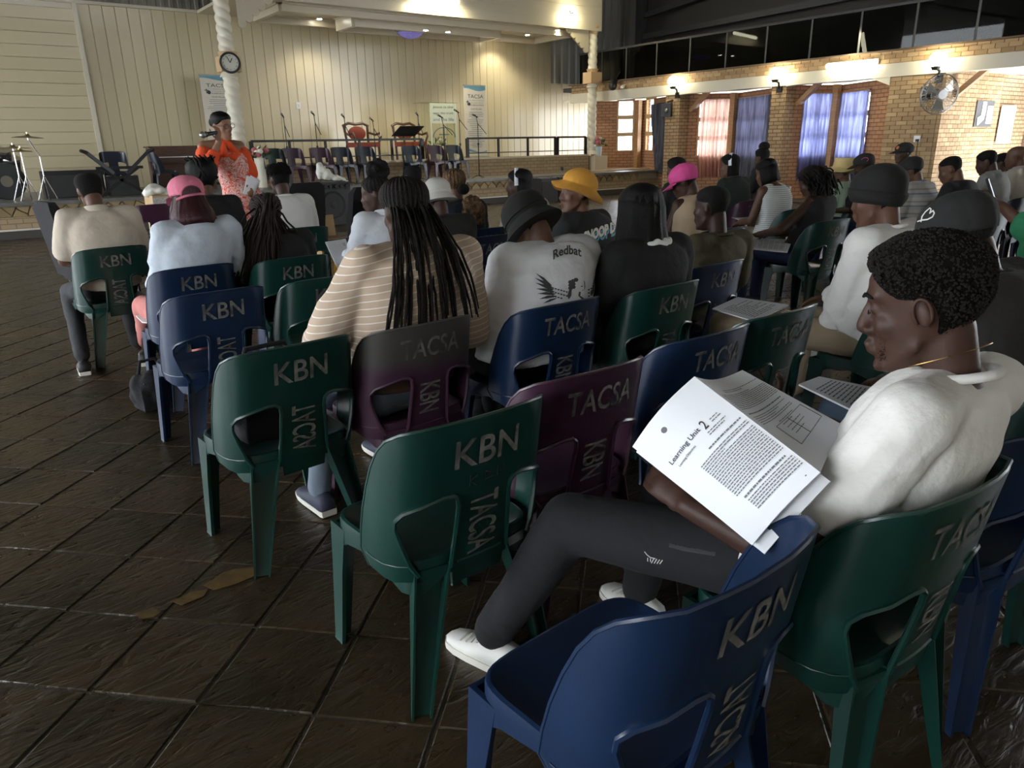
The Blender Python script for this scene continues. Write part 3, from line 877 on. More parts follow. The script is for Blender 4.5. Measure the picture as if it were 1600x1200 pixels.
def chair(x, y, rz, colour, label, text=None, z=0.0, group='plastic stacking chairs in the audience rows', scribble=False):
    t = thing('plastic_chair', label, 'chair', (x, y, z), rz, group)
    m = 'plastic_' + colour
    for n in ('backrest', 'seat'): ob(n, CHM[n], m, t)
    for q in CHM['leg']: ob('leg', q, m, t)
    sm = 'stencil_dark' if colour == 'green' and not text else 'stencil'
    if text:
        for key in text:
            o = ob('lettering', CHM[key], sm, t); o['label'] = 'faded grey stencilled lettering'
    if scribble: o = ob('scribble', CHM['scribble'], 'scratch', t); o['label'] = 'thin dark pen scribble'; o['kind'] = 'stuff'
    CHAIRS.append(t)
    return t
K, T = ('KBN', 'mTACSA'), ('TACSA', 'vKBN')
BKY = -.286                                           # y of the stencil behind the chair centre
def seat_at(px, py, rz=0.0, z=.722):
    p = G(px, py, z); o = Matrix.Rotation(rz, 3, 'Z') @ V((0, BKY, 0)); return p.x - o.x, p.y - o.y
def chair_px(px, py, rzdeg, colour, label, text, **k):
    rz = radians(rzdeg); x, y = seat_at(px, py, rz); return chair(x, y, rz, colour, label, text, **k)
A1 = chair_px(1190, 962, 3, 'blue', 'empty blue chair nearest the camera, seat and back cut by the bottom of the picture', K)
B1 = chair_px(764, 698, 2, 'green', 'empty green chair with a pen scribble under its letters, ahead of the nearest blue chair', ('KBN', 'vTACSA'), scribble=True)
B2 = chair_px(942, 621, 1, 'purple', 'empty purple chair directly in front of the reading man', T)
B3 = chair_px(1125, 557, 2, 'blue', 'blue chair half hidden behind the open booklet', T)
B4 = chair_px(1238, 520, 1, 'green', 'green chair between the open booklet and the white sleeve', T)
C1 = chair_px(472, 577, 5, 'green', 'green chair with a black bag on its seat, left of the striped shirt', K)
C2 = chair_px(675, 540, 3, 'faded', 'greyed purple chair of the woman in the striped shirt', T)
C3 = chair_px(890, 505, 2, 'blue', 'blue chair of the person in the white angel sweater', T)
C4 = chair_px(1055, 474, 2, 'green', 'green chair of the woman with the black bob', ('KBN', 'vTACSA'))
C5 = chair_px(1132, 436, 2, 'blue', 'blue chair of the man in the olive shirt', K)
D1 = chair_px(350, 484, 5, 'blue', 'empty scuffed blue chair behind the pink cap', K)
D2 = chair_px(522, 460, 3, 'green', 'green chair hidden behind the left shoulder of the striped shirt', K)
E1 = chair_px(312, 441, 5, 'blue', 'blue chair of the person in the pink cap', K)
E2 = chair_px(467, 425, 3, 'green', 'green chair of the woman with long loose braids', K)
F1 = chair_px(181, 407, 6, 'green', 'green chair of the man in the cream polo at the row end', K)
A2 = chair(1.41, .752, radians(-1), 'green', 'green chair of the man reading the booklet', T)
A3 = chair(1.97, .74, radians(-4), 'blue', 'blue chair at the right edge behind the reading man', T)
C6 = chair_px(1308, 361, -4, 'green', 'green chair of the woman in the black strappy top', ('KBN', 'vTACSA'))
# ================================================================== STAGE AND WALL THINGS
mat('black_metal', (.015, .015, .016), .4, .3); mat('black_paint', (.012, .012, .013), .5); mat('black_cloth', (.010, .010, .012), .95, bump=.2, bscale=90)
mat('grille', (.03, .03, .03), .7, bump=.6, bscale=160); mat('brass', (.30, .22, .08), .3, .9); mat('drum_skin', (.16, .14, .10), .5)
mat('column_white', (.66, .62, .50), .4); mat('terracotta', (.52, .36, .20), .6); mat('paper_white', (.82, .83, .86), .75)
mat('red_velvet', (.23, .045, .03), .8, bump=.2, bscale=60); mat('walnut', (.10, .045, .025), .35, var=.4, vscale=5, stretch=(1, 1, 7))
mat('banner_white', (.62, .58, .50), .6); mat('banner_blue', (.11, .29, .40), .5); mat('print_dark', (.04, .045, .06), .7); mat('print_grey', (.24, .25, .28), .7)
mat('leaf', (.05, .11, .03), .6, var=.4); mat('flower_pink', (.50, .13, .16), .7, var=.3, vscale=20); mat('flower_white', (.66, .62, .50), .7); mat('bucket', (.45, .55, .58), .4)
mat('perspex_print', (.10, .13, .15), .6); mat('perspex_white', (.52, .56, .46), .5)
mat('plastic_bag', (.62, .62, .55), .35, bump=.5, bscale=18); mat('cardboard', (.42, .28, .14), .8, var=.15, vscale=4); mat('ribbon', (.55, .33, .02), .5)
mat('purple_led', (.2, .15, .5), .4, emit=(.35, .3, 1), estr=.35); mat('crystal', (.35, .34, .36), .1, 0, trans=.6)
def light(name, kind, loc, energy, col=(1, .88, .64), size=.1, parent=None, rot=None, spot=None, size_y=None):
    l = bpy.data.lights.new(name, kind); l.energy = energy; l.color = col
    if kind == 'AREA':
        l.size = size
        if size_y: l.shape = 'RECTANGLE'; l.size_y = size_y
    else: l.shadow_soft_size = size
    if spot: l.spot_size = spot; l.spot_blend = .6
    o = bpy.data.objects.new(name, l); COL.objects.link(o); o.location = loc
    if rot: o.rotation_euler = rot
    if parent is not None:
        o.parent = parent; lw_ = parent.get('_o')
        if lw_ is not None: o.location = V(loc) - V(lw_)
    return o

# ---- twisted columns
def column(c, zb_, zt_, zblock, label, r=.135, cap=False):
    t = thing('column', label, 'column', (c.x, c.y, zb_), world=True, group='twisted columns at the stage front')
    def shaft(z0, z1):
        rings = []; n = int((z1 - z0) / .022)
        for i in range(n + 1):
            z = z0 + (z1 - z0) * i / n
            rings.append([(c.x + r * (.90 + .24 * abs(sin((2 * pi * j / 36) + 17 * z)) ** .7) * cos(2 * pi * j / 36) * .95,
                           c.y + r * (.90 + .24 * abs(sin((2 * pi * j / 36) + 17 * z)) ** .7) * sin(2 * pi * j / 36) * .95, z) for j in range(36)])
        return MB().loft(rings).build('shaft', 'column_white', t, smooth='all')
    shaft(zb_, zblock - .14); shaft(zblock + .2, zt_)
    MB().box((c.x, c.y, zblock), (.42, .36, .30)).build('block', 'terracotta', t)
    for z0, k in ((zblock - .20, -1), (zblock + .19, 1)):
        MB().lathe([(r * 1.05, -.05 * k), (r * 1.25, .0), (r * 1.4, .05 * k)], 24, Matrix.Translation((c.x, c.y, z0))).build('collar', 'column_white' if k < 0 else 'terracotta', t, smooth=True)
    MB().lathe([(r * 1.7, 0), (r * 1.5, .06), (r * 1.1, .1)], 24, Matrix.Translation((c.x, c.y, zb_))).build('foot', 'column_white', t, smooth=True)
    if cap:
        MB().lathe([(r * 1.0, -.22), (r * 1.2, -.16), (r * 1.1, -.1), (r * 1.5, -.05), (r * 1.5, 0)], 24, Matrix.Translation((c.x, c.y, zt_))).build('capital', 'terracotta', t, smooth=True)
    return t
zb1 = AY(359, 101, YP + .1).z; zb2 = AY(925, 122, YP + .1).z
column(V((c1.x, YP + .1, 0)), ZP + .04, FZ0 + .6, zb1, 'white twisted column behind the speaker, carrying the clock', r=.15)
column(V((c2.x, YP + .1, 0)), ZP + .04, AY(930, 40, YP).z, zb2, 'white twisted column at the far right end of the stage', r=.125, cap=True)
# clock
p = AY(359.5, 98, YP - .16)
t = thing('clock', 'round black wall clock with roman numerals on the column', 'clock', p, world=True)
My = Matrix.Translation(p) @ Matrix.Scale(.82, 4) @ Matrix.Rotation(radians(-16), 4, 'Z') @ Matrix.Rotation(pi / 2, 4, 'X')
MB().lathe([(.235, -.03), (.255, .0), (.24, .04), (.205, .045), (.2, .02)], 40, My).build('rim', 'black_paint', t, smooth=True)
MB().lathe([(.205, .01), (.205, .022)], 40, My).build('dial', mat('dial', (.50, .49, .42), .5), t)
hd = MB()
for a, L_, w_ in ((radians(60), .12, .018), (radians(115), .15, .014)):
    hd.bar(My @ V((0, 0, .03)), My @ V((L_ * cos(a), L_ * sin(a), .03)), w_, .004, My.to_3x3() @ V((0, 0, 1)))
hd.build('hands', 'black_paint', t)['kind'] = 'stuff'
for k, s_ in enumerate(('XII', 'I', 'II', 'III', 'IIII', 'V', 'VI', 'VII', 'VIII', 'IX', 'X', 'XI')):
    a = pi / 2 - k * pi / 6; q = MB(); text_on(q, s_, lambda x, y: My @ V((.165 * cos(a) + x * sin(a) + y * cos(a), .165 * sin(a) - x * cos(a) + y * sin(a), .024)), .035)
    q.build('numeral', 'black_paint', t)
# ---- banners
def banner(px0, px1, ytop, ybot, Y, label, zfl):
    a, b = AY(px0, ytop, Y), AY(px1, ytop, Y); zb_ = AY((px0 + px1) / 2, ybot, Y).z
    w_ = b.x - a.x; h_ = a.z - zb_; xc = (a.x + b.x) / 2
    t = thing('banner', label, 'banner', (xc, Y, zfl), world=True, group='church banners on the stage')
    MB().box((xc, Y, zb_ + h_ / 2), (w_, .008, h_)).build('sheet', 'banner_white', t)
    if zb_ - zfl > .1: MB().box((xc, Y, (zb_ + zfl) / 2), (w_, .008, zb_ - zfl)).build('sheet', 'banner_white', t)
    MB().box((xc, Y, zfl + .03), (w_ * 1.04, .14, .06)).build('base', 'steel_grey', t)
    MB().box((xc, Y, zb_ + h_ + .015), (w_ * 1.0, .03, .03)).build('top_rail', 'steel_grey', t)
    MB().tube([(xc, Y + .04, zb_), (xc, Y + .04, zb_ + h_)], .012, 6).build('pole', 'steel_grey', t)
    def wave(z0, z1, flip):
        top = []; bot = []
        for k in range(13):
            u = k / 12; x = a.x + w_ * u
            q = .05 * h_ * (.5 + .5 * sin(u * 2 * pi * .8 + 1.2))
            if not flip: top.append((x, Y - .006, z1)); bot.append((x, Y - .006, z0 + q * .8))
            else: top.append((x, Y - .006, z0 + q)); bot.append((x, Y - .006, z0 + q * .4 - .01))
        return MB().loft([bot, top], close=False)
    wave(zb_ + h_ * .93, zb_ + h_, False).build('blue_wave', 'banner_blue', t)
    wave(zb_ + h_ * .05, zb_ + h_, True).build('blue_wave', 'banner_blue', t)
    def tx(s_, u, v, size, wd, m='print_dark'):
        q = MB(); text_on(q, s_, lambda x, y: V((a.x + w_ * u + x, Y - .0075, zb_ + h_ * v + y)), h_ * size, w_ * wd)
        q.build('lettering', m, t)
    tx('TACSA', .53, .855, .055, .72)
    tx('The Alliance Church', .56, .80, .018, .70, 'print_grey'); tx('In South Africa', .60, .765, .018, .55, 'print_grey'); tx('KABOKWENI', .60, .73, .02, .58)
    tx('OUR PILLARS', .55, .675, .022, .5)
    cr = MB(); cx, cz = a.x + w_ * .16, zb_ + h_ * .765
    cr.box((cx, Y - .008, cz), (w_ * .022, .003, h_ * .075)); cr.box((cx, Y - .008, cz + h_ * .012), (w_ * .12, .003, h_ * .012)); cr.build('cross', 'print_dark', t)
    em = MB(); em.lathe([(w_ * .06, 0), (w_ * .06, .003)], 10, Matrix.Translation((cx + w_ * .07, Y - .008, cz - h_ * .02)) @ Matrix.Rotation(pi / 2, 4, 'X'))
    em.build('emblem', 'print_dark', t)
    rg = random.Random(5)
    v = .63; q = MB()
    while v > .12:
        wl = rg.uniform(.35, .75) * w_
        q.box((xc + rg.uniform(-.03, .03), Y - .0075, zb_ + h_ * v), (wl, .002, h_ * .008)); v -= .028
    o = q.build('small_print', 'print_grey', t); o['kind'] = 'stuff'
banner(311, 361, 118, 218, YB - .45, 'tall church banner behind the speaker, partly hidden by the twisted column', ZS + .013)
banner(724, 758, 134, 243, YP + .9, 'tall narrow church banner leaning near the right part of the rail', ZP)
# ---- rail on the parapet
def rail(px0, px1, label, posts):
    y = YP + .08; a, b = AY(px0, 222, y), AY(px1, 216, y); zt_ = 1.58
    t = thing('railing', label, 'railing', (a.x, y, ZP + .045), world=True, group='black stage railings')
    MB().box(((a.x + b.x) / 2, y, zt_), (b.x - a.x, .05, .05)).build('top_rail', 'black_metal', t)
    MB().box(((a.x + b.x) / 2, y, ZP + .16), (b.x - a.x, .03, .025)).build('bottom_rail', 'black_metal', t)
    for k in range(posts):
        x = a.x + (b.x - a.x) * k / (posts - 1); wd = .085 if k in (0, posts - 1) else .05
        MB().box((x, y, (ZP + .045 + zt_) / 2), (wd, .05, zt_ - ZP - .045)).build('post', 'black_metal', t)
rail(392, 659, 'long black stage railing behind the row of stage chairs', 6)
rail(730, 868, 'black stage railing right of the church banner', 4)
rail(871, 915, 'short end piece of black railing beside the far column', 2)
# ---- stage chairs
for px, colr, lab in ((423, 'green', 'green chair at the left end of the stage row'), (453, 'purple', 'purple chair second from the left in the stage row'),
                      (496, 'purple', 'purple chair third from the left in the stage row'), (529, 'navy', 'dark blue chair in the stage row just right of two purple chairs'),
                      (566, 'navy', 'dark blue chair in the stage row beside the braided bun'), (638, 'blue', 'blue chair on the stage behind the clear lectern'),
                      (676, 'purple', 'purple chair on the stage below the clear pulpit'), (704, 'navy', 'dark blue chair at the right end of the stage row')):
    p = AY(px, 236, YF + 1.15); chair(p.x, p.y - .28, pi, colr, lab, None, z=ZS + .013, group='chairs lined up on the stage')
p = AY(180, 262, YF + 1.2); chair(p.x, p.y, pi - .1, 'navy', 'dark blue chair behind the keyboard stand on the stage', None, z=ZS + .013, group='chairs among the instruments')
p = AY(258, 262, YF + 1.0); chair(p.x, p.y, pi + 1.5, 'navy', 'black chair seen from the side in front of the piano', None, z=ZS + .013, group='chairs among the instruments')
# ---- microphone stands
def mic_stand(px, py, Y, label, tilt):
    p = AY(px, py, Y); t = thing('microphone_stand', label, 'mic stand', (p.x, Y, ZS + .013), world=True, group='microphone stands along the stage')
    zf = ZS + .013
    MB().tube([(p.x, Y, zf + .05), (p.x, Y, zf + .85)], .012, 6).build('tube', 'black_metal', t); MB().tube([(p.x, Y, zf + .8), (p.x, Y, p.z - .18)], .009, 6).build('pole', 'black_metal', t)
    for k in range(3):
        a = k * 2 * pi / 3 + .4; MB().tube([(p.x, Y, zf + .09), (p.x + .2 * cos(a), Y + .16 * sin(a), zf + .012)], .009, 6).build('leg', 'black_metal', t)
    MB().lathe([(.02, -.03), (.024, 0), (.02, .03)], 8, Matrix.Translation((p.x, Y, zf + .82))).build('clutch', 'black_paint', t)
    MB().tube([(p.x + tilt * .28, Y, p.z - .42), (p.x, Y, p.z - .18), (p.x - tilt * .08, Y - .05, p.z - .02)], .008, 6).build('boom', 'black_metal', t)
    m = MB().caps((p.x - tilt * .02, Y - .02, p.z - .03), (p.x - tilt * .16, Y - .05, p.z + .02), .013, .02, 8).build('microphone', 'black_paint', t, smooth=True)
    MB().ell((p.x - tilt * .19, Y - .055, p.z + .03), (.028, .028, .028), n=8, m=6).build('grille', 'steel_grey', m, smooth='all')
for px, py, lab, tl in ((443, 181, 'black microphone stand farthest left on the stage', .3), (491, 178, 'black microphone stand behind the third stage chair', .4),
                        (538, 182, 'black microphone stand just left of the red throne chair', .4), (583, 187, 'black microphone stand in front of the red throne chair', .5),
                        (653, 179, 'black microphone stand at the left edge of the clear pulpit', .4), (692, 182, 'black microphone stand across the clear pulpit', .9),
                        (717, 174, 'black microphone stand between the pulpit and the narrow banner', .8), (746, 181, 'black microphone stand in front of the narrow banner', .9)):
    mic_stand(px, py, YF + .2, lab, tl)
# ---- throne chairs, lectern, pulpit
def throne(px, label, Y=YP + 1.25):
    p = AY(px, 195, Y); zf = ZP
    t = thing('throne_chair', label, 'chair', (p.x, Y, zf), world=True, group='carved throne chairs'); zt_ = p.z
    for sx in (-1, 1):
        MB().tube([(p.x + sx * .29, Y + .28, zf), (p.x + sx * .30, Y + .3, zf + .5), (p.x + sx * .33, Y + .36, zt_)], .035, 8).build('leg', 'walnut', t)
        MB().tube([(p.x + sx * .31, Y - .28, zf), (p.x + sx * .31, Y - .26, zf + .42)], .035, 8).build('leg', 'walnut', t)
        MB().tube([(p.x + sx * .32, Y + .3, zf + .72), (p.x + sx * .37, Y, zf + .66), (p.x + sx * .38, Y - .25, zf + .70), (p.x + sx * .37, Y - .3, zf + .62), (p.x + sx * .32, Y - .25, zf + .45)], .03, 8).build('armrest', 'walnut', t, smooth=True)
    MB().box((p.x, Y, zf + .42), (.66, .62, .12)).build('seat', 'red_velvet', t)
    MB().ell((p.x, Y + .31, (zf + .5 + zt_) / 2), (.25, .05, (zt_ - zf - .55) / 2), n=20, m=10).build('backrest', 'red_velvet', t, smooth='all')
    MB().tube([(p.x - .36, Y + .36, zt_ - .02), (p.x - .2, Y + .36, zt_ + .05), (p.x, Y + .36, zt_ + .02), (p.x + .2, Y + .36, zt_ + .05), (p.x + .36, Y + .36, zt_ - .02)], .035, 8).build('crest', 'walnut', t, smooth=True)
throne(565, 'red velvet throne chair left of the black music stand'); throne(640, 'red velvet throne chair mostly hidden behind the clear pulpit', YP + 1.7)
Y = YP + .75; a, b = AY(672, 161, Y), AY(711, 161, Y); zf = ZP; zt_ = a.z
t = thing('pulpit', 'clear perspex pulpit with church lettering and cross emblem', 'pulpit', ((a.x + b.x) / 2, Y, zf), world=True)
xc = (a.x + b.x) / 2; w_ = b.x - a.x
MB().box((xc, Y, zt_ - .25), (w_, .012, .5)).build('front_panel', 'perspex_white', t); MB().box((xc, Y, (zf + zt_ - .5) / 2), (w_, .012, zt_ - .5 - zf)).build('lower_panel', 'perspex', t)
for sx in (-1, 1):
    MB().box((xc + sx * w_ / 2, Y + .25, (zf + zt_) / 2), (.012, .5, zt_ - zf)).build('side_panel', 'perspex', t)
    MB().box((xc + sx * w_ / 2, Y, (zf + zt_) / 2), (.035, .035, zt_ - zf)).build('upright', 'perspex_white', t)
MB().box((xc - .1, Y + .2, zt_ + .01), (w_ + .3, .55, .015)).build('desk', 'perspex', t)
for s_, v in (('Jesus is the', .10), ('way, the truth', .25), ('and the life', .40)):
    q = MB(); text_on(q, s_, lambda x, y: V((xc + x, Y - .009, zt_ - v + y)), .075, w_ * .82); q.build('lettering', 'perspex_print', t)
q = MB(); q.box((xc, Y - .01, zt_ - .85), (.03, .004, .5)); q.box((xc, Y - .01, zt_ - .78), (.32, .004, .03)); q.build('cross', 'perspex_print', t)
q = MB(); q.tube([(xc + .34 * cos(k * pi / 10), Y - .012, zt_ - .85 + .25 * sin(k * pi / 10)) for k in range(11)], .014, 5); q.build('emblem_arc', 'perspex_print', t)
def plant(p, label, name, pot=True, r=.16, h=.24, potm='bucket', fl='flower_pink'):
    t = thing(name, label, 'flowers', p, world=True); rg = random.Random(int(p.x * 10))
    if pot: MB().lathe([(r * .42, 0), (r * .5, h), (r * .54, h), (r * .5, h - .02)], 16, Matrix.Translation(p)).build('bucket', potm, t, smooth=True)
    q = MB(); s_ = MB()
    for k in range(30):
        a = rg.uniform(0, 2 * pi); e = rg.uniform(.1, 1.2); d_ = V((cos(a) * cos(e), sin(a) * cos(e), sin(e))); c = V(p) + V((0, 0, h if pot else 0)) + d_ * r * rg.uniform(.5, 1.15)
        u = d_.orthogonal().normalized() * r * .22; q.add([c - u, c + d_ * r * .4, c + u, c - d_ * r * .15], [(0, 1, 2, 3)])
    o = q.build('foliage', 'leaf', t); o['kind'] = 'stuff'
    for k in range(7):
        a = rg.uniform(0, 2 * pi); c = V(p) + V((r * .5 * cos(a), r * .5 * sin(a) - r * .35, (h if pot else 0) + r * rg.uniform(.3, .9)))
        MB().ell(c, (r * .28, r * .28, r * .24), n=8, m=5).build('bloom', fl if k % 3 else 'flower_white', t, smooth='all')
plant(AY(934, 243, YP - .02).lerp(AY(934, 243, YP - .02), 0) + V((0, 0, 0)), 'bucket of pink flowers at the foot of the far column', 'flower_bucket', r=.24, h=.26)
MB().box((AY(934, 243, YP - .02).x, YP + .02, (ZS + AY(934, 243, YP - .02).z) / 2), (.5, .4, AY(934, 243, YP - .02).z - ZS)).build('pedestal', 'stage_cap', par)
p = AY(385, 246, YP + .05); plant(V((p.x + .19, YP - .24, ZS + .013)), 'pink and white flowers beside the speaker’s shoulder', 'flower_bunch', r=.24, h=.62, potm='column_white')
p = AY(690, 222, YP + 1.0); plant(V((p.x - .1, Y + .3, ZP)), 'green plant inside the clear pulpit', 'pulpit_plant', r=.22, h=.35, potm='column_white', fl='flower_white')
# clear lectern with a black sloping music desk
Y = YF + .42; a = AY(640, 258, Y); p = AY(640, 205, Y); zf = ZS + .013
t = thing('music_stand', 'black sloping music desk on a clear lectern before the thrones', 'lectern', (p.x, Y, zf), world=True)
MB().box((p.x - .05, Y, p.z), (.62, .5, .02), Matrix.Rotation(radians(-24), 3, 'X')).build('desk', 'black_cloth', t)
MB().box((p.x - .05, Y + .05, (zf + p.z) / 2), (.36, .02, p.z - zf - .1)).build('front_panel', 'perspex', t); MB().box((p.x - .05, Y, zf + .015), (.5, .3, .03)).build('base', 'perspex', t)
MB().box((p.x - .05, Y - .05, p.z - .28), (.45, .3, .015)).build('shelf', 'perspex', t)
MB().tube([(p.x + .1, Y + .06, zf + .03), (p.x + .1, Y + .06, p.z - .02)], .02, 6).build('stem', 'perspex', t)
# ---- drums
def cyl_drum(c, r, d_, ax, name, parent, m='black_paint'):
    M_ = Matrix.Translation(c) @ V((0, 0, 1)).rotation_difference(V(ax)).to_matrix().to_4x4()
    o = MB().lathe([(r, -d_ / 2), (r, d_ / 2)], 28, M_).build(name, m, parent, smooth=True)
    for s_ in (-1, 1): MB().lathe([(r * 1.03, -.02), (r * 1.06, 0), (r * 1.03, .02), (r * .96, .02)], 28, M_ @ Matrix.Translation((0, 0, s_ * d_ / 2))).build('hoop', 'chrome' if name != 'bass_drum' else 'black_paint', o, smooth=True)
    MB().lathe([(r * .97, d_ / 2 - .005), (r * .97, d_ / 2 + .004)], 28, M_).build('drum_head', 'drum_skin' if name != 'bass_drum' else 'grille', o)
    return o
Y = YF + 1.3; p = AY(4, 282, Y)
t = thing('drum_kit', 'black drum kit with chrome hoops at the left edge of the stage', 'drum kit', (p.x, Y, ZS + .013), world=True)
cyl_drum((p.x, Y, ZS + .013 + .33), .31, .4, (.25, -.95, 0), 'bass_drum', t)
MB().lathe([(.10, .0), (.10, .01)], 20, Matrix.Translation((p.x + .05, Y - .215, ZS + .34)) @ V((0, 0, 1)).rotation_difference(V((.25, -.95, 0))).to_matrix().to_4x4()).build('emblem_disc', 'drum_skin', t)
for px, py, r in ((3, 244, .15), (16, 256, .16), (-12, 250, .17)):
    q = AY(px, py, Y); o = cyl_drum(q, r, .2, (.1, -.35, .93), 'tom', t); MB().tube([q, (p.x, Y, ZS + .6)], .014, 6).build('tom_arm', 'chrome', t)
def cymbal(px, py, Y, label, r=.22, tilt=.0, boom=False, foot=None):
    q = AY(px, py, Y); zf = ZS + .013; base = V((q.x + (.12 if boom else 0), Y, zf))
    t = thing('cymbal_stand', label, 'cymbal', base, world=True, group='cymbal stands by the drum kit')
    M_ = Matrix.Translation(q) @ Matrix.Rotation(tilt, 4, 'Y')
    MB().lathe([(r, -.012), (r * .5, .008), (r * .18, .02), (.03, .05), (.03, .045), (r * .18, .013), (r * .5, .001), (r, -.016)], 28, M_).build('cymbal', 'brass', t, smooth=True)
    MB().tube([q + V((0, 0, .08)), q - V((0, 0, .05)), base + V((0, 0, .75)), base + V((0, 0, .3))], .012, 6).build('pole', 'chrome', t)
    for k in range(3):
        a = k * 2.09 + .5; MB().tube([base + V((0, 0, .42)), base + V((.17 * cos(a), .17 * sin(a), .01))], .01, 6).build('leg', 'chrome', t)
cymbal(20, 231, YF + .62, 'low dark cymbal nearest the drums', .28); cymbal(32, 236, YF + .3, 'hi-hat cymbal just below and right of the low dark cymbal', .2); cymbal(43, 214, YF + .25, 'tall boom cymbal right of the hi-hat', .24, .05, True)
# ---- amplifiers and cabinets on the stage
def cabinet(px0, px1, py0, py1, Y, dep, label, name='speaker_cabinet', cones=(), z0=None, rz=0, m='grille', logo=False):
    a, b = AY(px0, py0, Y), AY(px1, py0, Y); zt_ = a.z; zf = z0 if z0 is not None else AY((px0 + px1) / 2, py1, Y).z; xc = (a.x + b.x) / 2; w_ = b.x - a.x
    t = thing(name, label, 'speaker', (xc, Y, zf), world=True)
    MB().box((xc, Y + dep / 2, (zf + zt_) / 2), (w_, dep, zt_ - zf)).build('case', 'black_paint', t)
    MB().box((xc, Y - .01, (zf + zt_) / 2 - .03), (w_ * .93, .03, (zt_ - zf) * .80)).build('grille', m, t)
    for s_ in (-1, 1): MB().box((xc + s_ * w_ * .46, Y + .1, zt_ + .008), (.05, .1, .02)).build('corner', 'steel_grey', t)
    for (u, v, r) in cones:
        MB().lathe([(r * 1.05, 0), (r, .012), (r * .85, .0), (r * .35, -.02), (r * .3, .0), (r * .05, .012)], 32, Matrix.Translation((xc + u * w_, Y - .035, zf + v * (zt_ - zf))) @ Matrix.Rotation(pi / 2, 4, 'X')).build('cone', 'black_rubber', t, smooth=True)
    return t, xc, w_, zf, zt_
cabinet(64, 160, 268, 306, YF + .75, .4, 'wide black guitar amplifier with a grey grille behind the cream polo', 'guitar_amplifier', z0=ZS + .013)
cabinet(168, 216, 276, 306, YF + .55, .35, 'low black cabinet under the keyboard stand', z0=ZS + .013)
cabinet(846, 872, 279, 320, YF - .75, .5, 'black bass bin with a pale badge standing before the stage', z0=0.0); cabinet(874, 904, 277, 320, YF - .72, .5, 'black bass bin half hidden by the yellow hat', z0=0.0)
# keyboard stand
Y = YF + .35; a, b = AY(150, 250, Y), AY(218, 246, Y); zk = AY(185, 262, Y).z; zf = ZS + .013; xc = (a.x + b.x) / 2
t = thing('keyboard_stand', 'black folding keyboard stand with raised arms on the stage', 'stand', (xc, Y, zf), world=True)
for s_ in (-1, 1):
    MB().bar((xc + s_ * .42, Y, zf), (xc - s_ * .32, Y, zk), .05, .05).build('leg', 'black_metal', t)
    MB().bar((xc + s_ * .12, Y, zk - .1), (xc + s_ * .52, Y - .1, zk + .28), .05, .06).build('arm', 'black_metal', t)
    MB().caps((xc + s_ * .52, Y - .1, zk + .28), (xc + s_ * .60, Y - .12, zk + .31), .035, .03, 8).build('cap', 'black_rubber', t)
MB().bar((xc - .4, Y, zk), (xc + .4, Y, zk), .06, .05).build('crossbar', 'black_metal', t)
# upright piano
Y = YF + 1.5; a, b = AY(234, 231, Y), AY(326, 231, Y); xc = (a.x + b.x) / 2; w_ = b.x - a.x; zt_ = a.z; zf = ZS + .013
t = thing('upright_piano', 'dark brown upright piano behind the speaker', 'piano', (xc, Y, zf), world=True)
MB().box((xc, Y + .2, (zf + zt_) / 2), (w_, .4, zt_ - zf)).build('body', 'walnut', t); MB().box((xc, Y + .18, zt_ + .015), (w_ + .08, .48, .03)).build('lid', 'walnut', t)
MB().box((xc, Y - .12, zf + .62), (w_ * .96, .32, .10)).build('key_bed', 'walnut', t); MB().box((xc, Y - .16, zf + .68), (w_ * .88, .14, .02)).build('keys', 'paper_white', t)
for s_ in (-1, 1): MB().box((xc + s_ * w_ * .46, Y - .2, zf + .29), (.08, .08, .58)).build('leg', 'walnut', t)
# dark upholstered chairs beside the first row
def padded(p, rz, label):
    t = thing('upholstered_chair', label, 'chair', p, rz, 'black upholstered chairs')
    rb = MB().loft([[(-.22, -.19, .47), (.22, -.19, .47), (.22, -.27, .47), (-.22, -.27, .47)], [(-.23, -.22, .75), (.23, -.22, .75), (.23, -.31, .75), (-.23, -.31, .75)],
               [(-.22, -.27, 1.0), (.22, -.27, 1.0), (.22, -.35, 1.0), (-.22, -.35, 1.0)], [(-.17, -.29, 1.06), (.17, -.29, 1.06), (.17, -.34, 1.06), (-.17, -.34, 1.06)]])
    rb.build('backrest', 'black_cloth', t, smooth=60)
    MB().loft([[(-.22, -.22, .42), (.22, -.22, .42), (.22, .24, .42), (-.22, .24, .42)], [(-.24, -.24, .47), (.24, -.24, .47), (.24, .26, .47), (-.24, .26, .47)], [(-.22, -.22, .53), (.22, -.22, .53), (.22, .24, .53), (-.22, .24, .53)]]).build('seat', 'black_cloth', t, smooth=60)
    for sx in (-1, 1):
        for sy in (-1, 1): MB().tube([(sx * .2, sy * .2, 0), (sx * .2, sy * .19, .43)], .014, 6).build('leg', 'black_metal', t)
q = AY(72, 300, 6.9); padded((q.x + .28, 6.9, 0), radians(-80), 'black upholstered chair at the row end left of the cream polo')
q = AY(470, 300, 8.0); padded((q.x, 8.3, 0), radians(10), 'black upholstered chair back beside the boy with the high top hair')
q = AY(572, 330, 6.6); padded((q.x, 6.9, 0), radians(10), 'black upholstered chair ahead of the woman with the bun')
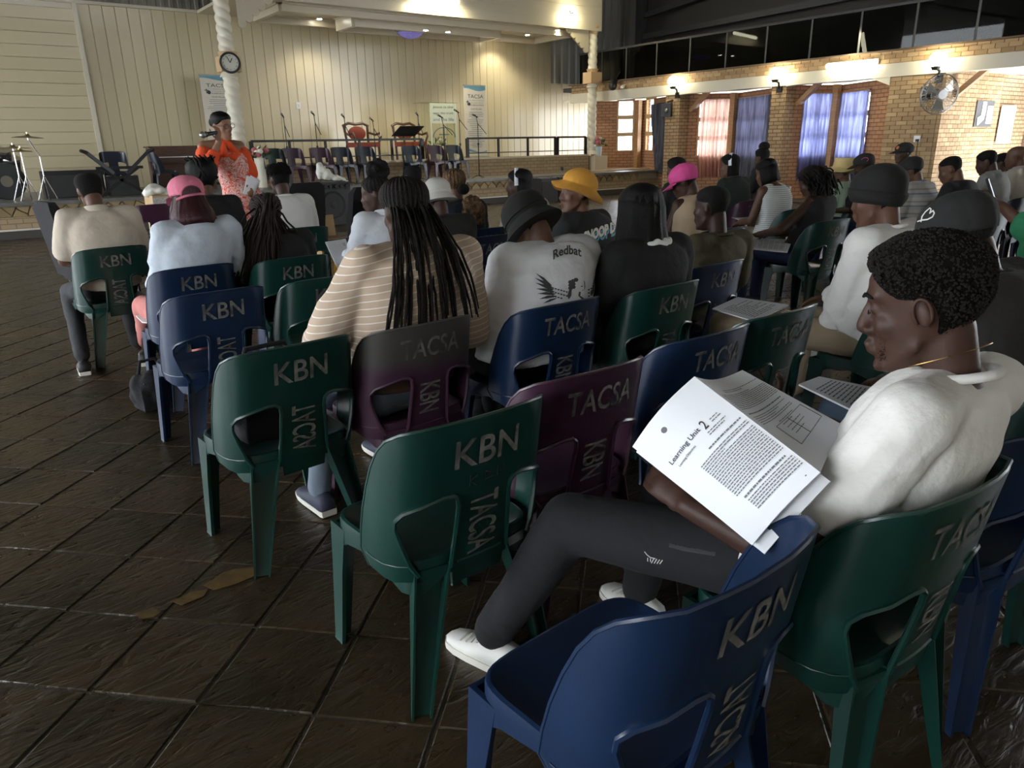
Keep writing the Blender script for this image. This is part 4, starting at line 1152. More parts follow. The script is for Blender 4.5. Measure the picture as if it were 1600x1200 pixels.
# big PA monitor with a plastic bag on top
g = G(518, 352); Y = g.y
t, xc, w_, zf, zt_ = cabinet(489, 546, 286, 352, Y, .45, 'big black speaker with a row of knobs and a carrier bag on top', 'floor_speaker', cones=((-.02, .48, .24),), z0=0.0, m='black_paint')
MB().box((xc, Y - .03, zt_ - .075), (w_ * .96, .04, .13)).build('knob_panel', 'grille', t)
for k in range(6): MB().lathe([(.035, 0), (.03, .03), (.005, .03)], 12, Matrix.Translation((xc + (k - 2.5) * w_ * .15, Y - .055, zt_ - .075)) @ Matrix.Rotation(pi / 2, 4, 'X')).build('knob', 'black_rubber', t, smooth=True)
MB().lathe([(.045, 0), (.04, .004)], 14, Matrix.Translation((xc + w_ * .36, Y - .04, zf + .12)) @ Matrix.Rotation(pi / 2, 4, 'X')).build('port', 'black_rubber', t)
q = MB(); 
for k in range(9):
    a = k / 8
    q.ell((xc - .16 + .42 * a, Y + .1 + .05 * sin(k * 2), zt_ + .05 + .16 * (1 - a) ** 2), (.09, .08, .04 + .13 * (1 - a) ** 2), Matrix.Rotation(.5 * sin(k), 3, 'Y'), n=10, m=6)
me = remesh(q, .02, 1, 'carrier_bag'); displace(me, lambda c: .02 * noise.noise(V(c) * 14))
tag(ob('carrier_bag', me, 'plastic_bag'), 'crumpled white plastic carrier bag on the black speaker', 'bag')
# cardboard box with ribbon in front of it, paper cartons by the stage
Y = 8.2; a, b = AY(489, 340, Y), AY(532, 338, Y); zt_ = a.z; xc = (a.x + b.x) / 2; w_ = b.x - a.x; zm = AY(510, 372, Y).z
t = thing('cardboard_box', 'brown cardboard box tied with yellow ribbon and printed with characters', 'box', (xc, Y, 0), world=True)
MB().box((xc, Y, zm / 2), (w_, w_, zm)).build('carton', 'cardboard', t)
MB().box((xc, Y + w_ / 2 + .03, (zm + zt_) / 2), (w_, .01, zt_ - zm), Matrix.Rotation(radians(-8), 3, 'X')).build('flap', 'cardboard', t)
MB().box((xc, Y - w_ / 2 - .05, zm - .01), (w_, .12, .008), Matrix.Rotation(radians(-25), 3, 'X')).build('flap', 'cardboard', t)
MB().box((xc - .02, Y - w_ / 2 - .006, zm / 2), (.035, .012, zm)).build('ribbon', 'ribbon', t)
MB().ell((xc - .02, Y - w_ / 2 - .03, zm - .03), (.07, .03, .04), n=10, m=6).build('bow', 'ribbon', t, smooth='all')
def glyph(mb, x0, z0, s_, strokes):
    for (ax, az, bx, bz) in strokes: mb.bar((x0 + ax * s_, Y - w_ / 2 - .006, z0 + az * s_), (x0 + bx * s_, Y - w_ / 2 - .006, z0 + bz * s_), .012, .004, (0, 1, 0))
q = MB(); glyph(q, xc - .16, zm - .30, .09, ((0, .85, 1, .85), (.3, 1, .3, .7), (.7, 1, .7, .7), (.1, .6, .9, .6), (.1, .6, .1, .48), (.9, .6, .9, .48), (0, .35, 1, .35), (.5, .5, .5, 0), (.5, .35, .1, .05), (.5, .35, .9, .05)))
q.build('printed_character', 'print_dark', t)['kind'] = 'stuff'
q = MB(); glyph(q, xc - .04, zm - .30, .09, ((.2, 1, .2, 0), (0, .75, .4, .75), (.2, .7, 0, .35), (.65, 1, .45, .7), (.6, .85, .95, .85), (.95, .85, .5, .45), (.55, .7, 1, .45), (.55, .35, .95, .35), (.55, .35, .55, 0), (.95, .35, .95, 0), (.55, .02, .95, .02)))
q.build('printed_character', 'print_dark', t)['kind'] = 'stuff'
Y = 10.3; a, b = AY(231, 305, Y), AY(268, 300, Y); xc = (a.x + b.x) / 2; w_ = b.x - a.x; zt_ = a.z
t = thing('carton', 'open carton stuffed with white plastic beyond the purple chair', 'box', (xc, Y, 0), world=True)
MB().box((xc, Y, zt_ / 2), (w_, .5, zt_)).build('box', 'cardboard', t)
MB().box((xc - .02, Y - .256, zt_ - .14), (w_ * .9, .008, .24)).build('newspaper', mat('newsprint', (.50, .49, .46), .8, var=.4, vscale=60), t)
q = MB()
for k in range(7): q.ell((xc - .12 + .05 * k, Y - .02 * (k % 3), zt_ + .03 + .04 * sin(k * 1.3)), (.08, .10, .07), n=10, m=6)
me = remesh(q, .02, 1, 'plastic'); displace(me, lambda c: .025 * noise.noise(V(c) * 11)); shift_mesh(me, (xc, Y, 0)); ob('plastic_lining', me, 'plastic_bag', t)

# ---- lamps
def wall_lamp(px, py, label, energy=3.5):
    p = AX(px, py, XR - .24); t = thing('wall_lamp', label, 'lamp', (XR, p.y, p.z), world=True, group='globe wall lamps under the gallery')
    MB().tube([(XR - .06, p.y, p.z - .32), (XR - .13, p.y - .03, p.z - .2), (XR - .2, p.y, p.z - .16)], .025, 8).build('arm', 'black_metal', t)
    MB().lathe([(.06, -.06), (.09, 0), (.05, .02)], 14, Matrix.Translation((p.x, p.y, p.z - .13))).build('holder', 'black_metal', t)
    MB().box((XR - .05, p.y, p.z - .34), (.05, .12, .14)).build('back_plate', 'black_metal', t)
    MB().ell(p, (.14, .14, .14), n=20, m=12).build('globe', 'lamp_warm', t, smooth='all')
    light('lamp', 'POINT', p - V((.26, 0, 0)), energy, (1, .87, .58), .1, t)
wall_lamp(1052, 127, 'glowing globe lamp on the pillar beside the pink curtain'); wall_lamp(1212, 115, 'glowing globe lamp on the pillar between two curtained bays'); wall_lamp(1464, 93, 'glowing globe lamp above the wall fan')
a, b = AX(1292, 104, XR - .14), AX(1370, 97, XR - .14)
t = thing('fluorescent_lamp', 'fluorescent tube lamp on the cream beam near the fan', 'lamp', ((a.x + b.x) / 2, (a.y + b.y) / 2, a.z), world=True)
MB().bar(a + V((.06, 0, .02)), b + V((.06, 0, .02)), .05, .10).build('housing', 'cream_paint', t); MB().tube([a, b], .05, 10).build('tube', 'lamp_tube', t, smooth=True)
light('lamp', 'AREA', (a + b) / 2 - V((.28, 0, .05)), 7, (1, .93, .68), 1.6, t, (0, radians(-60), 0), size_y=.1)
a, b = AY(648, 1, YP - .14), AY(716, 3, YP - .14)
t = thing('fluorescent_lamp', 'bright fluorescent tube lamp on the fascia above the stage', 'lamp', (a + b) / 2, world=True)
MB().bar(a + V((0, .05, .02)), b + V((0, .05, .02)), .05, .12).build('housing', 'cream_paint', t); MB().tube([a, b], .05, 10).build('tube', 'lamp_tube', t, smooth=True)
light('lamp', 'AREA', (a + b) / 2 - V((0, .22, .10)), 18, (1, .93, .66), 1.4, t, (radians(20), 0, 0), size_y=.1)
labs = ['small bright downlight leftmost in the stage ceiling', 'small bright downlight near the middle of the stage ceiling', 'small bright downlight just right of the middle one', 'small bright downlight above the narrow banner',
        'small bright downlight right of the one above the banner', 'small bright downlight close to the far column', 'small bright downlight on the soffit beside the fascia corner']
for (px, py), lab in zip(((499, 29), (664, 24), (699, 27), (766, 55), (783, 62), (824, 54), (871, 45)), labs):
    z_ = can_z - (.31 if px in (664, 699) else .03); p = G(px, py, z_)
    if p.y > YB - .3: p = AY(px, py, YB - .5); p.z = z_
    if p.y < YP + .2: p = AY(px, py, YP + .35); p.z = z_
    t = thing('downlight', lab, 'lamp', p, world=True, group='stage ceiling downlights')
    MB().lathe([(.055, .0), (.09, -.012), (.09, .0)], 16, Matrix.Translation(p)).build('ring', 'chrome', t); MB().lathe([(.055, -.008), (.055, -.02)], 16, Matrix.Translation(p)).build('bulb', 'lamp_spot', t)
    light('lamp', 'SPOT', p - V((0, 0, .05)), 48, (1, .9, .68), .06, t, (0, 0, 0), spot=radians(130))
p = AY(893, 21, YP - .2); t = thing('twin_spotlight', 'twin bulb spotlight on the fascia near the far column', 'lamp', p, world=True)
MB().box(p + V((0, .14, .03)), (.1, .06, .1)).build('back_plate', 'black_metal', t)
for s_ in (-1, 1):
    MB().tube([p + V((0, .12, .03)), p + V((s_ * .13, .04, .02))], .015, 6).build('arm', 'black_metal', t); MB().ell(p + V((s_ * .15, 0, -.02)), (.06, .06, .07), n=12, m=8).build('bulb', 'lamp_spot', t, smooth='all')
light('lamp', 'POINT', p - V((0, .15, .1)), 14, (1, .88, .5), .08, t)
q = G(641, 52, can_z - .36); q = AY(641, 50, YP + 1.5)
t = thing('chandelier', 'round crystal ceiling lamp with violet glow over the stage', 'lamp', q, world=True)
MB().lathe([(.42, .06), (.44, .03), (.40, .0)], 32, Matrix.Translation(q)).build('ring', 'chrome', t, smooth=True)
MB().lathe([(.36, .05), (.33, -.05), (.2, -.13), (.04, -.17)], 32, Matrix.Translation(q)).build('crystal_bowl', 'crystal', t)
MB().lathe([(.30, .03), (.28, .0), (.05, -.01)], 32, Matrix.Translation(q)).build('led_ring', 'purple_led', t)
# light switch
p = AY(466.5, 165, YB + .03); t = thing('light_switch', 'small white light switch on the stage wall', 'switch', p, world=True)
MB().box(p, (.12, .02, .16)).build('plate', 'paper_white', t); MB().box(p - V((0, .012, 0)), (.04, .012, .06)).build('rocker', 'white_line', t)
# ---- wall fan
hub = AX(1467, 147, XR - .55); mnt = AX(1446, 146, XR - .02)
t = thing('wall_fan', 'round caged wall fan on the brick pillar', 'fan', (XR, mnt.y, mnt.z), world=True)
ax = V((-.55, -.80, -.10)).normalized()
Mf = Matrix.Translation(hub) @ V((0, 0, 1)).rotation_difference(ax).to_matrix().to_4x4()
cg = MB()
for rr, zz in ((.36, 0), (.36, .03), (.30, .09), (.22, .12), (.12, .13), (.30, -.06), (.2, -.1)):
    cg.tube([Mf @ V((rr * cos(k * pi / 18), rr * sin(k * pi / 18), zz)) for k in range(37)], .008 if rr > .33 else .004, 5, cap=False)
for k in range(36):
    a = k * pi / 18; cg.tube([Mf @ V((.05 * cos(a), .05 * sin(a), .135)), Mf @ V((.22 * cos(a), .22 * sin(a), .12)), Mf @ V((.36 * cos(a), .36 * sin(a), .0)), Mf @ V((.2 * cos(a), .2 * sin(a), -.1))], .003, 4)
cg.build('cage', 'steel_grey', t)['kind'] = 'stuff'
for k in range(3):
    a = k * 2.094
    MB().loft([[Mf @ V((.05 * cos(a - .5), .05 * sin(a - .5), .0)), Mf @ V((.3 * cos(a - .35), .3 * sin(a - .35), -.03)), Mf @ V((.31 * cos(a + .35), .31 * sin(a + .35), .05)), Mf @ V((.05 * cos(a + .5), .05 * sin(a + .5), .03))],
               [Mf @ V((.05 * cos(a - .5), .05 * sin(a - .5), .006)), Mf @ V((.3 * cos(a - .35), .3 * sin(a - .35), -.024)), Mf @ V((.31 * cos(a + .35), .31 * sin(a + .35), .056)), Mf @ V((.05 * cos(a + .5), .05 * sin(a + .5), .036))]]).build('blade', 'steel_grey', t)
MB().lathe([(.09, .13), (.08, .145), (.02, .15)], 20, Mf).build('badge', 'paper_white', t, smooth=True)
MB().lathe([(.1, -.3), (.11, -.2), (.1, -.1)], 16, Mf).build('motor', 'black_metal', t, smooth=True)
MB().tube([Mf @ V((0, 0, -.25)), mnt + V((-.12, 0, -.05)), mnt], .04, 8).build('arm', 'black_metal', t); MB().box(mnt, (.05, .18, .26)).build('wall_plate', 'black_metal', t)
# socket with plug
p = AX(1433, 217, XR - .02); t = thing('wall_socket', 'white wall socket with a black plug under the fan', 'socket', p, world=True)
MB().box(p, (.025, .13, .13)).build('plate', 'paper_white', t); MB().box(p - V((.03, .02, .03)), (.05, .05, .05)).build('plug', 'black_rubber', t)
MB().tube([p + V((-.02, -.03, -.05)), p + V((-.01, -.03, -.4)), p + V((0, -.03, -1.1))], .006, 5).build('cable', 'black_rubber', t)
# things hung on the alcove wall
Yw = P3[0] - .035
def quadp(c): return [AY(x, y, Yw) for x, y in c]
t = thing('notice_board', 'grey display board with white papers on the alcove wall', 'notice board', AY(1538, 180, Yw), world=True)
z0, z1 = AY(1540, 198, Yw).z, AY(1540, 157, Yw).z; x0, x1 = AY(1524, 180, Yw).x, AY(1551, 178, Yw).x
MB().box(((x0 + x1) / 2, Yw + .01, (z0 + z1) / 2), (x1 - x0, .03, z1 - z0)).build('board', mat('board_grey', (.10, .10, .105), .6), t)
for (u0, u1, v0, v1) in ((.62, .95, .12, .80), (.30, .52, .42, .95)):
    MB().box((x0 + (x1 - x0) * (u0 + u1) / 2, Yw - .012, z0 + (z1 - z0) * (v0 + v1) / 2), ((x1 - x0) * (u1 - u0), .004, (z1 - z0) * (v1 - v0))).build('sheet', 'paper_white', t)
q = MB().loft([[(x0 + .1, Yw - .014, z0 + .02), (x0 + (x1 - x0) * .45, Yw - .014, z0 + .15), (x0 + (x1 - x0) * .42, Yw - .014, z0 + (z1 - z0) * .5), (x0 + .06, Yw - .014, z0 + .18)], [(x0 + .1, Yw - .03, z0 + .02), (x0 + (x1 - x0) * .45, Yw - .03, z0 + .15), (x0 + (x1 - x0) * .42, Yw - .03, z0 + (z1 - z0) * .5), (x0 + .06, Yw - .03, z0 + .18)]]); q.build('folded_sheet', 'paper_white', t)
x0, x1 = AY(1561, 195, Yw).x, AY(1581, 195, Yw).x; z0, z1 = AY(1570, 223, Yw).z, AY(1572, 166, Yw).z
t = thing('picture_frame', 'tall narrow cream framed board on the alcove wall', 'picture', ((x0 + x1) / 2, Yw, z0), world=True)
MB().box(((x0 + x1) / 2, Yw + .005, (z0 + z1) / 2), (x1 - x0, .02, z1 - z0)).build('panel', 'cream_paint', t)
for q_ in (((x0, z0), (x1, z0)), ((x0, z1), (x1, z1)), ((x0, z0), (x0, z1)), ((x1, z0), (x1, z1))): MB().bar((q_[0][0], Yw - .01, q_[0][1]), (q_[1][0], Yw - .01, q_[1][1]), .03, .03).build('frame_bar', 'paper_white', t)
# small loudspeaker on the pillar and ceiling lights in the bays
p = AX(1042, 172, XR - .12); t = thing('wall_speaker', 'small dark loudspeaker bracketed to the pillar beside the grey curtain', 'speaker', p, world=True)
MB().box(p, (.22, .26, .34), Matrix.Rotation(.5, 3, 'Z')).build('case', 'black_paint', t); MB().bar(p + V((0, 0, .2)), (XR + .03, p.y - .1, p.z + .25), .05, .05).build('bracket', 'black_metal', t)
MB().ell(p + V((-.1, -.07, -.02)), (.05, .05, .06), n=10, m=6).build('cone', 'steel_grey', t, smooth='all')
# black spotlight beside the column, small camera
p = AX(960, 126, XR - .25); t = thing('stage_spotlight', 'black stage spotlight hanging beside the far column under the gallery glass', 'spotlight', p, world=True)
MB().caps(p, p + V((-.18, -.12, -.16)), .09, .12, 12).build('can', 'black_paint', t, smooth=True); MB().tube([p, (XR - .02, p.y, p.z + .25)], .02, 6).build('bracket', 'black_metal', t)
p = AX(974, 135, XR - .1); t = thing('security_camera', 'small white security camera at the beam end near the column', 'camera', p, world=True)
MB().caps(p, p + V((-.12, -.06, -.03)), .045, .05, 10).build('body', 'paper_white', t, smooth=True); MB().tube([p, (XR, p.y, p.z + .06)], .015, 6).build('arm', 'paper_white', t)
# ================================================================== PEOPLE
def skin(name, c): mat(name, c, .5, spec=.28, var=.18, vscale=14, bump=.06, bscale=220)
skin('skin_deep', (.042, .022, .016)); skin('skin_dark', (.062, .031, .021)); skin('skin_brown', (.115, .058, .037)); skin('skin_light', (.30, .16, .10)); skin('skin_hero', (.058, .028, .020))
mat('hair_black', (.008, .007, .007), .85, spec=.2, bump=.5, bscale=160); mat('hair_soft', (.004, .0036, .0036), .5, spec=.16, bump=.4, bscale=60, stretch=(6, 6, 1)); mat('hair_afro', (.012, .010, .009), .95, spec=.1, bump=1.0, bscale=260, var=.4, vscale=120)
mat('hair_braid', (.010, .0075, .007), .55, spec=.2, bump=.6, bscale=220); mat('hair_red', (.034, .0045, .008), .45, spec=.25, bump=.4, bscale=60, stretch=(6, 6, 1)); mat('hair_blond', (.20, .105, .035), .7, bump=.7, bscale=90, var=.7, vscale=40, col2=(.035, .018, .008))
mat('hair_brown_braid', (.030, .021, .018), .6, spec=.2, bump=.6, bscale=220); mat('lips', (.16, .055, .045), .4); mat('eye_white', (.5, .48, .45), .3); mat('beard', (.010, .007, .006), 1.0, spec=.05)
def fabric(name, c, var=.06, **k): return mat(name, c, k.pop('rough', .9), var=var, vscale=5, bump=k.pop('bump', .25), bscale=k.pop('bscale', 26), **k)
for n_, c_ in dict(tee_white=(.74, .73, .70), cream_polo=(.60, .53, .43), denim_pale=(.52, .58, .66), black_tee=(.0065, .0065, .007), charcoal=(.017, .017, .017), shirt_white=(.70, .74, .80), hoodie_white=(.74, .75, .78),
                    olive=(.075, .066, .034), cream_knit=(.62, .56, .44), tan_knit=(.42, .32, .21), bottle_green=(.013, .022, .019), mint=(.36, .46, .33), grey_shirt=(.24, .24, .24), sand_shirt=(.46, .42, .36), green_shirt=(.022, .19, .085),
                    jean_blue=(.016, .024, .075), jean_mid=(.075, .115, .16), black_trouser=(.008, .009, .011), khaki=(.30, .235, .155), salmon=(.55, .20, .18), denim_navy=(.015, .022, .036), charcoal_tee=(.024, .022, .022),
                    pink_cap=(.66, .19, .28), hot_pink=(.62, .07, .26), mustard=(.56, .27, .035), straw=(.58, .45, .20), black_hat=(.0065, .006, .006), hat_white=(.62, .61, .56), cap_black=(.013, .013, .013), orange_cloth=(.75, .085, .02), grey_jean=(.026, .028, .032), jean_grey_blue=(.15, .19, .24)).items(): fabric(n_, c_)
stripe_mat('tan_stripe', (.50, .385, .285), [(.84, (.72, .68, .62))], .025, 'Z', rot=(.0, radians(9), 0))
stripe_mat('tank_stripe', (.66, .68, .66), [(.55, (.40, .43, .43))], .018, 'Z')
stripe_mat('polo_stripe', (.34, .33, .31), [(.25, (.13, .18, .26)), (.35, (.40, .39, .36)), (.6, (.26, .24, .20)), (.72, (.40, .39, .36))], .11, 'Z')
def floral():
    m = bpy.data.materials.new('floral'); m.use_nodes = True; nt = m.node_tree; b = nt.nodes['Principled BSDF']; b.inputs['Roughness'].default_value = .8
    tc = nt.nodes.new('ShaderNodeTexCoord'); n = nt.nodes.new('ShaderNodeTexNoise'); n.inputs['Scale'].default_value = 13; n.inputs['Detail'].default_value = 2; n.inputs['Distortion'].default_value = 3.5
    r = nt.nodes.new('ShaderNodeValToRGB'); cs = [(.30, (.60, .07, .03)), (.43, (.72, .30, .26)), (.48, (.66, .60, .52)), (.53, (.42, .03, .06)), (.58, (.68, .62, .55)), (.64, (.65, .12, .03))]
    r.color_ramp.interpolation = 'CONSTANT'; r.color_ramp.elements[0].color = (.65, .10, .03, 1); r.color_ramp.elements[0].position = 0; r.color_ramp.elements[1].position = cs[0][0]; r.color_ramp.elements[1].color = (*cs[0][1], 1)
    for p_, c_ in cs[1:]: e = r.color_ramp.elements.new(p_); e.color = (*c_, 1)
    nt.links.new(tc.outputs['Object'], n.inputs[0]); nt.links.new(n.outputs['Fac'], r.inputs[0]); nt.links.new(r.outputs[0], b.inputs['Base Color']); MATS['floral'] = m
floral()
mat('shoe_white', (.66, .66, .62), .5); mat('shoe_black', (.015, .015, .017), .6); mat('shoe_navy', (.03, .035, .06), .7); mat('sole_white', (.62, .60, .54), .6)
mat('gold', (.42, .27, .10), .3, 1.0)

# ---- head: horizontal sections (z, front y, back y, half width)
HS = [(-.120, .062, .030, .016), (-.112, .078, .012, .030), (-.095, .087, -.004, .043), (-.072, .089, -.022, .052), (-.045, .088, -.055, .061), (-.015, .087, -.080, .0675), (.015, .084, -.093, .072),
      (.045, .090, -.099, .0755), (.070, .087, -.0985, .0755), (.090, .074, -.088, .069), (.105, .052, -.068, .055), (.115, .026, -.040, .034), (.119, .008, -.018, .014)]
def hsec(z):
    if z <= HS[0][0]: return HS[0][1:]
    for a, b in zip(HS, HS[1:]):
        if a[0] <= z <= b[0]:
            t = (z - a[0]) / (b[0] - a[0]); return tuple(a[i] + (b[i] - a[i]) * t for i in (1, 2, 3))
    return HS[-1][1:]
def hpt(phi, z, k=0.0):
    """head surface point; phi = 0 face, growing towards the head's left (-x) for negative"""
    yf, yb, hw = hsec(z); yc, d = (yf + yb) / 2 - .01, (yf - yb) / 2
    # widest a little behind the middle
    p = V((hw * sin(phi), yc + (d + (.01 if cos(phi) > 0 else -.01)) * cos(phi), z))
    if k:
        n = V((p.x / .075, (p.y + .01) / .095, max(-.2, (z - .03) / .09) * .9)); n.normalize(); p = p + n * k
    return p
def head_mb(M, nose=1.0, jaw=1.0, ears=True):
    mb = MB(); N = 28
    mb.loft([[M @ hpt(2 * pi * j / N, z) for j in range(N)] for z, *_ in HS])
    P = lambda x, y, z: M @ V((x, y, z))
    mb.caps(P(0, .086, .028), P(0, .104, -.022), .009, .0135 * nose, 10)
    for s_ in (-1, 1):
        mb.ell(P(s_ * .0145 * nose, .094, -.028), (.0115 * nose, .012, .009)); mb.ell(P(s_ * .036, .055, -.020), (.025, .027, .027)); mb.caps(P(s_ * .012, .086, .040), P(s_ * .048, .066, .038), .010, .009, 8)
        mb.ell(P(s_ * .031, .076, .014), (.014, .011, .010))
        mb.caps(P(s_ * .055, .01, -.06), P(s_ * .022, .07, -.103), .012 * jaw, .014, 8)
        if ears:
            E_ = M.to_3x3() @ Matrix.Rotation(s_ * .35, 3, 'Z') @ Matrix.Rotation(-.2, 3, 'X')
            mb.ell(P(s_ * .077, -.012, .002), (.009, .017, .028), E_)
    mb.ell(P(0, .096, -.057), (.024, .013, .009)); mb.ell(P(0, .094, -.072), (.021, .013, .010)); mb.ell(P(0, .083, -.103), (.022, .016, .016))
    return mb
def hairline(phi, front=.078, nape=-.070, side=.0):
    a = abs((phi + pi) % (2 * pi) - pi)
    keys = [(0, front), (.55, front - .004), (.85, front - .028), (1.15, .022 + side), (1.45, .018 + side), (1.75, .012 + side), (2.05, -.035), (2.5, nape), (pi, nape)]
    for (p0, z0), (p1, z1) in zip(keys, keys[1:]):
        if p0 <= a <= p1: return z0 + (z1 - z0) * (a - p0) / (p1 - p0)
    return nape
def scalp(M, thick, hl=hairline, amp=0.0, nf=60, top=0.0, rows=None, taper=.25, nphi=64, nv=16, edge=.18):
    rings = []
    for i in range(nv + 1):
        v = i / nv; ring = []
        for j in range(nphi):
            phi = 2 * pi * j / nphi; z0 = hl(phi); z1 = .1185
            z = z0 + (z1 - z0) * sin(v * pi / 2) ** .9 if v < 1 else z1
            k = thick * (edge + (1 - edge) * min(1, v / taper)) + top * max(0, (z - .04) / .08)
            if rows: k += rows(phi, v)
            if amp: k += amp * noise.noise(hpt(phi, z, thick) * nf)
            ring.append(M @ hpt(phi, z, k))
        rings.append(ring)
    return MB().loft(rings)
def hand(mb, wrist, d, up, s=1.0, curl=.5, side=1):
    """wrist, pointing direction, palm-back direction; side = +1 thumb on d x up side"""
    d = V(d).normalized(); up = (V(up) - d * V(up).dot(d)).normalized(); l = d.cross(up) * side
    w = V(wrist)
    for k in range(3): mb.ell(w + d * (.025 + .026 * k) * s, (.036 * s, .028 * s, .016 * s), Matrix((l, d, up)).transposed(), n=10, m=6)
    for k, (L, off) in enumerate(((.070, .030), (.078, .010), (.073, -.010), (.058, -.029))):
        p = w + d * .088 * s + l * off * s; a = 0.0; r = .0088 * s
        mb.caps(w + d * .05 * s + l * off * .9 * s, p, r, r, 8)
        for seg in (.45, .32, .25):
            a += curl * .7; dd = d * cos(a) - up * sin(a); q = p + dd * L * seg * s; mb.caps(p, q, r, r * .92, 8); p = q; r *= .92
    p = w + d * .03 * s + l * .034 * s; a = .75
    for seg in (.040, .030, .024):
        dd = (d * cos(a) + l * sin(a) - up * curl * .4).normalized(); q = p + dd * seg * s; mb.caps(p, q, .0105 * s, .0095 * s, 8); p = q; a -= .3
PEOPLE = {}
def bez(a, m, b, t): return a * (1 - t) ** 2 + m * 2 * t * (1 - t) + b * t * t
def person(label, head, hip, hyaw=0, hpitch=8, hroll=0, byaw=0, skin_='skin_dark', top='black_tee', sleeve='short', loose=.012, bottom='jean_blue', shoe='shoe_black', arms=None, knees=None, feet=None,
           build=1.0, voxel=.0125, wrinkle=.006, hands=None, neck_back=0.0, nose=1.0, scale=1.0, name='person', collar=None, low_neck=False, hscale=1.0, rise=0.0, hem=-.2, extra_top=(), thick_leg=1.0, sl=.72):
    head, hip = V(head), V(hip)
    Bz = Matrix.Rotation(radians(byaw), 3, 'Z'); bx, by = Bz @ V((1, 0, 0)), Bz @ V((0, 1, 0))
    Rh = Matrix.Rotation(radians(byaw + hyaw), 3, 'Z') @ Matrix.Rotation(radians(-hpitch), 3, 'X') @ Matrix.Rotation(radians(hroll), 3, 'Y')
    M = Matrix.Translation(head) @ Rh.to_4x4() @ Matrix.Scale(hscale, 4)
    nb = head + Rh @ V((0, -.035, -.085)) * hscale; N = nb + by * (-.016 - neck_back) + V((0, 0, -.044 + rise))
    foot0 = V((hip.x, hip.y, 0))
    t = thing(name, label, 'person', foot0, world=True)
    # spine
    mid = (hip + N) / 2 - by * .05
    prof = [(-.06, .165, .125), (.05, .182, .135), (.2, .172, .125), (.42, .168, .118), (.62, .182, .12), (.78, .188, .112), (.89, .165, .095), (.955, .108, .080), (1.0, .066, .066)]
    def torso(extra, t0=-.2, t1=1.01):
        rings = []
        for tt, a, b in prof:
            if tt < t0 or tt > t1: continue
            c = bez(hip, mid, N, max(0, tt)); tg = (bez(hip, mid, N, min(1, tt + .03)) - bez(hip, mid, N, max(0, tt - .03))).normalized()
            if tt < 0: c = c + tg * tt * .5
            dep = tg.cross(bx).normalized()
            ex = extra if tt < .97 else extra * .5
            rings.append([c + bx * ((a * build + ex) * (abs(cos(q)) ** .85) * (1 if cos(q) >= 0 else -1)) + dep * ((b * (.5 + .5 * build) + ex) * (abs(sin(q)) ** .9) * (1 if sin(q) >= 0 else -1)) for q in [2 * pi * j / 28 for j in range(28)]])
        return MB().loft(rings)
    SC = N - V((0, 0, .055)) - by * .005; sh = {s_: SC + bx * (s_ * .172 * build) for s_ in (-1, 1)}
    if arms is None:
        arms = {s_: (sh[s_] + bx * (s_ * .055) + by * .06 - V((0, 0, .27)), hip + bx * (s_ * .08) + by * .30 + V((0, 0, .13))) for s_ in (-1, 1)}
    else:
        arms = {s_: tuple(V(q) for q in arms[s_]) if s_ in arms else (sh[s_] + bx * (s_ * .055) + by * .06 - V((0, 0, .27)), hip + bx * (s_ * .08) + by * .30 + V((0, 0, .13))) for s_ in (-1, 1)}
    hj = {s_: hip + bx * (s_ * .088 * build) - V((0, 0, .01)) for s_ in (-1, 1)}
    if knees is None: knees = {s_: hip + bx * (s_ * .12) + by * .42 + V((0, 0, .0)) for s_ in (-1, 1)}
    else: knees = {s_: V(knees[s_]) for s_ in (-1, 1)}
    if feet is None: feet = {s_: V((knees[s_].x, knees[s_].y, .075)) + by * .02 for s_ in (-1, 1)}
    else: feet = {s_: V(feet[s_]) for s_ in (-1, 1)}
    # skin: one continuous body
    body = head_mb(M, nose)
    body.caps(head + Rh @ V((0, -.03, -.04)) * hscale, N - V((0, 0, .01)), .053 * hscale, .048, 14)
    body.join(torso(-.012 if sleeve != 'strap' else 0))
    for s_ in (-1, 1):
        e, w_ = arms[s_]
        body.limb([sh[s_] - V((0, 0, .01)), e, w_], [.050 * build ** .5, .040, .027]); body.caps(sh[s_], N - V((0, 0, .03)), .052, .045)
        hd_ = (hands or {}).get(s_)
        d_ = hd_[0] if hd_ else (w_ - e).normalized() * .8 + by * .3 - V((0, 0, .25)); u_ = hd_[1] if hd_ else V((0, 0, 1)) + bx * s_ * .3
        hand(body, w_, d_, u_, 1.0, hd_[2] if hd_ else .45, -s_)
        body.limb([hj[s_], knees[s_], feet[s_]], [.070, .050, .034])
    bme = remesh(body, voxel, 2 if voxel > .0065 else 7, 'body'); shift_mesh(bme, foot0); ob('body', bme, skin_, t)
    # shirt
    if top:
        sm = torso(loose, t0=hem, t1=.965 if low_neck else 1.01)
        for s_ in (-1, 1):
            e, w_ = arms[s_]
            if sleeve in ('short', 'long'):
                sm.caps(sh[s_], N - V((0, 0, .035)), .060 + loose, .050 + loose * .5)
                if sleeve == 'short': q = sh[s_].lerp(e, sl); sm.caps(sh[s_], q, .060 + loose, .062 + loose)
                else: sm.limb([sh[s_], e, e.lerp(w_, .93)], [.060 + loose, .052 + loose, .040 + loose * .6])
            elif sleeve == 'none': sm.caps(sh[s_] * .62 + N * .38 - V((0, 0, .02)), N - V((0, 0, .04)), .052 + loose, .05 + loose * .5)
        for c_, r_ in extra_top: sm.ell(c_, r_)
        me = remesh(sm, voxel, max(3, int(.055 / voxel)), 'shirt')
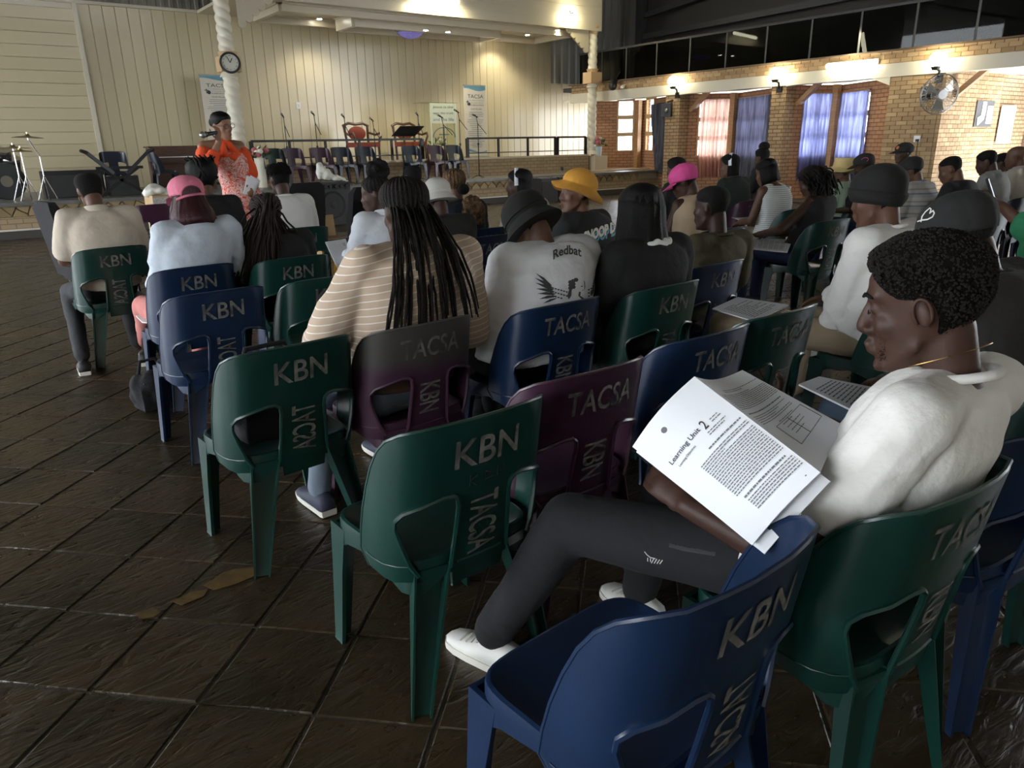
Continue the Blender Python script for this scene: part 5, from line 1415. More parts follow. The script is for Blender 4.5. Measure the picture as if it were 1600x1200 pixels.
        if wrinkle:
            def fn(c):
                c = V(c); q_ = c + V((noise.noise(c * 4), noise.noise(c * 4 + V((7, 3, 1))), noise.noise(c * 4 + V((2, 9, 4))))) * .05
                return wrinkle * (noise.noise(c * 7) + .6 * noise.noise(V((c.x * 6, c.y * 6, c.z * 22)) + V((5, 1, 2))) + 1.3 * (.28 - abs(noise.noise(V((q_.x * 9, q_.y * 9, q_.z * 13)))))) + .0015
            displace(me, fn)
        bv = None
        shift_mesh(me, foot0); so = ob('shirt', me, top, t); t['_shirt'] = so.name
        if not collar and not low_neck and sleeve in ('short', 'long'):
            tg = (N - mid).normalized(); MB().tube([N + bx * (.068 * cos(q)) + by * (.067 * sin(q)) + tg * (.004 - .016 * sin(q)) for q in [2 * pi * j / 26 for j in range(27)]], .010, 7, cap=False).build('neckband', top, t, smooth='all')
        if collar:
            cl = MB(); cc = N + by * .005 + V((0, 0, .0))
            tg = (N - mid).normalized(); rings = []
            for (r, z) in ((.078 + loose * .4, -.022), (.072, .012), (.068, .030), (.076, .026), (.086, .0), (.092 + loose * .4, -.03)):
                rings.append([cc + bx * (r * cos(q)) + by * (r * sin(q)) + tg * (z + .012 * (-sin(q))) for q in [2 * pi * j / 24 for j in range(24)]])
            cl.loft(rings, cap=False).build('collar', collar, t, smooth='all')
    # trousers
    if bottom:
        tr = MB(); tr.join(torso(.016, t1=.12))
        for s_ in (-1, 1): tr.limb([hj[s_], knees[s_], feet[s_] + V((0, 0, .03))], [.088 * (.6 + .4 * build) * thick_leg, .066 * thick_leg, .050 * thick_leg]); tr.caps(hj[s_], hj[-s_], .09, .09)
        me = remesh(tr, max(voxel, .0145), 3, 'trousers')
        displace(me, lambda c: .005 * noise.noise(V(c) * 9))
        shift_mesh(me, foot0); ob('trousers', me, bottom, t)
    if shoe:
        for s_ in (-1, 1): shoe_at(t, feet[s_], by, shoe)
    PEOPLE[label] = dict(t=t, M=M, N=N, sh=sh, by=by, bx=bx, head=head, foot0=foot0, mid=mid, hip=hip, arms=arms)
    return PEOPLE[label]
def shoe_at(t, ank, d, m, sole='sole_white', L=.27):
    d = V((d[0], d[1], 0)).normalized(); l = V((d.y, -d.x, 0)); a = V((ank.x, ank.y, max(0, ank.z - .075)))
    secs = [(-.075, .030, .075), (-.06, .036, .095), (-.02, .037, .10), (.03, .040, .085), (.09, .044, .062), (.14, .043, .052), (.175, .034, .042), (.193, .014, .03)]
    rings = []
    for x, w_, h in secs:
        rings.append([a + d * x + l * (w_ * c) + V((0, 0, .022 + (h - .022) * s2)) for c, s2 in ((-1, 0), (-.98, .45), (-.7, .85), (0, 1), (.7, .85), (.98, .45), (1, 0))])
    o = MB().loft(rings).build('shoe', m, t, smooth='all')
    r0 = []; 
    for z, k in ((0, .98), (.012, 1.06), (.026, 1.05)):
        pts = [(x, w_ * k) for x, w_, h in secs]; r0.append([a + d * x * 1.02 + l * w_ + V((0, 0, z)) for x, w_ in pts] + [a + d * x * 1.02 - l * w_ + V((0, 0, z)) for x, w_ in reversed(pts)])
    MB().loft(r0).build('sole', sole, o, smooth=50)
    return o
def hair_part(P, mb, m, name='hair', smooth='all'): return mb.build(name, m, P['t'], smooth=smooth)
def short_hair(P, thick=.010, m='hair_black', amp=.002, **k): return hair_part(P, scalp(P['M'], thick, amp=amp, **k), m)
def cap_dome(P, m, lift=.012, brim=True, back_open=False, front=1, tilt=0.0, name='cap', low=.035):
    M = P['M'] @ Matrix.Rotation(tilt, 4, 'X')
    if front < 0: Mb = M @ Matrix.Rotation(pi, 4, 'Z')
    else: Mb = M
    hl = lambda phi: low - .035 * (1 - cos(phi)) / 2
    # dome of six panels
    o = scalp(M, lift + .006, hl, rows=lambda phi, v: -.0022 * abs(cos(3 * phi)) ** 12, edge=.8, nphi=72).build(name, m, P['t'], smooth='all')
    MB().ell(M @ V((0, -.012, .119 + lift + .006)), (.008, .008, .004), n=8, m=5).build('button', m, o, smooth='all')
    if brim:
        rings = []
        for z in (0, .004):
            ring = []
            for k in range(13):
                a = -1.15 + 2.3 * k / 12; p = hpt(a, hl(a), lift + .006); ring.append(Mb @ (p + V((0, 0, .0 + z))))
            for k in range(12, -1, -1):
                a = -1.15 + 2.3 * k / 12; p = hpt(a, hl(a), lift + .006); e = cos(a / 1.15 * pi / 2) ** .6
                ring.append(Mb @ (p + V((sin(a) * .02, .075 * e, -.022 * e - .01 * abs(sin(a)) + z))))
            rings.append(ring)
        MB().loft(rings).build('visor', m, o, smooth=40)
    return o
def bucket(P, m, brim=.055, drop=.045, lift=.016, tilt=-.05, wave=.0, z0=.035, name='bucket_hat', tall=.0, flare=None, dome=False):
    M = P['M'] @ Matrix.Rotation(tilt, 4, 'X'); fl_ = flare
    rings = []; N = 56
    def ring(fn): return [M @ fn(2 * pi * j / N) for j in range(N)]
    def edge(a, k): 
        w_ = wave * sin(a * 3 + .7) + wave * .6 * sin(a * 5)
        e = (brim * k) * (1 if fl_ is None else fl_(a)); p = hpt(a, z0, lift); d_ = V((sin(a), cos(a), 0))
        return p + d_ * e + V((0, 0, -drop * k * (1 if fl_ is None else (2.0 - fl_(a)) * .6) + w_ * k))
    rings.append(ring(lambda a: edge(a, 1.0) + V((0, 0, -.002)))); rings.append(ring(lambda a: edge(a, .96)))
    for k in (.6, .3, .05): rings.append(ring(lambda a, k=k: edge(a, k)))
    rings.append(ring(lambda a: hpt(a, z0, lift + .003)))
    if dome:
        for z in (.06, .075, .088, .099, .108, .115, .1185): rings.append(ring(lambda a, z=z: hpt(a, z, lift + .006) + V((0, 0, tall * (z - .045) / .07))))
    for z, k in (() if dome else ((.065, .002), (.09, .004 + tall * .6), (.108, .012 + tall))):
        rings.append(ring(lambda a, z=z, k=k: hpt(a, min(z, .095), lift + k) + V((0, 0, max(0, z - .095) + k * .6))))
    top = ring(lambda a: (hpt(a, .095, lift + .012 + tall)) * .86 + V((0, -.002, .022 + tall * 1.0 + .012)))
    if not dome: rings.append(top); rings.append([p.lerp(M @ V((0, -.01, .135 + tall * 1.2)), .9) for p in top])
    o = MB().loft(rings).build(name, m, P['t'], smooth=50)
    # stitched band
    MB().tube([M @ hpt(2 * pi * j / N, z0 + .012, lift + .005) for j in range(N + 1)], .0022, 5, cap=False).build('seam', m, o)
    return o
def beanie(P, m, lift=.014, low=.02, name='beanie'):
    M = P['M']; hl = lambda phi: low - .05 * (1 - cos(phi)) / 2
    o = scalp(M, lift, hl, edge=1.0, top=.012, nphi=72, nv=20, amp=.002, nf=25).build(name, m, P['t'], smooth='all')
    rings = []
    for (dz, k) in ((-.004, lift), (-.006, lift + .007), (.02, lift + .010), (.038, lift + .008), (.042, lift + .002)):
        rings.append([M @ hpt(2 * pi * j / 72, hl(2 * pi * j / 72) + dz, k) for j in range(72)])
    MB().loft(rings, cap=False).build('cuff', m, o, smooth='all')
    return o
def strands(P, starts, ends, r, m, name='braid', via=None, n=7, seg=10, jit=.01, seed=1, kind=None, each=False):
    rg = random.Random(seed); mb = MB()
    for i, (a, b) in enumerate(zip(starts, ends)):
        a, b = V(a), V(b); v_ = via(i, a, b) if via else (a + b) / 2
        pts = []
        for k in range(seg + 1):
            t_ = k / seg; p = bez(a, v_, b, t_); q = jit * sin(t_ * pi); p = p + V((rg.uniform(-q, q), rg.uniform(-q, q), rg.uniform(-q, q))) * .5
            pts.append(p)
        rs = [r * (1.0 if k < seg - 1 else .6) for k in range(seg + 1)]
        mb.tube(pts, rs, n)
    o = mb.build(name, m, P['t'], smooth='all'); o['kind'] = 'stuff'
    return o
def conform(shirt_obj, offs, pts, faces, name, m, parent, lift=.0022):
    """print: image points cast on to the cloth"""
    me = shirt_obj.data; bv = BVHTree.FromPolygons([v.co + offs for v in me.vertices], [tuple(p.vertices) for p in me.polygons])
    out = []; okk = []
    for (px, py) in pts:
        d = V(ray(px, py)).normalized(); h, nr, idx, dist = bv.ray_cast(V(CAMP), d)
        if h is None: out.append(V((0, 0, 0))); okk.append(False)
        else:
            if nr.dot(d) > 0: nr = -nr
            out.append(h + nr * lift); okk.append(True)
    fs = [f for f in faces if all(okk[i] for i in f) and max((out[i] - out[f[0]]).length for i in f) < .12]
    mb = MB().add(out, fs)
    return mb.build(name, m, parent, smooth=False)
def fine(vs, fs, step):
    """split 2D faces into small triangles"""
    vs = [V(p) for p in vs]; tri = []
    for f in fs:
        for i in range(1, len(f) - 1): tri.append((f[0], f[i], f[i + 1]))
    for _ in range(4):
        out = []; cache = {}
        def midp(a, b):
            k = (min(a, b), max(a, b))
            if k not in cache: cache[k] = len(vs); vs.append((vs[a] + vs[b]) / 2)
            return cache[k]
        done = True
        for a, b, c in tri:
            L = [(vs[a] - vs[b]).length, (vs[b] - vs[c]).length, (vs[c] - vs[a]).length]
            if max(L) > step:
                done = False; k = L.index(max(L))
                if k == 0: m_ = midp(a, b); out += [(a, m_, c), (m_, b, c)]
                elif k == 1: m_ = midp(b, c); out += [(a, b, m_), (a, m_, c)]
                else: m_ = midp(c, a); out += [(a, b, m_), (m_, b, c)]
            else: out.append((a, b, c))
        tri = out
        if done: break
    return vs, tri
# ---- hair pieces shared by several people
def bob(P, levels, m, phi0=.95, th=.022, name='hair_fall', wav=.004, nphi=44, top_scalp=True, thick=.014, front=.078, seed=0):
    """hair hanging round the back and sides: levels (z below the crown, outward offset)"""
    M = P['M']; rings = []
    for z, k in levels:
        out = []; inn = []
        for j in range(nphi + 1):
            phi = phi0 + (2 * pi - 2 * phi0) * j / nphi
            zz = max(z, -.02); q = hpt(phi, zz, k + wav * noise.noise(V((phi * 9, z * 14, seed)))); q2 = hpt(phi, zz, max(.001, k - th))
            if z < zz: q = q + V((0, 0, z - zz)); q2 = q2 + V((0, 0, z - zz))
            out.append(M @ q); inn.append(M @ q2)
        rings.append(out + inn[::-1])
    mb = MB().loft(rings)
    o = hair_part(P, mb, m, name)
    if top_scalp: hair_part(P, scalp(M, thick, lambda p: hairline(p, front), amp=.001), m, 'hair')
    return o
def ear_ring(P, s_=-1, m='gold'): 
    M = P['M']; MB().tube([M @ (V((s_ * .080, -.006, -.036)) + V((0, .012 * cos(a), .012 * sin(a)))) for a in [k * pi / 6 for k in range(13)]], .002, 5, cap=False).build('earring', m, P['t'])
def sc(p): return V((p.location.x, p.location.y, 0))
def hipc(ch, dy=.02, z=.515): return V((ch.location.x, ch.location.y + dy, z))
G2 = 'plastic stacking chairs in the audience rows'

# ---- man in the cream polo
h = hipc(F1, .0); hd_ = AY(141, 300, h.y + .02)
P = person('man in a cream polo shirt and dark trousers sitting at the left row end', hd_, h, 0, 14, -3, 4, 'skin_brown', 'cream_polo', 'short', .016, 'grey_jean', None, build=1.12,
           knees={-1: AY(108, 455, h.y + .42), 1: h + V((.14, .42, 0))}, feet={-1: G(130, 562, .09), 1: G(215, 540, .09)}, collar='cream_polo')
shoe_at(P['t'], G(130, 566, .08), (.1, 1, 0), 'shoe_black'); shoe_at(P['t'], G(225, 552, .08), (.2, 1, 0), 'shoe_black'); short_hair(P, .009, amp=.001); ear_ring(P, -1)
# ---- pink cap
h = hipc(E1, .0); P = person('person in a pink baseball cap with dark red hair and a pale denim shirt', AY(294, 314, h.y + .0), h, 0, 20, 0, 3, 'skin_brown', 'denim_pale', 'long', .018, 'salmon', None, build=1.0, collar='denim_pale', wrinkle=.009,
           feet={-1: G(228, 540, .09), 1: h + V((.14, .45, -.42))}, knees={-1: h + V((-.16, .42, -.01)), 1: h + V((.12, .42, 0))})
bob(P, [(.05, .006), (.015, .013), (-.02, .034), (-.07, .052), (-.115, .060), (-.15, .052)], 'hair_red', phi0=1.0, wav=.012)
shoe_at(P['t'], G(228, 548, .08), (.1, 1, 0), 'shoe_black')
o = cap_dome(P, 'pink_cap', .016, low=.045); M = P['M']
arch = MB(); pts = [hpt(pi + a, .004 + .040 * sqrt(max(0, 1 - (a / .62) ** 2)), .0245) for a in np.linspace(-.62, .62, 15)]
base = [hpt(pi + a, .006, .0245) for a in np.linspace(-.62, .62, 15)]
arch.loft([[M @ p for p in base], [M @ p for p in pts]], close=False); arch.build('hair_gap', 'hair_red', P['t'])
MB().tube([M @ hpt(pi + a, .006 - .01 * a, .026) for a in np.linspace(-.75, .95, 12)], .0075, 6).build('strap', 'pink_cap', o)
MB().tube([M @ hpt(pi + a, .008 + .040 * sqrt(max(0, 1 - (a / .66) ** 2)), .0255) for a in np.linspace(-.66, .66, 17)], .003, 6).build('strap_edge', 'pink_cap', o)
# ---- woman with long loose braids
h = hipc(E2, .10); P = person('woman in black with very long loose braids covering her back', AY(418, 338, h.y + .05), h, 0, 30, 0, 2, 'skin_dark', 'black_tee', 'short', .014, 'black_trouser', 'shoe_black')
hair_part(P, scalp(P['M'], .016, amp=.004, nf=60), 'hair_brown_braid'); rg = random.Random(4); st_, en_ = [], []
for k in range(190):
    a = rg.uniform(.8, 2 * pi - .8); st_.append(P['M'] @ hpt(a, rg.uniform(.03, .112), .018)); u = (a - pi) / 2.3
    e = AY(415 + 74 * u + rg.uniform(-16, 16), rg.uniform(430, 492), h.y - .17 + .10 * abs(u)); en_.append(e)
strands(P, st_, en_, .0062, 'hair_brown_braid', via=lambda i, a, b: V((a.x * .45 + b.x * .55, min(a.y, b.y) - .07, a.z - .02)), jit=.02, seed=3, n=5)
# ---- person in black with wrapped hair, boy with high top
Yf = F1.location.y + .1
h = V((AY(318, 300, Yf + .15).x, Yf + .1, .515)); Cw = chair(h.x, h.y - .05, 0, 'blue', 'blue chair hidden behind the person with wrapped black hair', K)
P = person('person in a black tee with big wrapped black hair beyond the pink cap', AY(318, 284, h.y + .06), h, 0, 10, 0, 0, 'skin_brown', 'black_tee', 'short', .014, 'black_trouser', 'shoe_black')
hair_part(P, scalp(P['M'], .03, amp=.010, nf=22, top=.035), 'hair_soft')
rg = random.Random(9)
strands(P, [P['M'] @ hpt(rg.uniform(0, 6.28), .02, .03) for k in range(26)], [P['M'] @ (hpt(rg.uniform(0, 6.28), .09, .05) + V((0, 0, .06))) for k in range(26)], .010, 'hair_soft', via=lambda i, a, b: (a + b) / 2 + V((.05 * sin(i), .04 * cos(i * 2), .03)), jit=.01, n=6)
h = V((AY(440, 300, Yf + .3).x, Yf + .2, .515)); chair(h.x, h.y - .05, 0, 'green', 'green chair hidden behind the boy in the white tee', K)
P = person('boy with a high top of black curls in a white tee', AY(437, 283, h.y + .05), h, 4, 4, 0, 0, 'skin_dark', 'tee_white', 'short', .018, 'jean_blue', 'shoe_white')
short_hair(P, .004, amp=.0); mb = MB(); rg = random.Random(2)
for k in range(150):
    a = rg.uniform(0, 6.28); z = rg.uniform(.05, .118); p = hpt(a, z, .012); mb.ell(P['M'] @ (p + V((0, 0, .012 * rg.random()))), (.014, .014, .015), n=6, m=4)
mb.ell(P['M'] @ V((0, -.01, .085)), (.083, .10, .058)); mb2 = remesh(mb, .007, 1, 'hair'); shift_mesh(mb2, P['foot0']); ob('hair_top', mb2, 'hair_afro', P['t'])
q = G(240, 321, .80); chair(q.x, q.y + .30, radians(4), 'purple', 'empty purple chair between the cream polo and the pink cap', None)
# ---- woman in the striped shirt with long thin braids
h = hipc(C2, -.065); s6 = 2.62
P = person('woman in a tan striped shirt with long thin black braids down her back', AY(632, 334, h.y + .12), h, -4, 12, 3, 2, 'skin_dark', 'tan_stripe', 'long', .030, 'jean_grey_blue', 'shoe_navy', build=1.24, wrinkle=.007, voxel=.0103, hscale=1.05, hem=.10,
           arms={-1: (AY(512, 520, h.y + .05), h + V((-.22, .34, .10))), 1: (h + V((.36, .05, .16)), h + V((.12, .36, .10)))}, collar='tan_stripe', feet={-1: G(500, 770, .08), 1: h + V((.12, .45, -.43))})
M = P['M']
hair_part(P, scalp(M, .014, rows=lambda phi, v: .0022 * sin(phi * 34), nphi=204, nv=18, taper=.15), 'hair_braid'); rg = random.Random(6); st_, en_ = [], []
for k in range(48):
    u = k / 47; a = pi + 1.15 - 2.3 * u
    st_.append(M @ hpt(a, rg.uniform(-.035, .03), .013))
    ex = 598 + 150 * (u ** .8) + rg.uniform(-8, 8); ey = 545 - 62 * u + rg.uniform(-12, 12); en_.append(AY(ex, ey, h.y - .165 - .02 * (1 - abs(2 * u - 1))))
strands(P, st_, en_, .0048, 'hair_braid', via=lambda i, a, b: V(((a.x * .5 + b.x * .5), P['N'].y - .20, (a.z + b.z) / 2 + .06)), jit=.006, seed=5, n=6, seg=14)
P6 = P
# back pockets
# ---- woman with a braided bun in a white shirt
Y7 = E2.location.y + .05
h = V((AY(592, 300, Y7).x + .05, Y7, .515)); chair(h.x + .02, h.y - .03, radians(4), 'green', 'green chair of the woman with the braided bun', K)
P = person('woman with a braided bun in a pale blue shirt holding a paper', AY(588, 305, Y7 + .05), h, 42, 10, 0, 8, 'skin_dark', 'shirt_white', 'long', .024, 'jean_blue', 'shoe_black', wrinkle=.011, collar='shirt_white',
           arms={-1: (AY(556, 405, Y7 + .08), AY(545, 400, Y7 + .38))})
hair_part(P, scalp(P['M'], .010, rows=lambda phi, v: .002 * sin(phi * 22), nphi=132), 'hair_braid'); mb = MB(); rg = random.Random(8); c = P['M'] @ V((0, -.05, .155))
for k in range(40):
    d_ = V((rg.gauss(0, 1), rg.gauss(0, 1), rg.gauss(0, 1))).normalized(); mb.ell(c + d_ * .055, (.03, .03, .026), n=8, m=5)
mb.ell(c, (.06, .06, .055)); me = remesh(mb, .008, 1, 'bun'); shift_mesh(me, P['foot0']); ob('bun', me, 'hair_black', P['t'])
# ---- man with a dark head seen behind the bun
h = V((AY(648, 285, Yf + .5).x, Yf + .45, .50)); chair(h.x, h.y - .05, 0, 'blue', 'blue chair hidden behind the white bucket hat', K)
P = person('man whose bare dark head shows just above the thin braids', AY(645, 279, h.y + .02), h, 5, 5, 0, 0, 'skin_dark', 'charcoal', 'short', .014, 'black_trouser', 'shoe_black', voxel=.014); short_hair(P, .004, amp=0)
# ---- white bucket hat
D3 = chair_px(772, 388, 2, 'navy', 'navy chair of the person in the white bucket hat', T); D3.location.x -= .1
h = V((AY(700, 330, D3.location.y).x + .03, D3.location.y + .05, .515)); D3.location.x = h.x + .16
P = person('person in a white bucket hat and a dark tee beside the thin braids', AY(684, 312, h.y + .02), h, -8, 14, 0, 0, 'skin_dark', 'charcoal', 'short', .018, 'black_trouser', 'shoe_black', build=1.1)
short_hair(P, .006); bucket(P, 'hat_white', .045, .055, tall=.012, dome=True)
# ---- blond braids with curly ponytail
h = V((AY(722, 330, 5.0).x, 5.0, .515)); chair(h.x, h.y - .05, 0, 'blue', 'blue chair hidden behind the curly ponytail', K)
P = person('woman with golden braids, a black scrunchie and a curly ponytail in a denim jacket', AY(710, 291, h.y + .05), h, -10, 10, 0, -6, 'skin_brown', 'denim_navy', 'long', .018, 'jean_blue', 'shoe_black')
hair_part(P, scalp(P['M'], .014, rows=lambda phi, v: .003 * sin(phi * 20), nphi=120), 'hair_blond'); mb = MB(); rg = random.Random(12); c0 = P['M'] @ V((.035, -.12, -.04)); c = AY(738, 332, h.y - .12)
for k in range(120):
    d_ = V((rg.gauss(0, 1), rg.gauss(0, 1), rg.gauss(0, 1))).normalized(); mb.ell(c + V((d_.x * .095, d_.y * .075, d_.z * .12)), (.022, .022, .02), n=6, m=4)
mb.ell(c, (.10, .08, .12)); me = remesh(mb, .008, 1, 'ponytail'); shift_mesh(me, P['foot0']); ob('ponytail', me, 'hair_blond', P['t'])
MB().ell(c0, (.05, .04, .042)).build('scrunchie', 'hair_black', P['t'], smooth='all')
# ---- white headband, long straight hair
h = V((AY(806, 330, 4.75).x, 4.75, .515)); chair(h.x, h.y - .05, 0, 'green', 'green chair hidden behind the white headband', K)
P = person('woman with a white headband and long straight black hair in a cream shirt', AY(812, 290, h.y + .05), h, 42, 6, 0, 10, 'skin_dark', 'sand_shirt', 'short', .014, 'jean_blue', 'shoe_black')
bob(P, [(.06, .014), (.0, .018), (-.08, .024), (-.16, .026), (-.24, .022)], 'hair_soft', phi0=1.3, wav=.003); ear_ring(P, -1)
fabric('band_white', (.70, .74, .80)); MB().tube([P['M'] @ hpt(.95 * sin(k * pi / 20 + pi / 2) * 0 + (pi / 2 if k <= 10 else -pi / 2) * 1.0, .0, 0) for k in (0,)] * 2, .001, 4)
rings = []
for (dy, k) in ((-.016, .015), (-.014, .019), (.014, .019), (.016, .015)):
    rings.append([P['M'] @ V((.092 * sin(a) * 1.0, .022 + dy - .012 * cos(a), .028 + .112 * cos(a))) * 1.0 for a in np.linspace(-1.75, 1.75, 30)] if k > .016 else [P['M'] @ V((.088 * sin(a), .022 + dy - .012 * cos(a), .028 + .106 * cos(a))) for a in np.linspace(-1.75, 1.75, 30)])
MB().loft(rings, close=False).build('headband', 'band_white', P['t'], smooth='all')
# ---- mustard hat
h = V((AY(925, 340, 3.6).x, 3.55, .515)); D4 = chair(h.x, h.y - .05, 0, 'green', 'green chair hidden behind the mustard hat', K)
P = person('person in a mustard floppy hat looking left in a black printed tee', AY(900, 303, h.y + .04), h, 58, 0, 0, 12, 'skin_brown', 'black_tee', 'short', .02, 'black_trouser', 'shoe_black', voxel=.0092, build=1.05)
short_hair(P, .006); P12 = P
o = bucket(P, 'mustard', .070, .050, lift=.020, tilt=.34, wave=.012, z0=.055, tall=.02, name='floppy_hat', dome=True)
MB().box(P['M'] @ V((.03, .085, .155)), (.035, .006, .022), P['M'].to_3x3()).build('hat_label', 'black_cloth', o)
# ---- white angel sweater
h = hipc(C3, .0) + V((.02, 0, 0)); P = person('person in a black bucket hat and white printed sweater bending forward', AY(828, 352, h.y + .16), h, 8, 38, 0, 3, 'skin_brown', 'hoodie_white', 'long', .036, 'black_trouser', 'shoe_black', build=1.26, voxel=.0103, wrinkle=.008,
           arms={-1: (AY(768, 520, h.y + .08), AY(790, 560, h.y + .3)), 1: (AY(925, 500, h.y + .06), h + V((.2, .3, .06)))})
short_hair(P, .006); bucket(P, 'black_hat', .042, .058, lift=.020, tilt=-.04, z0=.030, tall=.010, dome=True); P13 = P
# ---- black bob
h = hipc(C4, .0); P = person('woman with a glossy black bob in a black top with a white scarf collar', AY(1000, 335, h.y - .0), h, -10, 10, 0, 0, 'skin_dark', 'black_tee', 'short', .026, 'black_trouser', 'shoe_black', build=1.12, voxel=.0112)
bob(P, [(.07, .022), (.02, .034), (-.05, .046), (-.11, .054), (-.155, .050), (-.175, .036)], 'hair_soft', phi0=.75, th=.03, wav=.012, thick=.024)
mb = MB(); N_ = P['N']
for k in range(10): a = -.6 + k * .28 - pi / 2; mb.caps(N_ + V((.10 * cos(a), .085 * sin(a), -.005 + .012 * (k % 2))), N_ + V((.10 * cos(a + .28), .085 * sin(a + .28), .0)), .020, .020, 8)
me = remesh(mb, .008, 1, 'scarf'); displace(me, lambda c: .006 * noise.noise(V(c) * 30)); shift_mesh(me, P['foot0']); ob('scarf', me, 'tee_white', P['t'])
# ---- olive tee
h = hipc(C5, .0); P = person('man with a close-cropped head in an olive tee', AY(1112, 326, h.y - .02), h, 8, 4, 0, 0, 'skin_deep', 'olive', 'short', .020, 'black_trouser', 'shoe_black', build=1.1, voxel=.0103, rise=-.02)
hair_part(P, scalp(P['M'], .0045, lambda p: hairline(p, .075, -.03, .02)), 'hair_black')
# ---- hot pink hat
h = V((AY(1075, 320, 3.75).x, 3.7, .515)); chair(h.x + .05, h.y - .05, radians(-6), 'blue', 'blue chair between the black bob and the olive tee', None)
P = person('person in a hot pink hat, cream top and tan cardigan bending over', AY(1070, 285, h.y + .16), h, 25, 25, 0, 0, 'skin_dark', 'tan_knit', 'none', .02, 'jean_blue', 'shoe_black', build=1.05)
short_hair(P, .006); cap_dome(P, 'hot_pink', .018, low=.03, name='hat'); 
# ---- right-hand block
def seat_person(label, px, py, Y, chl, chc, hyaw=0, pitch=8, lean=.06, z=.515, text=None, **k):
    q = AY(px, py, Y); hh = V((q.x, Y - lean, z)); chair(hh.x, hh.y - .05, radians(random.uniform(-4, 2)), chc, chl, text)
    return person(label, q, hh, hyaw, pitch, **k)
P = seat_person('person with black hair behind the hot pink hat', 1056, 266, 5.4, 'navy chair ahead of the hot pink hat', 'navy', 10, voxel=.015); short_hair(P, .016)
P = seat_person('woman with a white headband in a dark green top on the right', 1140, 260, 5.2, 'purple chair of the woman in the dark green top', 'purple', 22, 6, skin_='skin_brown', top='bottle_green', voxel=.012, text=T)
bob(P, [(.05, .012), (0, .016), (-.05, .02), (-.10, .02)], 'hair_black', phi0=1.5); M = P['M']
MB().loft([[M @ V((.094 * sin(a), -.03 + dy, .028 + .112 * cos(a))) for a in np.linspace(-1.75, 1.75, 24)] for dy in (-.016, .016)], close=False).build('headband', 'band_white', P['t'], smooth='all')
P = seat_person('woman in a ribbed white tank top reading on the right', 1198, 270, 4.35, 'green chair of the woman in the white tank top', 'green', 15, 22, .10, skin_='skin_brown', top='tank_stripe', sleeve='none', bottom='khaki', low_neck=True, voxel=.0112)
bob(P, [(.05, .016), (0, .024), (-.05, .03), (-.10, .026)], 'hair_soft', phi0=1.15, wav=.008); P18 = P
P = seat_person('person with a high dark bun beside the curtained window', 1190, 247, 6.3, 'green chair with the dark bun, far right rows', 'green', 0, 5, voxel=.016); short_hair(P, .014); mb = MB().ell(P['M'] @ V((0, -.04, .15)), (.075, .075, .06)); hair_part(P, mb, 'hair_black', 'bun')
h = hipc(C6, .04); P = person('woman in a black strappy top with curly braids reading on her lap', AY(1268, 285, h.y + .16), h, 8, 30, 0, 4, 'skin_dark', 'black_tee', 'strap', .010, 'jean_blue', 'shoe_black', low_neck=True, voxel=.0103,
           arms={-1: (h + V((-.20, .06, .20)), h + V((-.10, .34, .13)))}, hands={-1: (V((-.15, 1, -.1)), V((0, 0, 1)), .25)})
hair_part(P, scalp(P['M'], .018, amp=.004), 'hair_braid'); rg = random.Random(21); st_, en_ = [], []
for k in range(90):
    a = rg.uniform(1.1, 2 * pi - 1.1); s0 = P['M'] @ hpt(a, rg.uniform(-.02, .10), .018); st_.append(s0); en_.append(s0 + V((rg.uniform(-.04, .10), rg.uniform(-.14, -.04), -rg.uniform(.10, .26))))
strands(P, st_, en_, .0075, 'hair_braid', via=lambda i, a, b: (a + b) / 2 + V((.0, -.04, .05)), jit=.035, n=5); P19 = P
MB().tube([P['sh'][-1] * .55 + P['N'] * .45 + V((0, .08, .0)), P['sh'][-1] * .55 + P['N'] * .45 + V((0, 0, .045)), P['sh'][-1] * .55 + P['N'] * .45 + V((0, -.09, -.04)), P['sh'][-1] * .6 + P['mid'] * .4 + V((0.03, -.11, -.03))], .006, 6).build('strap', 'black_tee', P['t'])
P = seat_person('person in a straw sun hat and mint top looking left', 1316, 268, 4.6, 'green chair of the person in the straw sun hat', 'green', 35, 4, skin_='skin_brown', top='mint', voxel=.012); short_hair(P, .006); bucket(P, 'straw', .10, .05, tilt=.1, wave=.018, z0=.05, tall=.01, name='sun_hat')
P = seat_person('person in a black cap with a pink emblem on the right', 1350, 260, 4.3, 'navy chair of the person in the black cap with the pink emblem', 'navy', 8, 14, voxel=.013, top='charcoal'); short_hair(P, .006); o = cap_dome(P, 'cap_black', .012, name='cap')
MB().tube([P['M'] @ hpt(-1.9 + .35 * cos(a), .055 + .018 * sin(a), .022) for a in np.linspace(.4, 4.2, 12)], .003, 5).build('emblem', 'hot_pink', o)
P = seat_person('person in a black cap with an orange badge by the brick pillar', 1412, 240, 4.9, 'navy chair of the person in the cap with the orange badge', 'navy', 45, 6, voxel=.014, top='black_tee'); short_hair(P, .006); o = cap_dome(P, 'cap_black', .014, low=.04)
MB().lathe([(.022, 0), (.02, .004)], 14, P['M'] @ Matrix.Translation(hpt(-.5, .075, .022)) @ V((0, 0, 1)).rotation_difference(V((-.45, .8, .4))).to_matrix().to_4x4()).build('badge', mat('badge_orange', (.5, .13, .05), .6), o)
P = seat_person('man in a dark cap and striped polo shirt on the right', 1424, 268, 3.5, 'purple chair of the man in the striped polo', 'purple', 14, 20, .12, skin_='skin_brown', top='polo_stripe', bottom='black_trouser', voxel=.0112, build=1.1, collar='polo_stripe'); short_hair(P, .005); cap_dome(P, 'cap_black', .012, front=1)
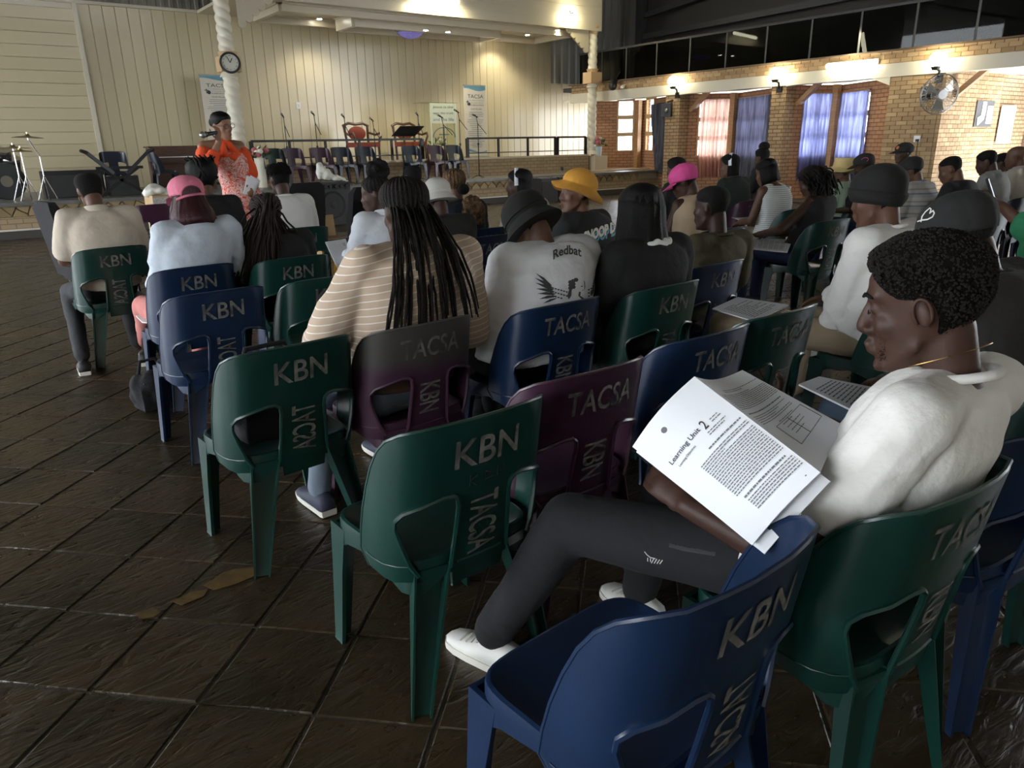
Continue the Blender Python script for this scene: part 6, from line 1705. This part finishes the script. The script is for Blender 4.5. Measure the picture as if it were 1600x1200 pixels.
P = seat_person('man with a shaved head in a black tee, far right rows', 1486, 266, 3.15, 'navy chair of the man with the shaved head', 'navy', 14, 24, .16, skin_='skin_brown', top='black_tee', voxel=.0112, build=1.12); hair_part(P, scalp(P['M'], .003, lambda p: hairline(p, .085, -.02, .03)), 'hair_black')
P = seat_person('man in a light grey shirt resting his chin on his hand', 1542, 254, 3.45, 'navy chair of the man in the light grey shirt', 'navy', 12, 20, .12, skin_='skin_dark', top='grey_shirt', voxel=.011, collar='grey_shirt'); short_hair(P, .006)
P = seat_person('man with black hair in a green striped shirt between two pale shirts', 1566, 256, 3.9, 'blue chair between two pale shirts on the right', 'blue', 5, 14, .1, top='bottle_green', voxel=.013, collar='sand_shirt'); short_hair(P, .012)
P = seat_person('bald man in a beige shirt at the right edge of the picture', 1588, 246, 3.45, 'blue chair of the bald man in the beige shirt', 'blue', 10, 10, .08, skin_='skin_brown', top='sand_shirt', voxel=.012, collar='sand_shirt', build=1.1)
# ---- black beanie, white sweatshirt
hh = AY(1372, 312, 1.74); h = V((hh.x + .06, 1.70, .515)); B5 = chair(h.x - .02, h.y - .02, radians(-4), 'green', 'dark green chair of the person in the black beanie', T)
P = person('person in a black beanie and white sweatshirt on the right', hh, h, 10, 10, 0, 0, 'skin_brown', 'tee_white', 'long', .030, 'khaki', 'shoe_black', build=1.16, voxel=.0103, wrinkle=.008, hscale=1.06, knees={-1: G(1128, 505, .50), 1: V((h.x + .1, h.y + .42, .51))},
           arms={-1: (AY(1318, 470, 1.78), AY(1275, 590, 1.95))})
short_hair(P, .005); beanie(P, 'black_hat', .020, low=.022); P28 = P
# ---- dark cap with a leaf emblem
hh = AY(1500, 372, .98); h = V((hh.x + .03, .82, .515)); A4 = chair(h.x, h.y - .02, radians(-3), 'green', 'green chair at the right edge beyond the reading man', T)
P = person('person in a charcoal cap with a white leaf emblem and dark tee', hh, h, 6, 26, 0, 0, 'skin_deep', 'charcoal_tee', 'short', .030, 'jean_mid', 'shoe_black', build=1.2, voxel=.0112)
short_hair(P, .012); o = cap_dome(P, 'cap_black', .014, low=.035); P29 = P
# ---- green shirt at the right edge
hh = AY(1640, 300, 1.5); h = V((hh.x, 1.46, .515)); chair(h.x, h.y - .02, radians(-8), 'purple', 'purple chair of the person in the bright green shirt', None)
P = person('person in a bright green shirt holding a phone at the right edge', hh, h, 0, 10, 0, -6, 'skin_brown', 'green_shirt', 'short', .022, 'black_trouser', 'shoe_black', voxel=.0092,
           arms={-1: (AY(1598, 352, 1.56), AY(1566, 322, 1.66))}, hands={-1: (V((-.45, .35, .30)), V((-.3, -.6, .7)), .55)})
short_hair(P, .010); P30 = P
# ---- standing speaker
q = AY(347, 197, 7.3); base = V((q.x + .10, 7.3, .93))
shl = AY(318, 236, 7.28); shr = AY(378, 238, 7.32)
P = person('woman in an orange off-shoulder dress speaking at the front with a microphone', q, V((q.x + .13, 7.32, .95)), 14, 8, 6, 186, 'skin_light', None, 'none', .01, None, 'shoe_black', voxel=.0103, name='person', hscale=1.0,
           arms={1: (AY(322, 268, 7.10), AY(342, 222, 7.12)), -1: (AY(388, 268, 7.36), AY(389, 292, 7.22))}, hands={1: (V((.05, -.10, .9)), V((.5, -.8, 0)), .75), -1: (V((.0, -.6, -.3)), V((.8, -.1, .3)), .9)},
           knees={-1: V((q.x + .06, 7.26, .50)), 1: V((q.x + .22, 7.26, .50))}, feet={-1: V((q.x + .06, 7.28, .075)), 1: V((q.x + .22, 7.28, .075))})
PS = P; M = P['M']; f0 = P['foot0']
hair_part(P, scalp(M, .010, lambda p: hairline(p, .070, -.05)), 'hair_soft'); hair_part(P, MB().ell(M @ V((0, -.11, .02)), (.05, .045, .05)), 'hair_soft', 'bun')
dr = MB(); N_ = P['N']; hp = P['hip']
rings = []
for t_, a, b in ((-1.0, .27, .24), (-.7, .25, .22), (-.35, .21, .18), (0, .20, .155), (.25, .165, .13), (.45, .155, .12), (.68, .175, .135), (.80, .165, .12)):
    c = hp.lerp(N_, t_) if t_ >= 0 else hp + V((0, 0, t_ * .78)); rings.append([c + P['bx'] * (a * cos(k)) + P['by'] * (b * sin(k)) for k in [2 * pi * j / 30 for j in range(30)]])
dr.loft(rings); me = remesh(dr, .014, 2, 'dress'); displace(me, lambda c: .010 * noise.noise(V((c[0] * 9, c[1] * 9, c[2] * 2)))); shift_mesh(me, f0); ob('dress', me, 'floral', P['t'])
for s_ in (-1, 1):
    e, w_ = P['arms'][s_]; sl = MB().limb([P['sh'][s_].lerp(e, .22) - V((0, 0, .02)), e, e.lerp(w_, .55)], [.075, .095, .055]); me = remesh(sl, .012, 2, 'sleeve'); displace(me, lambda c: .010 * noise.noise(V(c) * 16)); shift_mesh(me, f0); ob('sleeve', me, 'orange_cloth', P['t'])
bd = MB()
for s_ in (-1, 1): bd.caps(hp.lerp(N_, .74) + P['bx'] * s_ * .17, hp.lerp(N_, .70) + P['by'] * .07, .06, .07); bd.caps(hp.lerp(N_, .76) + P['bx'] * s_ * .06 + P['by'] * .09, N_ + V((0, 0, .02)) + P['by'] * .04 + P['bx'] * s_ * .02, .035, .026)
bd.caps(hp.lerp(N_, .74) + P['by'] * -.05 + P['bx'] * .14, hp.lerp(N_, .74) + P['by'] * -.05 - P['bx'] * .14, .06, .06)
me = remesh(bd, .011, 2, 'bodice'); displace(me, lambda c: .006 * noise.noise(V(c) * 22)); shift_mesh(me, f0); ob('bodice', me, 'orange_cloth', P['t'])
for s_ in (-1, 1):
    MB().tube([M @ V((s_ * .034 + .026 * cos(a), .106, .012 + .02 * sin(a))) for a in [k * pi / 8 for k in range(17)]], .0022, 5, cap=False).build('glasses_rim', 'black_paint', P['t'])
    MB().tube([M @ V((s_ * .060, .104, .016)), M @ V((s_ * .078, .0, .012))], .002, 5).build('glasses_arm', 'black_paint', P['t'])
a, b = AY(317, 211, 7.02), AY(338, 207, 7.06)
t = thing('microphone', 'black handheld microphone with a silver grille in the speaker’s hand', 'microphone', a, world=True)
MB().caps(a.lerp(b, .25), b, .020, .014, 12).build('handle', 'black_paint', t, smooth=True); MB().ell(a, (.030, .030, .030)).build('grille', 'steel_grey', t, smooth='all')
MB().lathe([(.026, -.006), (.026, .006)], 14, Matrix.Translation(a.lerp(b, .2)) @ V((0, 0, 1)).rotation_difference((b - a).normalized()).to_matrix().to_4x4()).build('ring', 'chrome', t)
c = AY(391, 291, 7.14); t = thing('folded_papers', 'folded white papers held at the speaker’s side', 'papers', c, world=True)
for k in range(2): MB().box(c + V((.02 * k, .015 * k, 0)), (.10, .006, .17), Matrix.Rotation(.35 + .2 * k, 3, 'Y')).build('sheet', 'paper_white', t)
# ================================================================== READING MAN (nearest person)
hd_ = AY(1443, 482, .63)
h = V((1.42, .76, .52))
P = person('man in a white tee reading an open booklet in the near right', hd_, h, 16, 13, 0, 0, 'skin_hero', 'tee_white', 'short', .013, 'black_trouser', None, build=.91, thick_leg=1.18, sl=.56, extra_top=[(G(1205, 880, .585), (.06, .07, .055)), (G(1235, 900, .56), (.06, .08, .07))], voxel=.0058, wrinkle=.006, nose=1.35, hscale=1.02,
           arms={-1: (V((1.20, .70, .615)), V((1.15, .92, .665))), 1: (V((1.68, .80, .70)), V((1.55, .99, .775)))}, hands={-1: (V((.05, .9, .25)), V((-.7, .1, .6)), .5), 1: (V((-.85, -.05, .45)), V((.1, .9, .3)), .3)},
           knees={-1: V((1.10, 1.25, .50)), 1: V((1.52, 1.28, .50))}, feet={-1: V((.985, 1.44, .085)), 1: V((1.46, 1.33, .085))})
PH = P; M = P['M']; f0 = P['foot0']; T_ = P['t']
hair_part(P, scalp(M, .022, lambda p: hairline(p, .084, -.062, .010), amp=.0025, nf=170, taper=.42, nphi=150, nv=40, edge=.08, top=.006), 'hair_afro')
rg = random.Random(77); mb = MB()
hlh = lambda p: hairline(p, .084, -.062, .010)
for k in range(3600):
    ph = rg.uniform(0, 2 * pi); z0 = hlh(ph); z = z0 + (.1185 - z0) * rg.random() ** .8; v_ = (z - z0) / (.1185 - z0)
    kk = .022 * (.08 + .92 * min(1, v_ ** 1.1 / .42)) + .006 * max(0, (z - .04) / .08); r = rg.uniform(.0018, .0034) * (.6 + .4 * min(1, v_ * 3))
    c = M @ hpt(ph, z, kk); d_ = V((rg.uniform(-1, 1), rg.uniform(-1, 1), rg.uniform(-1, 1))) * r
    mb.add([c + V((r, 0, 0)) + d_ * .4, c + V((0, r, 0)), c + V((-r, 0, 0)) - d_ * .4, c + V((0, -r, 0)), c + V((0, 0, r)), c + V((0, 0, -r))], [(0, 1, 4), (1, 2, 4), (2, 3, 4), (3, 0, 4), (1, 0, 5), (2, 1, 5), (3, 2, 5), (0, 3, 5)])
mb.build('hair_curls', mat('hair_curl', (.015, .0125, .0115), .7, spec=.3), T_)['kind'] = 'stuff'
# brows, lashes, stubble
for s_ in (-1, 1):
    MB().tube([M @ V((s_ * .012, .098, .037)), M @ V((s_ * .030, .090, .043)), M @ V((s_ * .050, .074, .037))], [.003, .0045, .0025], 6).build('eyebrow', 'hair_black', T_)
    MB().tube([M @ V((s_ * .019, .0905, .010)), M @ V((s_ * .031, .0885, .0055)), M @ V((s_ * .044, .082, .009))], [.0012, .0018, .0012], 5).build('eyelash', 'hair_black', T_)
    b_ = MB()
    for k in range(240):
        t_ = .5 + .5 * rg.random(); ph = s_ * (1.34 - 1.0 * t_ + rg.gauss(0, .07)); z = .0 - .112 * min(1, t_ * 1.3) ** 1.2 + rg.gauss(0, .006 + .007 * t_); r = rg.uniform(.0005, .0010)
        if z < -.119: continue
        c = M @ hpt(ph, z, .0005); b_.add([c + V((r, 0, 0)), c + V((0, r, 0)), c + V((-r, 0, 0)), c + V((0, -r, 0)), c + V((0, 0, r * 1.5)), c - V((0, 0, r * 1.5))], [(0, 1, 4), (1, 2, 4), (2, 3, 4), (3, 0, 4), (1, 0, 5), (2, 1, 5), (3, 2, 5), (0, 3, 5)])
    b_.build('beard', 'beard', T_)['kind'] = 'stuff'
    # ear rim
    MB().tube([M @ V((s_ * (.083 + .003 * sin(a)), -.012 + .015 * cos(a), .005 + .026 * sin(a))) for a in np.linspace(-.9, 3.9, 18)], .0035, 6).build('ear_rim', 'skin_hero', T_, smooth='all')
# necklace
cn = P['N'] + V((0, .018, .030)); MB().tube([cn + V((.069 * cos(a), .068 * sin(a), -.035 * sin(a) + .006)) for a in np.linspace(0, 2 * pi, 40)], .0009, 5, cap=False).build('necklace', 'gold', T_)
# shoes of the reading man
def sneaker(ank, d, lab):
    o = shoe_at(T_, ank, d, 'shoe_white'); o['label'] = 'white leather sneaker'
    d = V((d[0], d[1], 0)).normalized(); l = V((d.y, -d.x, 0)); a = V((ank.x, ank.y, 0))
    for k in range(5): MB().tube([a + d * (.035 + .022 * k) + l * .030 + V((0, 0, .082 - .008 * k)), a + d * (.035 + .022 * k) + V((0, 0, .094 - .009 * k)), a + d * (.035 + .022 * k) - l * .030 + V((0, 0, .082 - .008 * k))], .003, 5).build('lace', 'sole_white', o)
    MB().tube([a + d * .03 + l * .02 + V((0, 0, .10)), a + d * .06 + l * .055 + V((0, 0, .07)), a + d * .11 + l * .05 + V((0, 0, .05)), a + d * .05 + l * .01 + V((0, 0, .098))], .003, 5).build('lace', 'sole_white', o)
sneaker(V((.985, 1.42, .075)), (-.25, 1, 0), 'l'); sneaker(V((1.46, 1.31, .075)), (.1, 1, 0), 'r')
# ---- the open booklet
tl, bl = G(988, 698, .80), G(1175, 852, .70); tr, br = G(1085, 588, .95), G(1282, 738, .855)
t2, b2 = G(1160, 578, .925), G(1317, 664, .87)
mat('ink', (.05, .05, .055), .8); mat('ink_grey', (.16, .16, .175), .8); mat('page', (.80, .82, .86), .7)
bk = thing('booklet', 'open white training booklet held by the reading man', 'booklet', bl, world=True)
def page(c00, c10, c01, c11, bulge):
    """u across the page, v from the top edge down"""
    def f(u, v, k=0.0):
        p = (c00 * (1 - u) + c10 * u) * (1 - v) + (c01 * (1 - u) + c11 * u) * v
        n = (c10 - c00).cross(c01 - c00).normalized()
        if n.z < 0: n = -n
        return p + n * (bulge * sin(pi * u) ** 1.0 * (1 - .3 * v) + k)
    return f
pa = page(tl, tr, bl, br, .018); pb = page(tr, t2, br, b2, -.016)
def page_mesh(f, name, n=14, th=.004):
    mb = MB(); rings = []
    top = [[f(i / n, j / n, 0) for i in range(n + 1)] for j in range(n + 1)]; bot = [[f(i / n, j / n, -th) for i in range(n + 1)] for j in range(n + 1)]
    vs = [p for r in top for p in r] + [p for r in bot for p in r]; N_ = (n + 1) ** 2; fs = []
    for j in range(n):
        for i in range(n):
            a = j * (n + 1) + i; fs += [(a, a + 1, a + n + 2, a + n + 1), (N_ + a, N_ + a + n + 1, N_ + a + n + 2, N_ + a + 1)]
    for i in range(n):
        for (a, b) in ((i, i + 1), (n * (n + 1) + i, n * (n + 1) + i + 1)): fs.append((a, b, N_ + b, N_ + a))
        for (a, b) in ((i * (n + 1), (i + 1) * (n + 1)), (i * (n + 1) + n, (i + 1) * (n + 1) + n)): fs.append((a, b, N_ + b, N_ + a))
    return mb.add(vs, fs).build(name, 'page', bk, smooth=30)
page_mesh(pa, 'page'); page_mesh(pb, 'page')
bl2, br2, tl2 = bl + V((.012, -.020, -.014)), br + V((.02, -.01, -.02)), tl + V((.006, -.006, -.012))
page_mesh(page(tl2, tr - V((0, 0, .012)), bl2, br2, .010), 'page')
def on(f, k=.0012): return lambda x, y: f(x, y, k)
def ptext(f, s_, u, v, hgt, wd, name='lettering'):
    q = MB(); text_on(q, s_, lambda x, y: f(u + x / .20, v - y / .29, .0012), hgt, wd, .01); q.build(name, 'ink', bk)
ptext(pa, 'Learning Unit', .36, .30, .013, .095); ptext(pa, '2', .66, .30, .020, .011); ptext(pa, 'Learning Objectives', .30, .355, .006, .055)
rg = random.Random(31)
def lines(f, v0, v1, dv, u0, u1, name='small_print', h=.0020):
    mb = MB(); v = v0
    while v < v1:
        u = u0; end = u1 if rg.random() > .25 else u0 + (u1 - u0) * rg.uniform(.4, .95)
        while u < end:
            w_ = rg.uniform(.015, .05); e = min(u + w_, end); vs = []
            for (a, b) in ((u, v), (e, v), (e, v + h / .29), (u, v + h / .29)): vs.append(f(a, b, .0012))
            mb.add(vs, [(0, 1, 2, 3)]); u = e + .008
        v += dv
    o = mb.build(name, 'ink_grey', bk); o['kind'] = 'stuff'
lines(pa, .30, .34, .02, .74, .98); lines(pa, .355, .39, .018, .62, .98); lines(pa, .43, .44, .02, .50, .95, h=.003); lines(pa, .47, .76, .0175, .30, .97); lines(pa, .79, .80, .02, .34, .93, h=.0035); lines(pa, .82, .90, .0175, .34, .97); lines(pa, .955, .96, .02, .88, .90)
lines(pb, .16, .19, .02, .25, .97); lines(pb, .22, .40, .0185, .08, .97); lines(pb, .44, .45, .02, .1, .9, h=.0035); lines(pb, .48, .56, .019, .1, .9); lines(pb, .60, .75, .035, .45, .8)
q = MB()
for a, b in (((.30, .62), (.95, .62)), ((.30, .82), (.95, .82)), ((.30, .62), (.30, .82)), ((.62, .62), (.62, .82)), ((.95, .62), (.95, .82))): q.tube([pb(*a, .001), pb((a[0] + b[0]) / 2, (a[1] + b[1]) / 2, .001), pb(*b, .001)], .0006, 4)
q.build('printed_table', 'ink', bk)['kind'] = 'stuff'
q = MB(); text_on(q, 'A', lambda x, y: pa(.36 + x / .2, .12 - y / .29, .0012), .012); q.tube([pa(.28, .155, .001), pa(.36, .15, .001), pa(.44, .145, .001)], .0005, 4)
# small crest at the page top
MB().lathe([(.007, 0), (.0065, .0006)], 10, Matrix.Translation(pa(.36, .12, .001)) @ V((0, 0, 1)).rotation_difference((tr - tl).cross(bl - tl).normalized()).to_matrix().to_4x4()).build('crest', mat('ink_grey', (.25, .25, .27), .8), bk)
# ================================================================== SMALL THINGS
def papers(name, label, pts, z, n=3, head=True, cat='booklet', curl=.0, thick=.006):
    """booklet lying open: four image corners on the height z"""
    c = [G(x, y, zz) for (x, y), zz in zip(pts, z if isinstance(z, (list, tuple)) else [z] * 4)]
    o = sum(c, V((0, 0, 0))) / 4; t = thing(name, label, cat, o, world=True)
    nr = (c[1] - c[0]).cross(c[3] - c[0]).normalized(); nr = nr if nr.z > 0 else -nr
    f = lambda u, v, k=0.0: (c[0] * (1 - u) + c[1] * u) * (1 - v) + (c[3] * (1 - u) + c[2] * u) * v + nr * (k + curl * (2 * u - 1) ** 2)
    N_ = 8
    mb = MB().loft([[f(i / N_, 0, 0) for i in range(N_ + 1)] + [f(i / N_, 1, 0) for i in range(N_, -1, -1)], [f(i / N_, 0, -thick) for i in range(N_ + 1)] + [f(i / N_, 1, -thick) for i in range(N_, -1, -1)]]); mb.build('sheets', 'page', t, smooth=30)
    q = MB(); rg = random.Random(int(pts[0][0])); v = .2
    if head:
        while v < .9:
            e = .9 if rg.random() > .3 else rg.uniform(.4, .8)
            for k in range(6):
                a, b = .12 + (e - .12) * k / 6, .12 + (e - .12) * (k + .85) / 6; q.add([f(a, v, .001), f(b, v, .001), f(b, v + .018, .001), f(a, v + .018, .001)], [(0, 1, 2, 3)])
            v += .055
        o_ = q.build('small_print', 'ink_grey', t); o_['kind'] = 'stuff'
    return t
papers('booklet', 'white booklet lying on the khaki lap beyond the green chair', [(1113, 482), (1152, 464), (1232, 476), (1180, 502)], [.60, .60, .60, .60])
t = papers('booklet', 'open booklet on the denim lap behind the reading man’s booklet', [(1248, 600), (1280, 588), (1400, 612), (1372, 660)], [.63, .63, .62, .62])
papers('booklet', 'booklet on the blue jeans of the woman in the strappy top', [(1170, 369), (1238, 375), (1230, 394), (1168, 388)], .60)
papers('booklet', 'crumpled open booklet before the woman in the white tank top', [(1140, 338), (1152, 322), (1176, 331), (1168, 348)], .64)
papers('paper', 'sheet of paper held up by the woman with the bun', [(508, 378), (540, 373), (552, 405), (530, 424)], [.74, .74, .70, .66], cat='paper')
papers('paper', 'white paper corner poking out beside the pink cap chair', [(212, 493), (230, 489), (232, 504), (222, 503)], .46, head=False, cat='paper')
papers('paper', 'sheet of paper on the seat of the green chair beyond the booklet', [(1185, 560), (1210, 556), (1208, 574), (1192, 568)], .47, head=False, cat='paper')
# bags
def bag(name, label, c, size, rz=0, m='black_cloth', strap=True):
    c = V(c); t = thing(name, label, 'bag', c, world=True); R_ = Matrix.Rotation(rz, 3, 'Z'); mb = MB()
    for k in range(14):
        a = k * 2.4; mb.ell(c + R_ @ V((size[0] * .32 * cos(a), size[1] * .32 * sin(a), size[2] * (.25 + .5 * ((k * 37) % 10) / 10))), (size[0] * .26, size[1] * .26, size[2] * .28), n=10, m=6)
    mb.box(c + V((0, 0, size[2] * .32)), (size[0] * .86, size[1] * .86, size[2] * .6), R_)
    me = remesh(mb, .012, 3, 'bag'); displace(me, lambda q: .008 * noise.noise(V(q) * 14))
    co = np.empty(len(me.vertices) * 3, 'f'); me.vertices.foreach_get('co', co); co = co.reshape(-1, 3); co[:, 2] = np.maximum(co[:, 2], c.z + .001); me.vertices.foreach_set('co', co.reshape(-1))
    shift_mesh(me, c); ob('pouch', me, m, t)
    if strap: MB().tube([c + R_ @ V((-size[0] * .3, 0, size[2] * .85)), c + R_ @ V((-size[0] * .2, 0, size[2] * 1.2)), c + R_ @ V((size[0] * .2, 0, size[2] * 1.2)), c + R_ @ V((size[0] * .3, 0, size[2] * .85))], .010, 6).build('handle', 'black_cloth', t, smooth='all')
    MB().tube([c + R_ @ V((-size[0] * .35, -size[1] * .44, size[2] * .75)), c + R_ @ V((size[0] * .35, -size[1] * .44, size[2] * .75))], .004, 5).build('zip', 'steel_grey', t)
    return t
bag('shoulder_bag', 'soft black bag lying on the green chair seat', (C1.location.x, C1.location.y + .0, .437), (.36, .30, .26), .1)
bag('handbag', 'black handbag on the floor under the pink cap chair', G(247, 640, 0) + V((0, .05, 0)), (.22, .20, .24), .2)
bag('handbag', 'shiny black bag on the floor between the purple and blue chairs', G(762, 662, 0), (.26, .2, .18), .4, strap=False)
# phone in the green shirt's hand
c = P30['arms'][-1][1] + V((-.45, .35, .30)).normalized() * .125 + V((.01, -.03, .02)); t = thing('phone', 'white phone held up by the person in the bright green shirt', 'phone', c, world=True)
MB().box(c, (.075, .009, .15), Matrix.Rotation(.5, 3, 'Z') @ Matrix.Rotation(-.4, 3, 'X') @ Matrix.Rotation(.15, 3, 'Y')).build('case', 'black_paint', t); MB().box(c + V((-.004, -.006, 0)), (.068, .004, .14), Matrix.Rotation(.5, 3, 'Z') @ Matrix.Rotation(-.4, 3, 'X') @ Matrix.Rotation(.15, 3, 'Y')).build('screen', mat('screen', (.6, .62, .66), .3, emit=(.7, .75, .85), estr=.4), t)
# pen on the floor edge of the reading man's chair
# ---- prints on clothes
def shirt_of(P): return bpy.data.objects[P['t']['_shirt']]
def pprint(P, polys, m, name, step=3.0):
    vs, fs = [], []
    for poly in polys:
        o = len(vs); vs += [tuple(p) for p in poly]; fs.append(tuple(range(o, o + len(poly))))
    # concave-safe: triangulate each polygon
    V2, F2 = [], []
    for poly in polys:
        v_, e_, f_, *_ = delaunay_2d_cdt([V(p) for p in poly], [(i, (i + 1) % len(poly)) for i in range(len(poly))], [], 1, 1e-4)
        o = len(V2); V2 += [(p.x, p.y) for p in v_]; F2 += [tuple(i + o for i in f) for f in f_]
    a, b = fine(V2, F2, step); o = conform(shirt_of(P), P['foot0'], [(p.x, p.y) for p in a], b, name, m, P['t']); o['kind'] = 'stuff'
    return o
vs, fs, w_ = text2d('Redbat', 13.0, .02); k = 44 / w_
pts = [(886 + x * k, 397 - y * 1.1 - 6 * (1 - (x * k / 22) ** 2) - .10 * x * k) for x, y in vs]; a, b = fine(pts, fs, 2.5)
o = conform(shirt_of(P13), P13['foot0'], [(p.x, p.y) for p in a], b, 'lettering', 'ink', P13['t']); o['label'] = 'black letter print'
feathers = []
for i, tip in enumerate(((837, 427), (835, 434), (836, 442), (837, 451), (839, 459), (842, 467), (848, 474))):
    r0 = (862 + i * 1.5, 446 + i * 3.2); feathers.append([tip, ((tip[0] + r0[0]) / 2, (tip[1] + r0[1]) / 2 - 2.6), r0, (r0[0] - 4, r0[1] + 2.4), ((tip[0] + r0[0]) / 2 - 1, (tip[1] + r0[1]) / 2 + 1.8)])
for i in range(16): x, y = 862 + (i % 6) * 4.3, 449 + (i // 6) * 6 + (i % 6) * 1.2; feathers.append([(x, y), (x + 3.4, y + .6), (x + 2.8, y + 2.6), (x + .2, y + 2.0)])
for i, tip in enumerate(((938, 414), (943, 420), (945, 427), (946, 434), (945, 441), (944, 448))):
    r0 = (926 - i * 1.0, 440 + i * 3.6); feathers.append([tip, ((tip[0] + r0[0]) / 2 - 1.5, (tip[1] + r0[1]) / 2 - 1.5), r0, (r0[0] + 2.5, r0[1] + 2.2), ((tip[0] + r0[0]) / 2 + 1.5, (tip[1] + r0[1]) / 2 + 1.5)])
for i in range(10): x, y = 918 + (i % 4) * 4, 452 + (i // 4) * 5 - (i % 4) * 2; feathers.append([(x, y), (x + 3, y - .8), (x + 2.8, y + 1.4), (x, y + 2)])
pprint(P13, feathers, 'ink', 'wing_print')
hairp = [[(891 + 4 * cos(t_) + (i % 3) * 4.2, 441 + 3.4 * sin(t_) + (i // 3) * 4.6 - (i % 3) * 1.8) for t_ in np.linspace(0, 2 * pi, 7)[:-1]] for i in range(9) if i not in (5, 8)]
hairp += [[(889, 452), (893, 450), (892, 462), (888, 468), (886, 462)], [(904, 456), (907, 456), (906, 462), (912, 466), (909, 468), (903, 462)], [(907, 447), (910, 446.5), (910, 448), (907, 448.3)], [(909, 453), (911.5, 452.6), (910, 454.4)], [(911.5, 438), (913, 440), (914, 448), (912, 455), (912.6, 447)]]
pprint(P13, hairp, 'ink', 'figure_print', 2.0)
vs, fs, w_ = text2d('SNOOP DO', 15.0, .06); k = 58 / w_
def sno(dx, dy): return [(941 + dx + x * k, 361 + dy - y * 1.15 - .34 * x * k) for x, y in vs]
mat('print_cyan', (.07, .25, .34), .7); mat('print_cream', (.62, .60, .52), .7); mat('print_peach', (.50, .33, .18), .7)
a, b = fine(sno(2, 5), fs, 3); o = conform(shirt_of(P12), P12['foot0'], [(p.x, p.y) for p in a], b, 'lettering_shadow', 'print_cyan', P12['t'], .0018); o['kind'] = 'stuff'
a, b = fine(sno(0, 0), fs, 3); o = conform(shirt_of(P12), P12['foot0'], [(p.x, p.y) for p in a], b, 'lettering', 'print_cream', P12['t'], .0035); o['kind'] = 'stuff'
pprint(P12, [[(945, 388), (952, 379), (960, 376), (968, 378), (970, 390), (950, 392)]], 'print_peach', 'print_patch')
# leaf emblem on the charcoal cap
def draw_on(objs, offs, pts, r, m, name, parent, lift=.001):
    vv, ff = [], []
    for o_ in objs:
        k = len(vv); vv += [v.co + offs for v in o_.data.vertices]; ff += [tuple(i + k for i in p.vertices) for p in o_.data.polygons]
    bv = BVHTree.FromPolygons(vv, ff); out = []
    for (px, py) in pts:
        d = V(ray(px, py)).normalized(); hit, nr, i_, d_ = bv.ray_cast(V(CAMP), d)
        if hit is not None: out.append(hit - d * lift)
    if len(out) > 1: return MB().tube(out, r, 5).build(name, m, parent)
def kids(P, *names): return [c_ for c_ in P['t'].children if c_.name.split('.')[0] in names]
leaf = [(1434, 346), (1440, 344), (1449, 343), (1457, 339), (1460, 333), (1458, 329), (1453, 333), (1455, 327), (1453, 325), (1446, 331), (1441, 338), (1439, 347)]
lf = []
for (x0, y0), (x1, y1) in zip(leaf, leaf[1:]): lf += [(x0, y0), ((x0 + x1) / 2, (y0 + y1) / 2)]
draw_on(kids(P29, 'cap', 'hair', 'body'), P29['foot0'], lf + [leaf[-1]], .0022, 'tee_white', 'leaf_emblem', P29['t'])
# stripes and pocket trim on the black trousers
tr_ = kids(PH, 'trousers')
for k in range(6): draw_on(tr_, PH['foot0'], [(1012 + k * 4.4, 872 + k * .8), (1010 + k * 4.4 + 2, 877 + k * .6), (1009 + k * 4.4, 870 + k * 1.6 + 6)][:2] if k < 2 else [(1013 + k * 4.4, 871 + k * .9), (1009 + k * 4.4, 879 + k * .4)], .0011, 'tee_white', 'stripe_mark', PH['t'])
draw_on(tr_, PH['foot0'], [(1007, 862), (1011, 867), (1016, 871), (1024, 873)], .0011, 'tee_white', 'stripe_mark', PH['t'])
mat('trim_grey', (.05, .052, .056), .6); draw_on(tr_, PH['foot0'], [(1046, 852), (1070, 858), (1095, 862), (1118, 866)], .007, 'trim_grey', 'pocket_trim', PH['t'], -.004)
# jeans stitching through the chair back
tr6 = kids(P6, 'trousers')
mat('stitch', (.30, .27, .20), .8)
draw_on(tr6, P6['foot0'], [(600, 596), (612, 606), (628, 610), (646, 610)], .0016, 'stitch', 'stitching', P6['t']); draw_on(tr6, P6['foot0'], [(600, 620), (614, 632), (630, 634), (645, 628)], .0012, 'stitch', 'stitching', P6['t']); draw_on(tr6, P6['foot0'], [(708, 598), (722, 590), (735, 580)], .0014, 'stitch', 'stitching', P6['t'])
